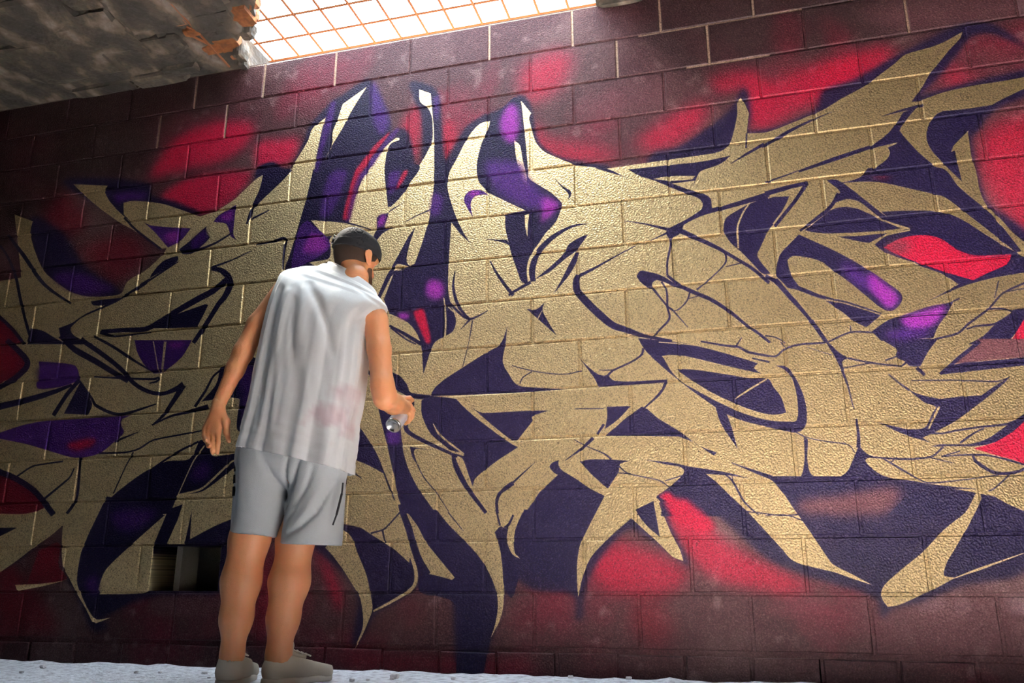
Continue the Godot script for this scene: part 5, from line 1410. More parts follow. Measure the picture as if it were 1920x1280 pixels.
	["n", 0, [-1929, 1123, -1862, 1271, -1804, 1207, -1782, 1179, -1775, 1167, -1773, 1158, -1773, 1150, -1775, 1141, -1781, 1126, -1788, 1110]],
	["n", 0, [-1979, 1111, -1945, 1170, -1920, 1209, -1894, 1240, -1858, 1278, -1878, 1292, -1914, 1254, -1941, 1222, -1966, 1182, -2001, 1123]],
	["p", 0, [-2310, 1043, -2211, 1068, -2163, 1078, -2122, 1084, -2068, 1090, -2009, 1093, -1941, 1094, -1546, 1095, -1585, 1081, -1598, 1073, -1601, 1068, -1601, 1063, -1598, 1056, -1576, 1028, -1572, 1022, -1571, 1016, -1573, 1011, -1579, 1002, -1610, 980, -1659, 941, -1684, 926, -1711, 917, -1727, 913, -1761, 908, -1796, 906, -1830, 907, -1846, 909, -1876, 915, -2078, 972, -2122, 983, -2197, 999, -2305, 1020]],
	["r", 14, [-1887, 973, -1863, 982, -1788, 993, -1735, 994, -1721, 988, -1730, 968, -1747, 954, -1802, 943, -1836, 942, -1854, 947, -1879, 960]],
	["n", 0, [-1696, 918, -1578, 916, -1541, 917, -1520, 920, -1494, 925, -1469, 933, -1453, 941, -1423, 960, -1403, 968, -1355, 976, -1263, 986, -1150, 1001, -1152, 1007, -1357, 983, -1392, 978, -1407, 975, -1428, 967, -1459, 948, -1474, 940, -1498, 932, -1523, 927, -1543, 925, -1579, 924, -1698, 927]],
	["n", 0, [-1613, 968, -1489, 1012, -1491, 1015, -1620, 980]],
	["n", 0, [-2330, 1160, -2180, 1184, -2077, 1204, -1990, 1227, -1904, 1258, -1912, 1270, -2002, 1248, -2131, 1224, -2218, 1210, -2346, 1194]],
	["n", 0, [-2171, 811, -2103, 852, -2079, 865, -2064, 870, -2052, 874, -2017, 878, -1894, 888, -1897, 896, -2020, 885, -2056, 881, -2069, 878, -2085, 871, -2109, 858, -2178, 818]],
	["n", 0, [-1965, 714, -1854, 797, -1844, 806, -1832, 823, -1821, 855, -1828, 858, -1840, 827, -1847, 816, -1856, 808, -1974, 722]],
	["n", 0, [-1509, 921, -1542, 854, -1589, 734, -1583, 731, -1536, 852, -1502, 918]],
	["n", 0, [-1617, 697, -1563, 742, -1496, 788, -1449, 817, -1391, 846, -1348, 862, -1320, 870, -1304, 872, -1288, 872, -1240, 871, -1226, 871, -1213, 873, -1201, 877, -1192, 885, -1185, 895, -1179, 907, -1165, 945, -1161, 954, -1156, 960, -1151, 962, -1146, 961, -1134, 957, -1123, 949, -1112, 940, -1108, 935, -1104, 927, -1095, 902, -1091, 895, -1085, 889, -1078, 885, -1063, 883, -1043, 884, -949, 896, -930, 897, -917, 896, -912, 893, -910, 888, -907, 876, -906, 854, -945, 837, -976, 822, -997, 807, -1054, 766, -1101, 736, -1118, 729, -1141, 724, -1172, 721, -1244, 717, -1264, 653, -1268, 646, -1274, 640, -1281, 636, -1306, 634, -1380, 634, -1564, 642]],
	["g", 0, [-1132, 937, -1161, 899, -1182, 866, -1207, 806, -1245, 710, -1240, 708, -1202, 804, -1176, 863, -1155, 896, -1126, 933]],
	["g", 0, [-914, 870, -953, 868, -973, 864, -983, 861, -1004, 846, -1061, 795, -1101, 761, -1114, 751, -1132, 742, -1157, 735, -1238, 721, -1235, 713, -1154, 726, -1139, 730, -1117, 738, -1093, 754, -1053, 788, -997, 839, -977, 854, -969, 857, -951, 861, -913, 864]],
	["n", 0, [-1165, 959, -1242, 928, -1287, 907, -1351, 869, -1436, 816, -1429, 809, -1344, 862, -1280, 898, -1235, 920, -1159, 950]],
	["n", 0, [-1808, 907, -1796, 754, -1795, 727, -1797, 716, -1804, 696, -1815, 677, -1836, 651, -1822, 644, -1801, 669, -1789, 689, -1780, 711, -1778, 724, -1778, 767, -1790, 905]],
	["d", 0, [-2268, 846, -2164, 810, -2122, 792, -2082, 772, -2002, 726, -1975, 709, -1965, 701, -1958, 693, -1956, 687, -1959, 681, -1966, 675, -1990, 665, -2022, 657, -2056, 652, -2076, 651, -2123, 651, -2228, 655]],
	["n", 0, [-2275, 846, -2200, 821, -2165, 808, -2104, 780, -2060, 757, -2031, 738, -2000, 713, -1915, 635, -1891, 651, -1960, 714, -1995, 744, -2027, 768, -2074, 795, -2105, 811, -2154, 833, -2192, 847, -2267, 872]],
	["n", 0, [-1620, 721, -1284, 654, -1445, 510, -1546, 427, -1569, 401, -1578, 388, -1585, 375, -1593, 348, -1599, 313, -1599, 304, -1597, 295, -1593, 287, -1586, 281, -1577, 276, -1541, 274, -1410, 277, -1466, 240, -1493, 225, -1505, 220, -1528, 214, -1551, 211, -1562, 211, -1584, 215, -1596, 219, -1608, 225, -1635, 243, -1662, 264, -1685, 287, -1702, 308, -1713, 328, -1717, 338, -1722, 360, -1724, 399, -1722, 429, -1718, 463, -1709, 499, -1696, 543, -1685, 570]],
	["n", 0, [-1282, 654, -1211, 675, -1223, 627, -1234, 594, -1271, 503, -1339, 498]],
	["n", 0, [-1159, 645, -1154, 521, -1089, 553, -1043, 574, -997, 591, -934, 612, -932, 576, -933, 565, -935, 555, -939, 546, -946, 538, -964, 531, -988, 525, -1017, 519, -1081, 509, -1154, 498, -1165, 499, -1179, 502]],
	["d", 0, [-1955, 480, -1887, 511, -1872, 515, -1859, 517, -1850, 515, -1843, 509, -1840, 498, -1838, 485, -1836, 440, -1835, 426, -1831, 414, -1825, 405, -1816, 396, -1779, 366, -1775, 361, -1777, 356, -1786, 351, -1800, 348, -1840, 342, -1931, 334, -1993, 333]],
	["n", 0, [-682, 2254, -387, 2213, -406, 2189, -419, 2169, -425, 2154, -442, 2103, -461, 2055, -466, 2038, -470, 2016, -478, 1954, -658, 1988, -675, 1990, -681, 1989, -683, 1987, -683, 1984, -679, 1979, -638, 1942, -601, 1905, -586, 1889, -575, 1874, -566, 1853, -561, 1826, -562, 1797, -565, 1788, -568, 1784, -572, 1781, -593, 1777, -650, 1774, -667, 1771, -667, 1769, -661, 1762, -638, 1748, -769, 1745, -767, 1804, -762, 1851, -746, 1932, -709, 2088]],
	["p", 0, [-694, 1989, -639, 1942, -607, 1912, -585, 1888, -575, 1874, -570, 1863, -566, 1848, -567, 1838, -572, 1829, -581, 1820, -594, 1811, -614, 1799, -637, 1788, -681, 1772, -733, 1746, -742, 1743, -750, 1743, -755, 1747, -759, 1755, -760, 1782, -755, 1835, -747, 1894, -743, 1919, -734, 1952, -727, 1966, -717, 1975]],
	["n", 0, [-309, 2223, -218, 2217, -166, 2210, -146, 2205, -134, 2199, -130, 2191, -132, 2181, -137, 2169, -145, 2157, -174, 2120, -208, 2068, -230, 2041, -269, 2006, -283, 2008]],
	["n", 0, [-337, 1961, -324, 1970, -314, 1975, -293, 1975, -284, 1976, -252, 1993, -197, 2024, -259, 1996, -275, 1987, -277, 1984, -279, 1978, -280, 1961, -295, 1917, -296, 1910, -294, 1906, -291, 1903, -278, 1901, -245, 1903, -280, 1889, -303, 1877, -320, 1859, -341, 1832, -347, 1849, -349, 1862, -346, 1872, -337, 1895, -334, 1907, -334, 1929]],
	["n", 0, [-364, 1906, -432, 1935, -480, 1954, -482, 1945, -433, 1929, -365, 1902]],
	["n", 0, [-196, 1920, -128, 1947, -70, 1965, -73, 1972, -122, 1954, -148, 1944, -197, 1922]],
	["n", 0, [-143, 1888, -167, 1814, -176, 1772, -180, 1742, -179, 1727, -178, 1722, -172, 1713, -156, 1697, -189, 1710, -209, 1717, -224, 1719, -229, 1717, -234, 1710, -242, 1682, -301, 1560, -309, 1568, -312, 1574, -296, 1615, -274, 1666, -226, 1751, -177, 1843, -163, 1864]],
	["n", 0, [-59, 2202, 13, 2192, 7, 2132, 5, 2096, 8, 2059, 16, 2024, 40, 1947, 61, 1892, 90, 1832, 122, 1779, 71, 1834, 29, 1894, 25, 1807, 21, 1707, 20, 1620, 21, 1582, 24, 1553, 30, 1527, 60, 1436, 61, 1424, 59, 1408, 54, 1392, 49, 1383, 46, 1379, 36, 1372, 13, 1362, 3, 1360, -19, 1349, -31, 1341, -41, 1330, -47, 1317, -59, 1282, -83, 1199, -91, 1286, -97, 1325, -103, 1351, -116, 1379, -126, 1395, -141, 1416, -152, 1427, -162, 1437, -182, 1450, -199, 1461, -253, 1487, -282, 1555, -236, 1684, -180, 1691, -167, 1694, -156, 1698, -147, 1704, -140, 1712, -129, 1733, -88, 1875, -78, 1915, -73, 1944, -64, 2006, -60, 2060]],
	["g", 0, [-1, 1548, 6, 1486, 10, 1431, 10, 1401, 8, 1362, 16, 1361, 18, 1408, 17, 1445, 13, 1486, 4, 1548]],
	["g", 0, [17, 1531, 42, 1486, 51, 1467, 53, 1470, 24, 1496, 21, 1493, 43, 1470, 52, 1464, 57, 1467, 55, 1472, 19, 1532]],
	["n", 0, [49, 1656, 42, 1619, 39, 1591, 41, 1564, 49, 1528, 55, 1512, 62, 1497, 69, 1482, 78, 1470, 92, 1453, 118, 1429, 124, 1435, 105, 1455, 92, 1471, 74, 1502, 63, 1531, 56, 1556, 50, 1590, 50, 1608, 53, 1655]],
	["n", 0, [-7, 1549, 33, 1499, 73, 1456, 91, 1440, 100, 1433, 110, 1428, 121, 1424, 132, 1425, 144, 1428, 169, 1439, 206, 1460, 204, 1463, 165, 1445, 141, 1437, 130, 1435, 121, 1435, 113, 1438, 105, 1442, 97, 1448, 81, 1463, 41, 1506, 0, 1555]],
	["n", 0, [123, 1434, 82, 1387, 83, 1385, 131, 1427]],
	["n", 0, [133, 1422, 120, 1330, 93, 1220, 96, 1219, 116, 1300, 128, 1355, 139, 1420]],
	["n", 0, [210, 1688, 231, 1639, 249, 1606, 281, 1557, 311, 1515, 323, 1524, 292, 1565, 249, 1628, 235, 1651, 214, 1690]],
	["n", 0, [177, 1798, 239, 1786, 272, 1783, 283, 1781, 287, 1779, 293, 1773, 296, 1765, 299, 1752, 283, 1763, 270, 1769, 226, 1784]],
	["n", 0, [-253, 1427, -183, 1383, -101, 1327, -92, 1341, -176, 1395, -248, 1435]],
	["n", 0, [-246, 1418, -203, 1383, -174, 1361, -151, 1347, -122, 1334, -120, 1338, -148, 1353, -170, 1366, -198, 1388, -241, 1425]],
	["n", 0, [207, 2379, 197, 2342, 166, 2265, 153, 2214, 148, 2186, 145, 2158, 146, 2126, 150, 2098, 153, 2085, 159, 2072, 167, 2060, 187, 2035, 195, 2023, 200, 2017, 375, 1907, 318, 1901, 281, 1899, 280, 1858, 282, 1834, 286, 1811, 304, 1728, 316, 1686, 329, 1649, 347, 1593, 353, 1580, 362, 1572, 376, 1565, 381, 1571, 382, 1577, 377, 1614, 378, 1644, 383, 1668, 391, 1690, 404, 1714, 425, 1738, 461, 1789, 472, 1801, 500, 1828, 509, 1840, 517, 1855, 527, 1880, 535, 1907, 537, 1919, 535, 1925, 528, 1936, 511, 1956, 493, 1975, 476, 1990, 408, 2043, 396, 2054, 388, 2065, 386, 2074, 386, 2094, 377, 2220, 361, 2400, 356, 2448, 347, 2461, 338, 2472, 329, 2480, 324, 2481, 319, 2480, 306, 2471, 273, 2441, 242, 2418]],
	["g", 0, [321, 2262, 342, 2242, 349, 2231, 351, 2224, 361, 2156, 375, 2095, 379, 2075, 381, 2042, 382, 1996, 370, 2015, 364, 2032, 335, 2147, 329, 2185]],
	["g", 0, [369, 1886, 390, 1891, 383, 1843, 381, 1780, 371, 1832]],
	["p", 0, [203, 2006, 180, 2025, 168, 2032, 157, 2036, 145, 2038, 128, 2038, 114, 2036, 103, 2030, 93, 2020, 89, 2012, 87, 2002, 87, 1995, 90, 1984, 110, 1941, 130, 1908, 121, 1947, 119, 1971, 123, 1988, 131, 2002, 141, 2010, 151, 2012, 179, 2011]],
	["n", 0, [276, 1892, 324, 1897, 373, 1900, 372, 1908, 323, 1906, 274, 1902]],
	["n", 0, [500, 2052, 541, 2004, 568, 1984, 578, 1971, 580, 1964, 579, 1958, 566, 1936, 567, 1958, 564, 1966, 562, 1970, 535, 2002]],
	["n", 0, [654, 1812, 628, 1816, 607, 1817, 579, 1814, 555, 1808, 518, 1793, 489, 1778, 472, 1766, 447, 1745, 432, 1731, 414, 1709, 406, 1695, 398, 1675, 390, 1644, 387, 1629, 388, 1606, 394, 1574, 417, 1575, 414, 1607, 414, 1620, 417, 1639, 427, 1676, 435, 1693, 444, 1706, 463, 1727, 478, 1741, 493, 1754, 518, 1772, 544, 1787, 567, 1798, 588, 1805, 608, 1809, 628, 1811, 654, 1810]],
	["g", 0, [419, 1715, 396, 1682, 389, 1669, 385, 1656, 382, 1638, 381, 1613, 387, 1576, 392, 1576, 387, 1613, 388, 1636, 391, 1654, 395, 1666, 401, 1678, 424, 1711]],
	["n", 0, [648, 1762, 635, 1761, 624, 1759, 586, 1742, 565, 1729, 558, 1719, 545, 1694, 525, 1671, 479, 1632, 412, 1583, 449, 1597, 476, 1610, 494, 1622, 547, 1663, 588, 1689, 601, 1702]],
	["n", 0, [593, 1689, 570, 1649, 529, 1571, 492, 1509, 512, 1530, 552, 1575, 567, 1596, 580, 1615, 590, 1634, 595, 1647, 605, 1688]],
	["n", 0, [391, 1579, 309, 1537, 294, 1525, 300, 1517, 317, 1529, 398, 1566]],
	["n", 0, [376, 1454, 400, 1448, 411, 1447, 417, 1448, 422, 1450, 432, 1456, 453, 1474, 445, 1450, 445, 1439, 449, 1428, 472, 1383, 504, 1326, 411, 1419]],
	["g", 0, [426, 1405, 444, 1439, 441, 1440, 423, 1407]],
	["n", 0, [667, 2093, 716, 2072, 748, 2056, 764, 2047, 804, 2017, 863, 1986, 765, 2035, 702, 2063, 686, 2074]],
	["n", 0, [828, 2045, 987, 2042, 1108, 2038, 1162, 2040, 1257, 2049, 1232, 2029, 1211, 2017, 1193, 2011, 1141, 1999, 1130, 1995, 1123, 1988, 1116, 1975, 1094, 1925, 1104, 1955, 1025, 1954, 999, 1956, 980, 1961, 963, 1967, 912, 1990, 885, 2003, 864, 2017]],
	["g", 0, [934, 1986, 967, 1989, 995, 1990, 1039, 1986, 1108, 1977, 1100, 1967, 1093, 1962, 1060, 1963, 1000, 1967]],
	["n", 0, [933, 1981, 971, 1970, 999, 1959, 1018, 1950, 1074, 1919, 1120, 1899, 1143, 1886, 1155, 1876, 1163, 1865, 1165, 1860, 1166, 1848, 1166, 1822, 1209, 1826, 1396, 1868, 1394, 1841, 1143, 1797, 1113, 1789, 1072, 1773, 1049, 1761, 1046, 1757, 1042, 1741, 1030, 1724, 1022, 1718, 1003, 1710, 997, 1705, 991, 1696, 978, 1720, 974, 1730, 975, 1738, 978, 1744, 984, 1749, 994, 1756, 1056, 1782, 1083, 1796, 1110, 1812, 1123, 1821, 1127, 1828, 1130, 1838, 1130, 1848, 1128, 1854, 1122, 1865, 1113, 1874, 1106, 1879, 1036, 1918]],
	["n", 0, [802, 1808, 890, 1780, 992, 1737, 996, 1751, 919, 1777, 879, 1790, 802, 1810]],
	["n", 0, [910, 1706, 995, 1733, 992, 1743, 909, 1708]],
	["n", 0, [1021, 1730, 1120, 1672, 1177, 1635, 1206, 1614, 1293, 1545, 1315, 1523, 1360, 1471, 1368, 1481, 1324, 1532, 1301, 1555, 1184, 1649, 1156, 1669, 1031, 1750]],
	["n", 0, [986, 1712, 987, 1692, 986, 1677, 973, 1626, 968, 1599, 966, 1546, 974, 1546, 975, 1580, 977, 1606, 981, 1623, 993, 1667, 995, 1680, 996, 1711]],
	["n", 0, [966, 1542, 1001, 1505, 1014, 1492, 1026, 1482, 1045, 1470, 1066, 1457, 1128, 1423, 1162, 1398, 1204, 1363, 1262, 1304, 1304, 1268, 1343, 1228, 1350, 1235, 1311, 1276, 1269, 1312, 1228, 1357, 1213, 1373, 1170, 1410, 1135, 1437, 1081, 1467, 1028, 1499, 1009, 1515, 973, 1550]],
	["n", 0, [845, 1555, 854, 1572, 857, 1575, 863, 1577, 870, 1577, 878, 1575, 905, 1566, 928, 1557, 951, 1545, 965, 1535, 993, 1512, 1008, 1502, 1035, 1487, 1075, 1467, 1038, 1477, 1012, 1487, 996, 1495, 950, 1522, 929, 1530, 923, 1530, 918, 1528, 910, 1522, 907, 1517, 906, 1511, 906, 1508, 913, 1488, 888, 1502, 870, 1517, 855, 1534]],
	["n", 0, [904, 1494, 959, 1413, 969, 1403, 984, 1390, 1039, 1317, 1041, 1319, 988, 1395, 983, 1401, 971, 1411, 958, 1428, 935, 1462, 912, 1500]],
	["n", 0, [941, 1520, 954, 1498, 959, 1486, 960, 1479, 961, 1464, 959, 1411, 961, 1397, 966, 1378, 966, 1367, 962, 1357, 952, 1345, 927, 1322, 880, 1274, 883, 1270, 932, 1316, 958, 1339, 969, 1352, 972, 1358, 974, 1365, 974, 1379, 969, 1398, 967, 1412, 969, 1464, 967, 1481, 966, 1488, 960, 1501, 948, 1524]],
	["n", 0, [986, 1389, 999, 1391, 1009, 1394, 1021, 1404, 1035, 1416, 1043, 1426, 1049, 1436, 1059, 1464, 1053, 1467, 1044, 1439, 1038, 1429, 1031, 1421, 1018, 1408, 1006, 1399, 998, 1395, 986, 1394]],
	["n", 0, [1047, 1436, 1090, 1445, 1089, 1448, 1046, 1440]],
	["n", 0, [1085, 1470, 1115, 1493, 1168, 1537, 1190, 1557, 1204, 1573, 1210, 1586, 1211, 1595, 1211, 1604, 1208, 1619, 1204, 1625, 1198, 1633, 1191, 1627, 1201, 1615, 1203, 1607, 1204, 1595, 1202, 1584, 1196, 1573, 1178, 1553, 1157, 1534, 1112, 1498, 1081, 1476]],
	["n", 0, [1204, 1559, 1267, 1568, 1266, 1573, 1204, 1563]],
	["n", 0, [848, 1693, 774, 1661, 669, 1613, 628, 1597, 592, 1585, 599, 1569, 662, 1598, 764, 1650, 848, 1690]],
	["n", 0, [594, 1590, 586, 1580, 581, 1571, 578, 1559, 576, 1549, 576, 1537, 577, 1523, 582, 1509, 585, 1501, 594, 1487, 604, 1473, 636, 1434, 675, 1391, 713, 1354, 734, 1338, 751, 1329, 802, 1312, 848, 1294, 867, 1288, 894, 1281, 973, 1263, 975, 1272, 897, 1294, 862, 1306, 846, 1313, 810, 1333, 762, 1355, 748, 1363, 737, 1372, 722, 1387, 666, 1447, 634, 1486, 615, 1510, 609, 1520, 606, 1529, 604, 1546, 604, 1560, 611, 1580]],
	["n", 0, [1206, 1740, 1215, 1765, 1221, 1774, 1226, 1778, 1244, 1789, 1271, 1803, 1297, 1816, 1318, 1824, 1363, 1838, 1389, 1842, 1422, 1841, 1471, 1837, 1458, 1809, 1416, 1741, 1406, 1728, 1386, 1708, 1377, 1697, 1368, 1680, 1341, 1626, 1329, 1606, 1328, 1599, 1329, 1590, 1336, 1573, 1348, 1551, 1372, 1515, 1359, 1514, 1350, 1514, 1342, 1518, 1338, 1521, 1329, 1532, 1305, 1567, 1268, 1617, 1233, 1656, 1219, 1680, 1206, 1711, 1205, 1724]],
	["g", 0, [1316, 1830, 1296, 1807, 1285, 1791, 1272, 1766, 1261, 1740, 1257, 1723, 1254, 1699, 1254, 1635, 1261, 1635, 1262, 1698, 1264, 1722, 1268, 1737, 1278, 1762, 1291, 1787, 1301, 1803, 1319, 1826]],
	["n", 0, [1385, 1906, 1459, 1925, 1495, 1936, 1522, 1945, 1522, 1948, 1449, 1929, 1383, 1913]],
	["n", 0, [1382, 1850, 1548, 1880, 1546, 1895, 1468, 1886, 1378, 1870]],
	["n", 0, [1536, 1890, 1508, 1849, 1485, 1817, 1400, 1719, 1409, 1709, 1494, 1806, 1519, 1839, 1548, 1879]],
	["g", 0, [1390, 1836, 1483, 1861, 1495, 1862, 1491, 1852, 1478, 1832, 1449, 1790, 1427, 1762, 1397, 1726, 1402, 1720, 1440, 1766, 1477, 1816, 1497, 1847, 1501, 1856, 1503, 1863, 1500, 1870, 1494, 1872, 1481, 1870, 1435, 1857, 1388, 1842]],
	["g", 0, [1583, 1730, 1605, 1760, 1617, 1773, 1628, 1781, 1639, 1786, 1656, 1791, 1675, 1792, 1698, 1790, 1713, 1786, 1727, 1782, 1741, 1772, 1767, 1743, 1791, 1711, 1805, 1698, 1841, 1676, 1899, 1647, 1818, 1643, 1689, 1644, 1631, 1648, 1607, 1650, 1576, 1656, 1551, 1664, 1523, 1677]],
	["n", 0, [1516, 1684, 1583, 1730, 1607, 1749, 1615, 1755, 1626, 1759, 1642, 1764, 1660, 1765, 1672, 1765, 1684, 1763, 1702, 1758, 1720, 1751, 1731, 1744, 1765, 1721, 1799, 1693, 1866, 1650, 1817, 1649, 1781, 1649, 1687, 1653, 1616, 1658, 1586, 1662, 1563, 1667, 1541, 1673]],
	["n", 0, [1500, 1679, 1597, 1742, 1620, 1760, 1626, 1766, 1638, 1781, 1663, 1820, 1651, 1830, 1633, 1798, 1617, 1777, 1598, 1761, 1496, 1687]],
	["n", 0, [1618, 1889, 1641, 1889, 1653, 1886, 1658, 1883, 1670, 1874, 1684, 1861, 1720, 1821, 1806, 1719, 1825, 1703, 1899, 1648, 1843, 1675, 1816, 1690, 1805, 1698, 1785, 1716, 1743, 1767, 1730, 1779, 1712, 1790, 1695, 1796, 1682, 1797, 1666, 1794, 1633, 1785, 1649, 1805, 1658, 1819, 1663, 1830, 1662, 1835, 1658, 1843, 1644, 1859]],
	["n", 0, [1776, 1920, 1905, 1907, 1982, 1897, 2014, 1891, 2037, 1884, 2048, 1876, 2056, 1866, 2062, 1856, 2081, 1808, 2087, 1798, 2112, 1762, 2168, 1692, 2187, 1663, 2216, 1607, 2259, 1515, 2241, 1511, 2179, 1589, 2052, 1742, 2035, 1759, 2027, 1766, 1863, 1835, 1828, 1848, 1808, 1854, 1781, 1860, 1746, 1865, 1710, 1867, 1657, 1869, 1710, 1874, 1734, 1881, 1745, 1886, 1752, 1892]],
	["d", 19, [1783, 1893, 1801, 1894, 1827, 1890, 1848, 1879, 1858, 1868, 1843, 1865, 1819, 1868, 1796, 1880]],
	["n", 0, [1803, 1728, 1875, 1723, 1958, 1714, 1987, 1708, 2012, 1702, 2036, 1692, 2050, 1684, 2070, 1670, 2097, 1647, 2146, 1597, 2203, 1543, 2220, 1528, 2245, 1509, 2268, 1488, 2259, 1431, 2157, 1421, 2117, 1414, 2069, 1403, 2028, 1391, 1913, 1346, 1971, 1373, 2034, 1406, 2006, 1434, 1981, 1454, 1962, 1465, 1895, 1500, 1819, 1546, 1793, 1564, 1782, 1574, 1764, 1594, 1792, 1616, 1808, 1626, 1816, 1629, 1849, 1638, 1899, 1647, 1870, 1662, 1850, 1676, 1831, 1696]],
	["r", 0, [1796, 1582, 1843, 1604, 1853, 1608, 1870, 1612, 1888, 1615, 1906, 1616, 1924, 1616, 1949, 1613, 1973, 1606, 1995, 1595, 2009, 1584, 2035, 1556, 2048, 1543, 2067, 1530, 2087, 1520, 2103, 1515, 2132, 1511, 2227, 1507, 2216, 1484, 2208, 1473, 2204, 1468, 2189, 1460, 2133, 1439, 2085, 1417, 1983, 1464, 1928, 1493, 1863, 1531, 1822, 1557, 1810, 1567]],
	["n", 19, [1966, 1618, 2009, 1597, 2055, 1548, 2094, 1520, 2120, 1514, 2169, 1510, 2200, 1511, 2215, 1515, 2208, 1524, 2186, 1538, 2069, 1601, 2024, 1614]],
	["k", 29, [1795, 1587, 1814, 1598, 1861, 1608, 1881, 1599, 1887, 1584, 1884, 1566, 1876, 1549, 1869, 1544, 1860, 1543, 1840, 1548, 1816, 1562, 1797, 1578]],
	["g", 0, [1896, 1643, 1837, 1638, 1816, 1634, 1795, 1628, 1765, 1617, 1749, 1610, 1744, 1605, 1742, 1600, 1742, 1595, 1746, 1587, 1753, 1579, 1760, 1572, 1772, 1564, 1829, 1533, 1908, 1496, 1909, 1500, 1831, 1538, 1795, 1557, 1774, 1569, 1764, 1577, 1757, 1584, 1750, 1595, 1748, 1599, 1752, 1603, 1767, 1611, 1797, 1622, 1817, 1627, 1838, 1631, 1896, 1637]],
	["n", 0, [1634, 1643, 1684, 1639, 1721, 1636, 1817, 1638, 1746, 1604, 1713, 1613]],
	["n", 0, [1492, 1668, 1593, 1602, 1630, 1576, 1669, 1546, 1705, 1517, 1745, 1481, 1785, 1441, 1819, 1408, 1827, 1399, 1831, 1392, 1836, 1382, 1837, 1372, 1835, 1364, 1832, 1356, 1825, 1345, 1819, 1338, 1811, 1332, 1803, 1326, 1794, 1323, 1790, 1322, 1782, 1323, 1775, 1325, 1767, 1330, 1755, 1340, 1746, 1349, 1662, 1447, 1600, 1508, 1574, 1538, 1565, 1545, 1548, 1555, 1530, 1563, 1504, 1571, 1482, 1577, 1464, 1580, 1457, 1578, 1451, 1575, 1442, 1567, 1440, 1560, 1441, 1547, 1444, 1523, 1449, 1502, 1456, 1483, 1472, 1454, 1458, 1445, 1450, 1443, 1446, 1443, 1434, 1448, 1421, 1458, 1414, 1466, 1403, 1480, 1397, 1492, 1393, 1505, 1392, 1513, 1394, 1529, 1401, 1558, 1411, 1584, 1415, 1591, 1423, 1602]],
	["n", 0, [1390, 1488, 1413, 1465, 1429, 1453, 1468, 1436, 1504, 1416, 1537, 1399, 1560, 1390, 1618, 1373, 1642, 1364, 1688, 1343, 1755, 1311, 1758, 1317, 1691, 1350, 1645, 1372, 1574, 1398, 1543, 1412, 1475, 1452, 1446, 1465, 1433, 1472, 1420, 1484, 1402, 1502]],
	["n", 0, [1564, 1385, 1608, 1373, 1643, 1361, 1688, 1342, 1756, 1311, 1699, 1266, 1676, 1280, 1660, 1292, 1650, 1301, 1621, 1332]],
	["g", 0, [1564, 1389, 1607, 1374, 1643, 1360, 1757, 1307, 1759, 1311, 1644, 1365, 1608, 1378, 1565, 1392]],
	["n", 0, [1348, 1498, 1369, 1485, 1379, 1477, 1394, 1459, 1432, 1402, 1467, 1354, 1488, 1322, 1512, 1279, 1546, 1214, 1558, 1222, 1517, 1303, 1494, 1344, 1480, 1366, 1445, 1414, 1414, 1462, 1401, 1479, 1395, 1486, 1384, 1496, 1355, 1513]],
	["g", 0, [1388, 1503, 1419, 1458, 1443, 1422, 1509, 1311, 1512, 1313, 1464, 1397, 1439, 1438, 1391, 1506]],
	["n", 0, [1716, 1248, 1758, 1277, 1776, 1287, 1797, 1295, 1863, 1311, 1911, 1326, 1941, 1331, 2007, 1338, 1978, 1291, 1954, 1263, 1946, 1252, 1935, 1233, 1922, 1206, 1813, 1209, 1744, 1209]],
	["n", 0, [2030, 1354, 1978, 1332, 1979, 1328, 2032, 1349]],
	["n", 0, [2166, 1407, 2144, 1342, 2147, 1341, 2170, 1406]],
	["n", 0, [2253, 1395, 2204, 1376, 2182, 1365, 2173, 1360, 2158, 1347, 2134, 1321, 2121, 1307, 2102, 1294, 2042, 1253, 2031, 1243, 2018, 1230, 2009, 1224, 2003, 1221, 1985, 1215, 1926, 1205, 1926, 1198, 1986, 1208, 2005, 1213, 2012, 1217, 2022, 1224, 2046, 1246, 2105, 1287, 2124, 1302, 2138, 1316, 2161, 1342, 2175, 1354, 2184, 1359, 2206, 1369, 2254, 1388]],
	["n", 0, [2174, 1359, 2250, 1368, 2250, 1372, 2174, 1363]],
	["n", 0, [2122, 1300, 2148, 1299, 2165, 1297, 2177, 1292, 2192, 1282, 2196, 1289, 2176, 1301, 2161, 1305, 2123, 1307]],
	["n", 0, [2191, 1281, 2156, 1259, 2138, 1250, 2131, 1247, 2115, 1244, 2076, 1244, 2064, 1242, 2037, 1235, 2038, 1229, 2069, 1237, 2115, 1237, 2132, 1240, 2140, 1243, 2158, 1252, 2194, 1273]],
	["n", 0, [2199, 1293, 2219, 1293, 2234, 1295, 2250, 1301, 2271, 1312, 2243, 1266, 2232, 1249, 2220, 1234, 2184, 1193, 2171, 1180, 2154, 1165, 2034, 1174, 2068, 1190, 2090, 1203, 2101, 1212, 2120, 1231, 2131, 1240, 2178, 1269, 2188, 1279]],
	["r", 0, [2243, 1269, 2222, 1245, 2184, 1188, 2163, 1164, 2226, 1160]],
	["n", 0, [1558, 1215, 1607, 1237, 1631, 1245, 1641, 1247, 1652, 1248, 1674, 1247, 1720, 1240, 1721, 1247, 1675, 1254, 1652, 1255, 1641, 1254, 1630, 1252, 1605, 1243, 1556, 1221]],
	["n", 0, [1641, 1277, 1640, 1253, 1644, 1253, 1645, 1277]],
	["n", 0, [1331, 1259, 1365, 1250, 1379, 1243, 1402, 1225, 1404, 1229, 1381, 1247, 1366, 1255, 1332, 1264]],
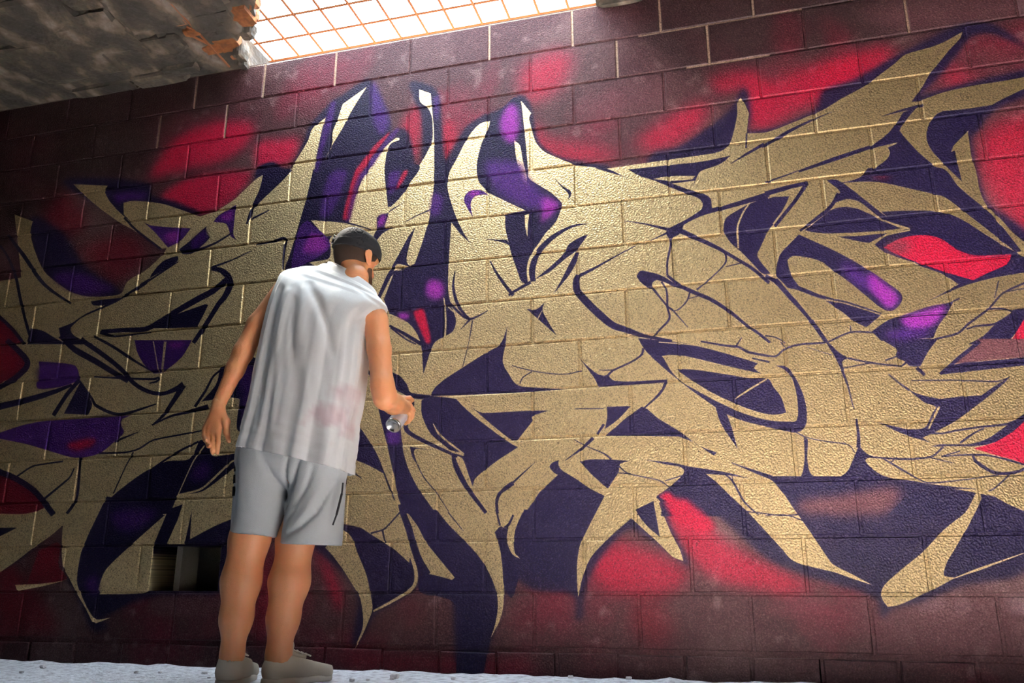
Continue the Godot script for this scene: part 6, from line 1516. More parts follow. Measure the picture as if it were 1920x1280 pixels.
	["n", 0, [1384, 2066, 1444, 2092, 1501, 2122, 1529, 2135, 1590, 2161, 1669, 2189, 1668, 2191, 1622, 2178, 1577, 2165, 1535, 2150, 1496, 2135, 1431, 2103, 1379, 2080]],
	["n", 0, [1254, 2011, 1395, 2077, 1390, 2090, 1313, 2050, 1258, 2016, 1253, 2013]],
	["n", 0, [2008, 2173, 1926, 2159, 1856, 2142, 1850, 2141, 1851, 2139, 2009, 2161]],
	["n", 0, [1517, 1936, 1659, 1968, 1786, 2000, 1832, 2008, 1901, 2016, 1900, 2022, 1860, 2022, 1816, 2020, 1784, 2016, 1749, 2008, 1656, 1986, 1515, 1946]],
	["n", 0, [1992, 2167, 1957, 2155, 1935, 2146, 1928, 2139, 1915, 2118, 1897, 2095, 1873, 2067, 1851, 2049, 1807, 2019, 1900, 2018, 1890, 2010, 1859, 1999, 1863, 1984, 1864, 1976, 1862, 1969, 1857, 1959, 1849, 1949, 1839, 1941, 1782, 1902, 1777, 1891, 1777, 1886, 1777, 1885, 1870, 1875, 2044, 1860, 1995, 1922, 1965, 1963, 1930, 2023, 1909, 2066, 1918, 2083, 1938, 2108, 1957, 2131]],
	["g", 0, [1821, 2007, 1900, 2017, 1860, 2007]],
	["n", 0, [2074, 2128, 2155, 2124, 2254, 2127, 2219, 2097, 2200, 2079, 2157, 2034, 2097, 1977, 2091, 1971, 2088, 1964, 2081, 1947, 2091, 1951, 2093, 1951, 2094, 1947, 2096, 1899, 2101, 1818, 2059, 1883, 2022, 1946, 2014, 1962, 2009, 1977, 2005, 1990, 2003, 2003, 2002, 2023, 2005, 2043, 2011, 2062, 2019, 2080, 2031, 2097, 2043, 2111, 2056, 2120]],
	["n", 0, [1325, 2143, 1317, 2076, 1324, 2075, 1331, 2142]],
	["n", 0, [-47, 1102, -39, 1120, -30, 1134, -15, 1148, 10, 1167, 36, 1183, 163, 1255, 192, 1271, 239, 1293, 258, 1306, 267, 1317, 276, 1335, 283, 1356, 291, 1387, 285, 1317, 272, 1251, 271, 1231, 273, 1222, 279, 1205, 300, 1171, 311, 1151, 320, 1139, 330, 1129, 338, 1124, 357, 1117, 428, 1108, 553, 1096, 421, 1094, 311, 1094]],
	["n", 0, [-232, 1219, -201, 1204, -190, 1197, -181, 1189, -169, 1174, -158, 1160, -155, 1155, -146, 1130, -138, 1122, -130, 1119, -105, 1113, -47, 1105, -62, 1094, -71, 1090, -89, 1089, -111, 1092, -131, 1097, -143, 1101, -196, 1131, -205, 1138, -210, 1143, -217, 1155, -222, 1175]],
	["n", 0, [-88, 1085, -47, 1103, 7, 1094, 67, 1082, 96, 1052, 121, 1028, 165, 990, 203, 960, 254, 921, 303, 886, 315, 878, 337, 867, 256, 820, 209, 788, 176, 764, 160, 750, 156, 746, 151, 735, 146, 714, 117, 794, 109, 814, 101, 829, 95, 835, 76, 843, 66, 851, -17, 916, -30, 928, -42, 940, -56, 960, -73, 993, -78, 1005, -84, 1022, -88, 1045]],
	["g", 0, [-34, 981, -18, 949, -10, 936, 1, 925, 39, 894, 105, 845, 109, 850, 18, 921, 1, 936, -12, 952, -31, 983]],
	["g", 0, [-131, 910, 105, 840, 108, 850, -76, 900, -130, 913]],
	["n", 0, [133, 1045, 154, 1030, 168, 1022, 185, 1016, 198, 1015, 229, 1014, 297, 1015, 382, 1015, 469, 1011, 421, 1000, 396, 992, 394, 987, 397, 976, 396, 970, 383, 953, 345, 908, 337, 900, 331, 897, 325, 896, 311, 896, 278, 921, 250, 944, 209, 979, 156, 1026]],
	["n", 0, [-397, 1009, -372, 985, -354, 966, -330, 934, -293, 881, -281, 862, -269, 840, -241, 777, -315, 816, -381, 843, -397, 853, -401, 857, -406, 866, -407, 876, -410, 913, -410, 961, -408, 985, -405, 994]],
	["n", 0, [-249, 782, -223, 722, -195, 667, -191, 669, -243, 784]],
	["n", 0, [-399, 793, -347, 761, -345, 763, -394, 799]],
	["n", 0, [-295, 1097, -207, 1098, -157, 1096, -137, 1093, -125, 1087, -120, 1080, -120, 1069, -124, 1056, -131, 1043, -161, 993, -179, 975, -174, 929, -161, 864, -153, 838, -140, 804, -124, 770, -104, 736, -90, 713, -77, 695, -9, 610, -144, 613, -168, 657, -178, 680, -190, 728, -233, 888, -269, 1002]],
	["n", 0, [-159, 1022, -165, 994, -166, 973, -163, 963, -161, 959, -155, 951, -144, 941, -116, 924, -70, 900, 76, 834, 80, 844, -63, 914, -108, 938, -132, 954, -142, 964, -146, 974, -146, 990, -141, 1017]],
	["n", 0, [-133, 889, -37, 870, -91, 878, -106, 878, -110, 876, -113, 870, -114, 862, -108, 843, -96, 811, -110, 828, -119, 842, -126, 861]],
	["n", 0, [-100, 813, -83, 781, -68, 756, -56, 742, -13, 695, 44, 616, 46, 618, -10, 697, -24, 714, -52, 744, -64, 759, -79, 782, -95, 815]],
	["n", 0, [53, 843, 55, 821, 61, 799, 73, 773, 94, 736, 111, 711, 133, 682, 198, 604, 209, 612, 147, 692, 122, 729, 97, 775, 77, 816, 67, 845]],
	["g", 0, [79, 834, 94, 812, 104, 794, 141, 718, 145, 719, 111, 797, 99, 815, 83, 836]],
	["n", 0, [312, 731, 279, 710, 265, 699, 255, 688, 249, 678, 243, 663, 241, 646, 242, 632, 246, 604, 257, 605, 254, 633, 253, 646, 256, 660, 261, 672, 266, 680, 274, 688, 288, 697, 322, 717]],
	["n", 0, [-366, 1287, -364, 1261, -359, 1242, -347, 1224, -327, 1202, -317, 1209, -337, 1231, -346, 1246, -350, 1261, -350, 1286]],
	["n", 0, [311, 1209, 358, 1192, 397, 1180, 445, 1169, 497, 1160, 527, 1157, 552, 1157, 575, 1161, 608, 1167, 606, 1172, 574, 1165, 551, 1161, 527, 1161, 497, 1164, 445, 1173, 398, 1184, 359, 1196, 312, 1212]],
	["n", 0, [348, 1130, 353, 1145, 359, 1154, 373, 1164, 398, 1177, 396, 1181, 371, 1168, 356, 1158, 349, 1147, 344, 1132]],
	["n", 0, [584, 1244, 602, 1219, 616, 1201, 638, 1179, 659, 1159, 676, 1148, 691, 1143, 697, 1142, 709, 1145, 713, 1145, 715, 1142, 719, 1134, 724, 1128, 730, 1123, 739, 1118, 768, 1114, 808, 1111, 946, 1111, 946, 1103, 945, 1101, 903, 1100, 673, 1098, 663, 1122, 653, 1141]],
	["n", 0, [716, 1140, 727, 1152, 737, 1159, 805, 1186, 825, 1196, 841, 1206, 849, 1212, 856, 1219, 860, 1228, 864, 1244, 854, 1247, 852, 1231, 849, 1224, 841, 1215, 827, 1206, 802, 1193, 741, 1169, 729, 1164, 710, 1147]],
	["n", 0, [675, 1165, 738, 1160, 738, 1165, 676, 1168]],
	["n", 0, [936, 1105, 928, 1082, 924, 1074, 918, 1067, 909, 1056, 892, 1039, 849, 1002, 853, 998, 903, 1037, 916, 1049, 926, 1061, 937, 1077, 948, 1100]],
	["n", 0, [703, 1014, 799, 1012, 771, 983, 750, 963, 727, 946, 694, 925, 701, 956, 705, 976, 705, 993]],
	["n", 0, [843, 1007, 856, 1001, 866, 994, 894, 966, 906, 955, 990, 898, 1005, 885, 1029, 861, 1043, 850, 1073, 834, 1118, 815, 1111, 807, 1107, 805, 1105, 805, 1092, 814, 1056, 843, 1038, 855, 1013, 868, 979, 882, 694, 899, 738, 931, 781, 967]],
	["n", 0, [686, 947, 659, 908, 666, 903, 694, 941]],
	["n", 0, [641, 897, 610, 867, 587, 848, 530, 807, 532, 805, 603, 847, 624, 863, 651, 887]],
	["n", 0, [570, 885, 623, 855, 672, 832, 685, 825, 698, 815, 712, 800, 718, 806, 702, 820, 688, 830, 625, 858, 571, 888]],
	["n", 0, [573, 1011, 692, 1005, 692, 1009, 628, 1013, 597, 1014, 573, 1014]],
	["n", 0, [589, 800, 626, 806, 656, 806, 712, 803, 788, 795, 762, 790, 752, 786, 748, 783, 745, 777, 744, 761, 742, 753, 735, 742, 709, 707, 697, 690, 637, 746]],
	["n", 0, [741, 777, 759, 757, 771, 748, 777, 744, 803, 737, 869, 722, 894, 715, 913, 704, 935, 686, 937, 690, 916, 707, 903, 715, 895, 719, 870, 726, 804, 741, 779, 748, 773, 752, 763, 760, 745, 780]],
	["n", 0, [742, 748, 788, 743, 789, 747, 742, 752]],
	["n", 0, [920, 712, 987, 730, 986, 734, 919, 716]],
	["n", 0, [842, 798, 949, 782, 967, 778, 1013, 765, 1086, 752, 1134, 742, 1177, 731, 1230, 713, 1193, 721, 1163, 726, 1071, 736, 1107, 706, 1134, 677, 1165, 641, 1215, 575, 897, 581, 900, 608, 900, 626, 899, 631, 894, 640, 883, 656, 934, 690, 972, 721, 981, 729, 990, 740, 993, 747, 993, 752, 990, 756, 986, 760, 978, 765, 973, 767, 923, 777]],
	["r", 10, [894, 654, 898, 660, 916, 669, 928, 671, 937, 668, 977, 607, 981, 595, 974, 589, 961, 585, 938, 585, 936, 591, 938, 611, 935, 620]],
	["n", 0, [882, 651, 922, 623, 933, 615, 967, 598, 970, 602, 933, 627, 886, 657]],
	["n", 0, [803, 588, 839, 617, 872, 638, 873, 582]],
	["n", 0, [1137, 732, 1154, 718, 1164, 706, 1169, 697, 1195, 639, 1205, 623, 1215, 611, 1229, 597, 1252, 578, 1254, 581, 1239, 595, 1226, 608, 1216, 619, 1207, 631, 1201, 643, 1179, 694, 1170, 711, 1158, 723, 1141, 737]],
	["n", 0, [1166, 731, 1168, 706, 1171, 706, 1170, 731]],
	["n", 0, [1169, 773, 1248, 734, 1299, 710, 1353, 686, 1360, 700, 1305, 724, 1181, 771, 1170, 776]],
	["n", 0, [505, 809, 487, 803, 477, 799, 470, 791, 467, 785, 468, 780, 471, 775, 480, 764, 487, 757, 501, 750, 437, 695, 425, 684, 407, 660, 361, 597, 643, 591, 684, 663, 649, 681, 625, 694, 573, 732, 520, 765, 510, 776, 504, 787, 503, 796]],
	["n", 0, [309, 713, 358, 758, 409, 803, 408, 804, 354, 762, 303, 720]],
	["n", 0, [840, 1289, 947, 1270, 1038, 1251, 1089, 1236, 1138, 1219, 1208, 1190, 1296, 1152, 1283, 1142, 1280, 1137, 1279, 1134, 1281, 1132, 1287, 1125, 1304, 1111, 1222, 1136, 1071, 1186, 1023, 1201, 996, 1206, 967, 1210, 950, 1210, 924, 1206, 905, 1207, 891, 1211, 887, 1213, 879, 1220, 869, 1233, 853, 1259]],
	["g", 0, [921, 1264, 1016, 1250, 1067, 1239, 1114, 1224, 1176, 1201, 1290, 1156, 1292, 1160, 1177, 1205, 1116, 1228, 1068, 1243, 1035, 1251, 997, 1257, 921, 1268]],
	["n", 0, [1085, 1253, 1178, 1228, 1222, 1220, 1232, 1216, 1253, 1200, 1265, 1194, 1294, 1185, 1339, 1174, 1341, 1182, 1296, 1194, 1268, 1203, 1258, 1208, 1236, 1224, 1224, 1229, 1179, 1236, 1086, 1260]],
	["n", 0, [1221, 1225, 1245, 1259, 1242, 1262, 1216, 1229]],
	["n", 0, [1274, 1172, 1337, 1151, 1339, 1158, 1276, 1177]],
	["n", 0, [984, 1151, 1033, 1146, 1071, 1140, 1108, 1132, 1235, 1102, 1255, 1099, 1311, 1093, 1327, 1089, 1334, 1083, 1344, 1057, 1361, 1031, 1370, 1014, 1376, 990, 1382, 955, 1367, 951, 1355, 949, 1337, 949, 1322, 951, 1297, 957, 1275, 965, 1234, 982, 1151, 1026, 1108, 1052, 1023, 1116]],
	["g", 0, [1321, 1091, 1254, 1055, 1200, 1021, 1202, 1017, 1324, 1086]],
	["n", 0, [887, 1210, 912, 1213, 924, 1211, 929, 1208, 934, 1203, 939, 1195, 957, 1157, 967, 1139, 983, 1119, 995, 1106, 1016, 1087, 1036, 1073, 1127, 1014, 1206, 970, 1243, 953, 1274, 941, 1305, 932, 1324, 927, 1353, 923, 1400, 919, 1408, 919, 1414, 921, 1417, 924, 1419, 929, 1423, 940, 1425, 955, 1426, 971, 1427, 1008, 1423, 1048, 1417, 1080, 1409, 1099, 1402, 1110, 1398, 1115, 1387, 1124, 1361, 1139, 1384, 1137, 1395, 1134, 1399, 1132, 1407, 1125, 1413, 1115, 1428, 1087, 1440, 1054, 1450, 1018, 1455, 986, 1456, 954, 1453, 923, 1451, 913, 1447, 904, 1443, 897, 1438, 891, 1432, 886, 1426, 882, 1418, 880, 1410, 878, 1397, 880, 1375, 885, 1251, 922, 1213, 936, 1176, 954, 1153, 967, 1141, 976, 1047, 1054, 1007, 1090, 968, 1127, 925, 1170]],
	["n", 0, [1123, 1001, 1133, 951, 1141, 926, 1154, 899, 1196, 825, 1181, 905, 1173, 934, 1161, 973]],
	["g", 0, [974, 1158, 996, 1132, 1016, 1111, 1048, 1084, 1087, 1053, 1113, 1035, 1140, 1019, 1209, 982, 1213, 990, 1143, 1026, 1105, 1051, 1065, 1080, 1020, 1117, 1000, 1136, 978, 1162]],
	["n", 0, [1325, 1179, 1348, 1173, 1359, 1172, 1365, 1173, 1374, 1178, 1393, 1195, 1407, 1202, 1425, 1208, 1439, 1211, 1457, 1213, 1547, 1213, 1547, 1221, 1470, 1221, 1438, 1218, 1417, 1213, 1394, 1204, 1385, 1197, 1370, 1183, 1363, 1180, 1359, 1179, 1349, 1180, 1326, 1185]],
	["n", 0, [1384, 1229, 1401, 1207, 1404, 1209, 1388, 1232]],
	["n", 0, [1478, 1204, 1565, 1165, 1567, 1168, 1479, 1206]],
	["n", 0, [1546, 1227, 1566, 1209, 1584, 1184, 1591, 1176, 1604, 1165, 1623, 1150, 1608, 1145, 1599, 1139, 1594, 1128, 1591, 1111, 1583, 1139, 1575, 1161]],
	["n", 0, [1590, 1139, 1593, 1102, 1603, 1061, 1607, 1045, 1619, 956, 1622, 957, 1613, 1046, 1602, 1104, 1598, 1140]],
	["n", 0, [1620, 1147, 1666, 1133, 1702, 1123, 1755, 1112, 1792, 1106, 1801, 1105, 1806, 1107, 1813, 1111, 1826, 1122, 1822, 1127, 1807, 1114, 1802, 1112, 1793, 1112, 1756, 1118, 1703, 1130, 1668, 1139, 1622, 1154]],
	["n", 0, [1599, 1111, 1708, 1126, 1707, 1131, 1598, 1115]],
	["n", 0, [1750, 1130, 1795, 1144, 1794, 1149, 1749, 1136]],
	["n", 0, [1741, 1217, 1777, 1189, 1791, 1176, 1795, 1171, 1796, 1168, 1795, 1165, 1789, 1156, 1787, 1149, 1788, 1146, 1790, 1143, 1797, 1137, 1817, 1124, 1826, 1108, 1832, 1106, 1848, 1104, 1866, 1103, 1884, 1133, 1897, 1154, 1913, 1174, 1937, 1202]],
	["k", 0, [2071, 1191, 2225, 1180, 2215, 1114, 1980, 1105, 2021, 1145]],
	["n", 0, [2071, 1187, 2002, 1137, 1924, 1073, 1929, 1065, 2077, 1176]],
	["n", 0, [1929, 1067, 1944, 1084, 1952, 1091, 1957, 1094, 1971, 1100, 1989, 1104, 2013, 1107, 2112, 1108, 2215, 1114, 2210, 1083]],
	["n", 0, [1847, 1093, 1872, 1065, 1879, 1072, 1858, 1104]],
	["n", 0, [1753, 1078, 1783, 1043, 1815, 1012, 1820, 1019, 1787, 1047, 1756, 1081]],
	["n", 0, [1811, 1021, 1836, 1004, 1852, 997, 1874, 989, 1911, 978, 1926, 978, 1986, 983, 2050, 982, 2093, 1011, 2150, 1043, 2134, 1026, 2106, 1003, 2053, 963, 1993, 920, 1960, 898, 1934, 883, 1875, 854, 1838, 839, 1842, 832, 1843, 829, 1809, 842, 1772, 858, 1748, 872, 1698, 904, 1757, 883, 1783, 875, 1803, 872, 1827, 871, 1838, 872, 1849, 875, 1854, 878, 1858, 882, 1866, 894, 1882, 925, 1897, 944, 1898, 947, 1898, 949, 1893, 953, 1869, 963, 1861, 968, 1837, 992]],
	["g", 0, [1906, 951, 1891, 927, 1862, 872, 1866, 869, 1898, 923, 1912, 948]],
	["n", 0, [1828, 1049, 1972, 1041, 2081, 1029, 2109, 1027, 2115, 1028, 2128, 1032, 2150, 1041, 2150, 1045, 2127, 1036, 2109, 1032, 2082, 1034, 1990, 1044, 1954, 1047, 1829, 1053]],
	["n", 0, [1834, 837, 1857, 821, 1858, 824, 1837, 842]],
	["n", 0, [1857, 854, 1890, 849, 1908, 849, 1947, 856, 2012, 864, 2045, 867, 2090, 869, 2111, 871, 2121, 872, 2139, 878, 2156, 886, 2180, 899, 2177, 907, 2154, 894, 2137, 886, 2120, 880, 2111, 879, 2090, 876, 2046, 874, 2012, 871, 1947, 863, 1908, 855, 1891, 856, 1858, 861]],
	["n", 0, [2120, 873, 2175, 908, 2198, 919, 2186, 890, 2178, 878, 2174, 872, 2170, 868, 2159, 860, 2092, 824, 2077, 816, 2054, 809, 2030, 804, 1994, 802, 1918, 806, 1862, 806, 1882, 811, 1898, 814, 1974, 810, 1992, 811, 2017, 816, 2038, 823, 2060, 833]],
	["n", 0, [1960, 812, 2007, 844, 2023, 853, 2043, 862, 2042, 867, 2010, 853, 1985, 838, 1957, 818]],
	["r", 0, [1999, 795, 2040, 804, 2060, 810, 2078, 817, 2104, 831, 2130, 847, 2146, 859, 2163, 874, 2196, 907, 2167, 719, 2150, 733, 2134, 743, 2119, 750, 2063, 769]],
	["n", 0, [1901, 807, 1882, 789, 1870, 779, 1860, 774, 1848, 771, 1800, 768, 1761, 769, 1709, 774, 1628, 784, 1627, 778, 1708, 768, 1760, 762, 1799, 761, 1848, 765, 1864, 769, 1877, 777, 1905, 802]],
	["n", 0, [1846, 768, 1929, 744, 1930, 746, 1847, 773]],
	["n", 0, [1892, 768, 1955, 784, 1954, 789, 1892, 772]],
	["n", 0, [1724, 753, 1747, 771, 1745, 774, 1722, 756]],
	["n", 0, [1694, 772, 1752, 728, 1816, 685, 1825, 680, 1837, 676, 1870, 676, 1912, 680, 1973, 686, 2065, 698, 2065, 702, 1974, 690, 1912, 684, 1870, 681, 1838, 681, 1827, 684, 1818, 689, 1784, 713, 1730, 753, 1698, 774, 1696, 775]],
	["n", 0, [1892, 768, 1979, 770, 2026, 767, 2051, 763, 2072, 757, 2097, 748, 2151, 728, 2154, 734, 2100, 755, 2074, 763, 2053, 769, 2028, 774, 1992, 776, 1952, 775, 1892, 772]],
	["n", 0, [1990, 770, 1992, 756, 1995, 748, 1997, 744, 2013, 728, 2028, 716, 2044, 706, 2052, 703, 2060, 701, 2077, 699, 2094, 699, 2116, 701, 2133, 706, 2152, 715, 2150, 724, 2131, 715, 2116, 711, 2095, 709, 2078, 709, 2063, 711, 2056, 713, 2049, 716, 2034, 726, 2004, 752, 2000, 760, 1997, 773]],
	["n", 0, [2104, 706, 2045, 656, 2036, 651, 2025, 647, 2026, 642, 2044, 650, 2061, 663, 2106, 702]],
	["n", 0, [1622, 919, 1622, 859, 1619, 839, 1614, 814, 1629, 812, 1632, 852, 1631, 884, 1629, 920]],
	["n", 0, [1623, 820, 1637, 801, 1647, 790, 1656, 784, 1668, 780, 1653, 775, 1644, 771, 1641, 769, 1640, 766, 1640, 763, 1642, 759, 1648, 749, 1663, 732, 1675, 721, 1692, 709, 1742, 693, 1779, 685, 1895, 666, 1995, 652, 1774, 662, 1760, 664, 1737, 671, 1723, 672, 1696, 665, 1626, 644, 1606, 640, 1585, 636, 1509, 627, 1453, 623, 1426, 623, 1403, 624, 1383, 627, 1371, 632, 1360, 640, 1350, 650, 1342, 660, 1321, 692, 1315, 699, 1284, 730, 1318, 713, 1335, 706, 1343, 704, 1352, 703, 1370, 702, 1408, 703, 1422, 734, 1428, 758, 1432, 779, 1434, 802, 1437, 860, 1446, 855, 1450, 850, 1449, 836, 1443, 796, 1441, 778, 1442, 748, 1444, 735, 1446, 729, 1451, 720, 1459, 714, 1468, 709, 1488, 703, 1500, 701, 1511, 701, 1529, 702, 1540, 706, 1551, 711, 1567, 721, 1576, 730, 1584, 741, 1606, 785]],
	["k", 24, [1402, 629, 1441, 636, 1522, 640, 1587, 653, 1693, 668, 1733, 665, 1743, 661, 1747, 653, 1737, 625, 1715, 590, 1694, 575, 1667, 571, 1544, 570, 1458, 575, 1398, 581, 1392, 591, 1391, 605, 1395, 619]],
	["n", 0, [1410, 877, 1437, 860, 1458, 852, 1483, 845, 1519, 837, 1573, 828, 1586, 824, 1590, 821, 1597, 813, 1606, 793, 1609, 795, 1600, 815, 1593, 824, 1588, 827, 1574, 832, 1520, 841, 1467, 853, 1452, 858, 1439, 864, 1412, 881]],
	["n", 0, [1781, 647, 1836, 645, 1876, 643, 1917, 637, 1975, 628, 1945, 593, 1921, 566, 1693, 570, 1742, 616]],
	["n", 0, [2001, 619, 2128, 570, 2108, 438, 1967, 392, 1927, 377, 1880, 357, 1864, 359, 1855, 361, 1852, 363, 1850, 366, 1850, 373, 1855, 388, 1863, 405, 1870, 415, 1894, 449, 1930, 502]],
	["n", 0, [1276, 575, 1318, 577, 1346, 576, 1354, 574, 1371, 568, 1404, 554, 1405, 558, 1372, 572, 1355, 577, 1347, 579, 1328, 580, 1308, 580, 1276, 578]],
	["n", 0, [1192, 593, 1258, 584, 1313, 575, 1332, 573, 1362, 573, 1402, 576, 1402, 581, 1362, 578, 1333, 577, 1314, 579, 1259, 588, 1193, 597]],
	["n", 0, [-177, 649, -168, 615, -138, 544, -121, 489, -105, 447, -94, 423, -86, 407, -54, 361, -26, 377, -57, 421, -73, 449, -92, 496, -110, 552, -118, 570, -143, 622, -154, 653]],
	["n", 0, [-144, 629, -10, 626, 49, 561, 112, 503, 157, 457, 181, 430, 198, 409, 208, 394, 222, 368, 238, 332, 248, 300, 253, 271, 253, 242, 247, 205, 226, 134, 196, -8, 89, -11, 95, 117, 96, 157, 95, 195, 91, 228, 84, 253, 71, 267, 53, 277, 31, 283, 8, 288, -38, 293, -56, 297, -69, 303, -74, 309, -76, 317, -77, 326, -71, 364, -48, 372, -37, 373, -27, 372, 1, 366, 65, 350, 76, 359, -39, 484, -59, 512, -78, 547, -89, 563, -111, 591]],
	["n", 0, [-167, 623, -210, 578, -231, 558, -238, 554, -248, 549, -295, 539, -293, 532, -246, 544, -235, 548, -227, 553, -205, 574, -162, 619]],
	["n", 0, [-246, 546, -230, 494, -224, 496, -238, 548]],
	["n", 0, [40, 613, 108, 538, 110, 540, 44, 616]],
	["n", 0, [242, 620, 258, 557, 266, 558, 248, 621]],
	["n", 0, [313, 600, 303, 579, 296, 567, 289, 560, 277, 552, 285, 543, 302, 558, 309, 571, 320, 596]],
	["n", 0, [240, 532, 258, 551, 266, 555, 269, 555, 271, 550, 273, 542, 279, 488, 284, 474, 291, 465, 307, 449, 331, 422, 340, 409, 342, 401, 344, 393, 343, 382, 336, 350, 326, 317, 321, 302, 316, 291, 311, 284, 308, 283, 304, 285, 295, 295, 287, 309, 280, 324, 276, 343, 272, 404, 265, 456, 257, 486]],
	["n", 0, [361, 618, 340, 554, 329, 509, 322, 469, 322, 454, 326, 447, 344, 431, 361, 407, 390, 386, 422, 366, 445, 353, 470, 343, 523, 323, 543, 314, 552, 305, 564, 284, 566, 282, 568, 283, 570, 293, 568, 344, 569, 400, 573, 435, 579, 466, 588, 493, 596, 511, 621, 555, 654, 611]],
	["n", 0, [801, 608, 871, 639, 889, 505, 857, 532, 837, 553, 820, 575]],
	["r", 14, [913, 640, 926, 645, 959, 647, 991, 642, 1005, 636, 1086, 557, 1093, 543, 1089, 533, 1073, 521, 1052, 515, 1026, 522, 980, 545, 958, 560, 937, 586, 916, 620, 911, 635]],
	["p", 12, [-613, 2608, -598, 2615, -585, 2611, -594, 2525, -608, 2450, -639, 2348, -653, 2243, -672, 2237, -670, 2284, -644, 2471, -625, 2569]],
	["p", 19, [-390, 2697, -365, 2646, -309, 2504, -296, 2459, -296, 2436, -304, 2415, -315, 2398, -328, 2389, -339, 2392, -358, 2420, -375, 2461, -387, 2506, -401, 2624, -399, 2682]],
	["r", 7, [-290, 2400, -292, 2383, -356, 2303, -417, 2211, -444, 2131, -475, 1971, -488, 1966, -504, 1969, -510, 1975, -510, 1982, -507, 2013, -477, 2160, -457, 2222, -366, 2339]],
	["p", 10, [-260, 2413, -246, 2409, -239, 2399, -317, 2315, -367, 2232, -407, 2202, -426, 2177, -389, 2256]],
	["p", 14, [-588, 2220, -555, 2234, -519, 2232, -504, 2223, -503, 2190, -535, 2084, -567, 2011, -587, 1996, -619, 1995, -629, 2003, -631, 2011, -627, 2083, -610, 2173, -601, 2200]],
	["p", 12, [-434, 2199, -410, 2210, -393, 2207, -430, 2152, -443, 2124, -475, 1957, -486, 1957, -484, 2000, -469, 2093, -453, 2154]],
	["m", 14, [-664, 1918, -637, 1914, -593, 1883, -584, 1871, -579, 1852, -580, 1840, -587, 1831, -608, 1821, -643, 1815, -681, 1819, -704, 1830, -707, 1843, -700, 1867, -680, 1904]],
	["r", 7, [-210, 2182, -200, 2184, -188, 2181, -193, 2160, -219, 2115, -253, 2085, -241, 2125]],
	["p", 12, [-283, 2178, -272, 2186, -247, 2191, -234, 2188, -228, 2180, -230, 2155, -241, 2118, -256, 2086, -272, 2067, -280, 2076, -287, 2110, -289, 2156]],
	["p", 14, [-61, 2054, -44, 2052, -24, 2035, -15, 2021, -13, 2003, -17, 1969, -26, 1943, -36, 1937, -56, 1934, -71, 1942, -73, 1965, -70, 2017]],
	["m", 14, [-320, 1966, -309, 1971, -296, 1969, -291, 1965, -289, 1957, -299, 1923, -310, 1917, -323, 1916, -328, 1920, -329, 1929]],
	["m", 19, [-68, 1627, -54, 1628, -35, 1623, -17, 1613, -5, 1602, -1, 1586, -2, 1565, -8, 1546, -16, 1534, -29, 1533, -48, 1538, -67, 1548, -79, 1559, -82, 1575, -81, 1596, -76, 1615]],
	["r", 7, [-139, 1484, -127, 1495, -107, 1499, -95, 1495, -87, 1483, -63, 1400, -54, 1352, -55, 1335, -70, 1335, -78, 1344, -132, 1459]],
	["m", 12, [-215, 1484, -191, 1485, -164, 1480, -159, 1471, -160, 1460, -169, 1453, -191, 1456, -210, 1471]],
	["p", 14, [-75, 2548, -62, 2555, -48, 2551, -48, 2467, -51, 2423, -55, 2422, -61, 2425, -63, 2435]],
	["m", 19, [255, 2375, 273, 2419, 299, 2451, 320, 2448, 337, 2431, 344, 2371, 343, 2306, 330, 2265, 311, 2244, 301, 2247, 288, 2258, 267, 2291, 255, 2331]],
	["p", 24, [186, 2168, 197, 2174, 214, 2176, 262, 2171, 333, 2152, 357, 2137, 367, 2119, 375, 2085, 385, 2061, 469, 1959, 492, 1920, 492, 1905, 456, 1903, 402, 1917, 325, 1956, 265, 1998, 236, 2031, 198, 2098, 184, 2140, 183, 2156]],
	["m", 19, [451, 1962, 473, 1958, 510, 1938, 520, 1928, 523, 1915, 512, 1897, 445, 1835, 443, 1845, 450, 1898, 446, 1952]],
	["m", 10, [106, 2032, 122, 2035, 144, 2034, 154, 2027, 163, 2017, 152, 2011, 125, 2010, 111, 2020]],
	["m", 14, [1737, 1478, 1753, 1466, 1818, 1389, 1821, 1379, 1820, 1364, 1811, 1348, 1802, 1339, 1790, 1333, 1777, 1338, 1717, 1431, 1714, 1442, 1718, 1460, 1729, 1475]],
	["p", 24, [1642, 1537, 1671, 1520, 1705, 1487, 1730, 1440, 1735, 1424, 1733, 1416, 1720, 1414, 1703, 1419, 1681, 1440, 1660, 1473, 1649, 1498, 1640, 1524]],
	["m", 14, [1823, 1289, 1842, 1298, 1954, 1325, 1973, 1328, 1980, 1325, 1971, 1304, 1945, 1269, 1924, 1254, 1899, 1246, 1870, 1242, 1848, 1247, 1835, 1258, 1826, 1271, 1822, 1284]],
	["p", 19, [1761, 1236, 1783, 1244, 1828, 1247, 1892, 1243, 1908, 1240, 1909, 1235, 1905, 1224, 1896, 1215, 1829, 1211, 1785, 1215, 1765, 1227]],
	["p", 12, [-239, 961, -229, 965, -214, 966, -187, 958, -177, 932, -179, 907, -202, 898, -216, 899, -227, 903, -239, 932]],
	["p", 19, [-2125, 1849, -2109, 1857, -2057, 1862, -2015, 1860, -1975, 1853, -1906, 1827, -1777, 1769, -1741, 1749, -1736, 1740, -1783, 1731, -1862, 1728, -1909, 1731, -1948, 1739, -2002, 1760, -2076, 1800, -2114, 1828, -2126, 1843]],
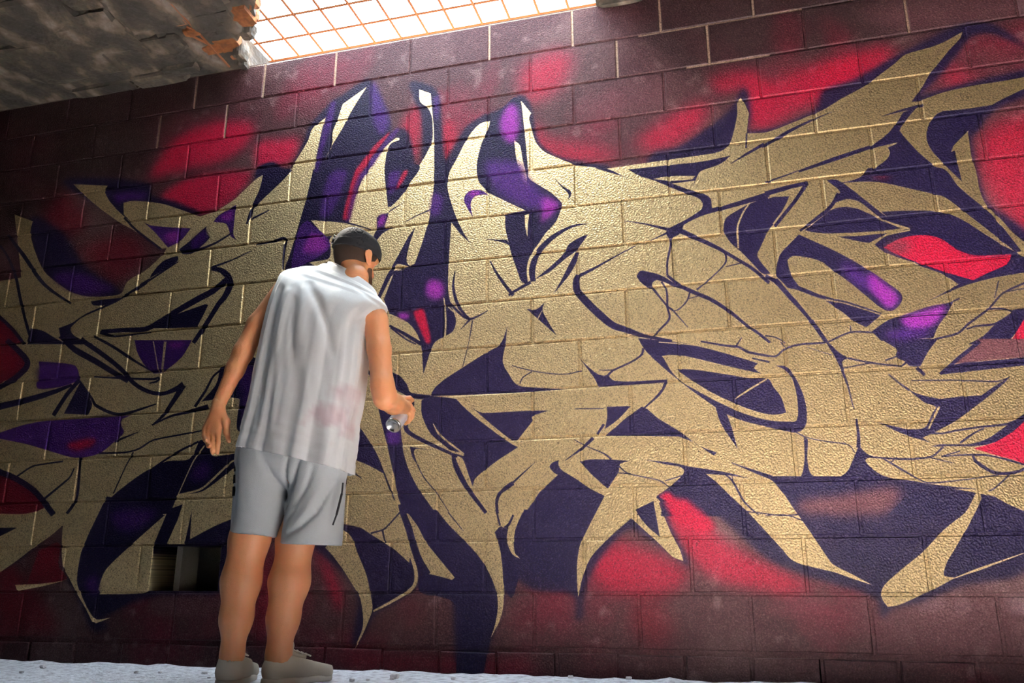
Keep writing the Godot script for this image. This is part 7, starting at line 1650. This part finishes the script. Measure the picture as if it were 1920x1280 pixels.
	["m", 14, [-1487, 2005, -1460, 2015, -1421, 2020, -1403, 2017, -1397, 2006, -1397, 1981, -1404, 1960, -1431, 1950, -1449, 1954, -1469, 1971, -1486, 1994]],
	["m", 12, [-1175, 2065, -1134, 2086, -1116, 2090, -1107, 2086, -1104, 2058, -1109, 2039, -1115, 2036, -1147, 2042, -1168, 2055]],
	["p", 14, [-1320, 1958, -1298, 1981, -1266, 2002, -1250, 2006, -1241, 1999, -1233, 1973, -1236, 1948, -1280, 1915, -1300, 1907, -1311, 1909, -1322, 1935]],
	["p", 19, [-1819, 2266, -1732, 2268, -1640, 2258, -1626, 2247, -1618, 2228, -1639, 2225, -1732, 2229, -1788, 2209, -1799, 2214, -1816, 2237, -1821, 2255]],
	["p", 24, [-2118, 1375, -2104, 1378, -2058, 1376, -2003, 1367, -1938, 1350, -1920, 1333, -1912, 1306, -1928, 1292, -1978, 1278, -2055, 1265, -2090, 1267, -2106, 1281, -2126, 1325, -2129, 1356]],
	["m", 14, [-1380, 1437, -1320, 1435, -1291, 1428, -1313, 1410, -1338, 1406, -1378, 1417, -1383, 1427]],
	["p", 24, [-1754, 1082, -1708, 1089, -1630, 1085, -1613, 1077, -1605, 1064, -1603, 1049, -1610, 1030, -1636, 1021, -1695, 1010, -1742, 1011, -1755, 1024, -1763, 1045, -1763, 1067]],
	["p", 29, [-998, 1293, -983, 1303, -959, 1305, -933, 1299, -915, 1287, -902, 1228, -893, 1143, -887, 1029, -888, 1009, -891, 1008, -912, 1022, -940, 1060, -986, 1214]],
	["p", 24, [-1175, 834, -1140, 856, -1118, 862, -1103, 862, -1091, 839, -1091, 797, -1101, 785, -1122, 779, -1159, 777, -1176, 781, -1183, 790, -1185, 805]],
	["p", 24, [-1580, 648, -1532, 656, -1417, 658, -1355, 653, -1339, 649, -1336, 643, -1364, 612, -1413, 581, -1451, 565, -1490, 558, -1524, 564, -1546, 580, -1577, 618, -1584, 641]],
	["p", 19, [-1674, 344, -1650, 363, -1633, 368, -1620, 367, -1605, 334, -1602, 298, -1611, 293, -1625, 292, -1652, 298, -1669, 320]],
]
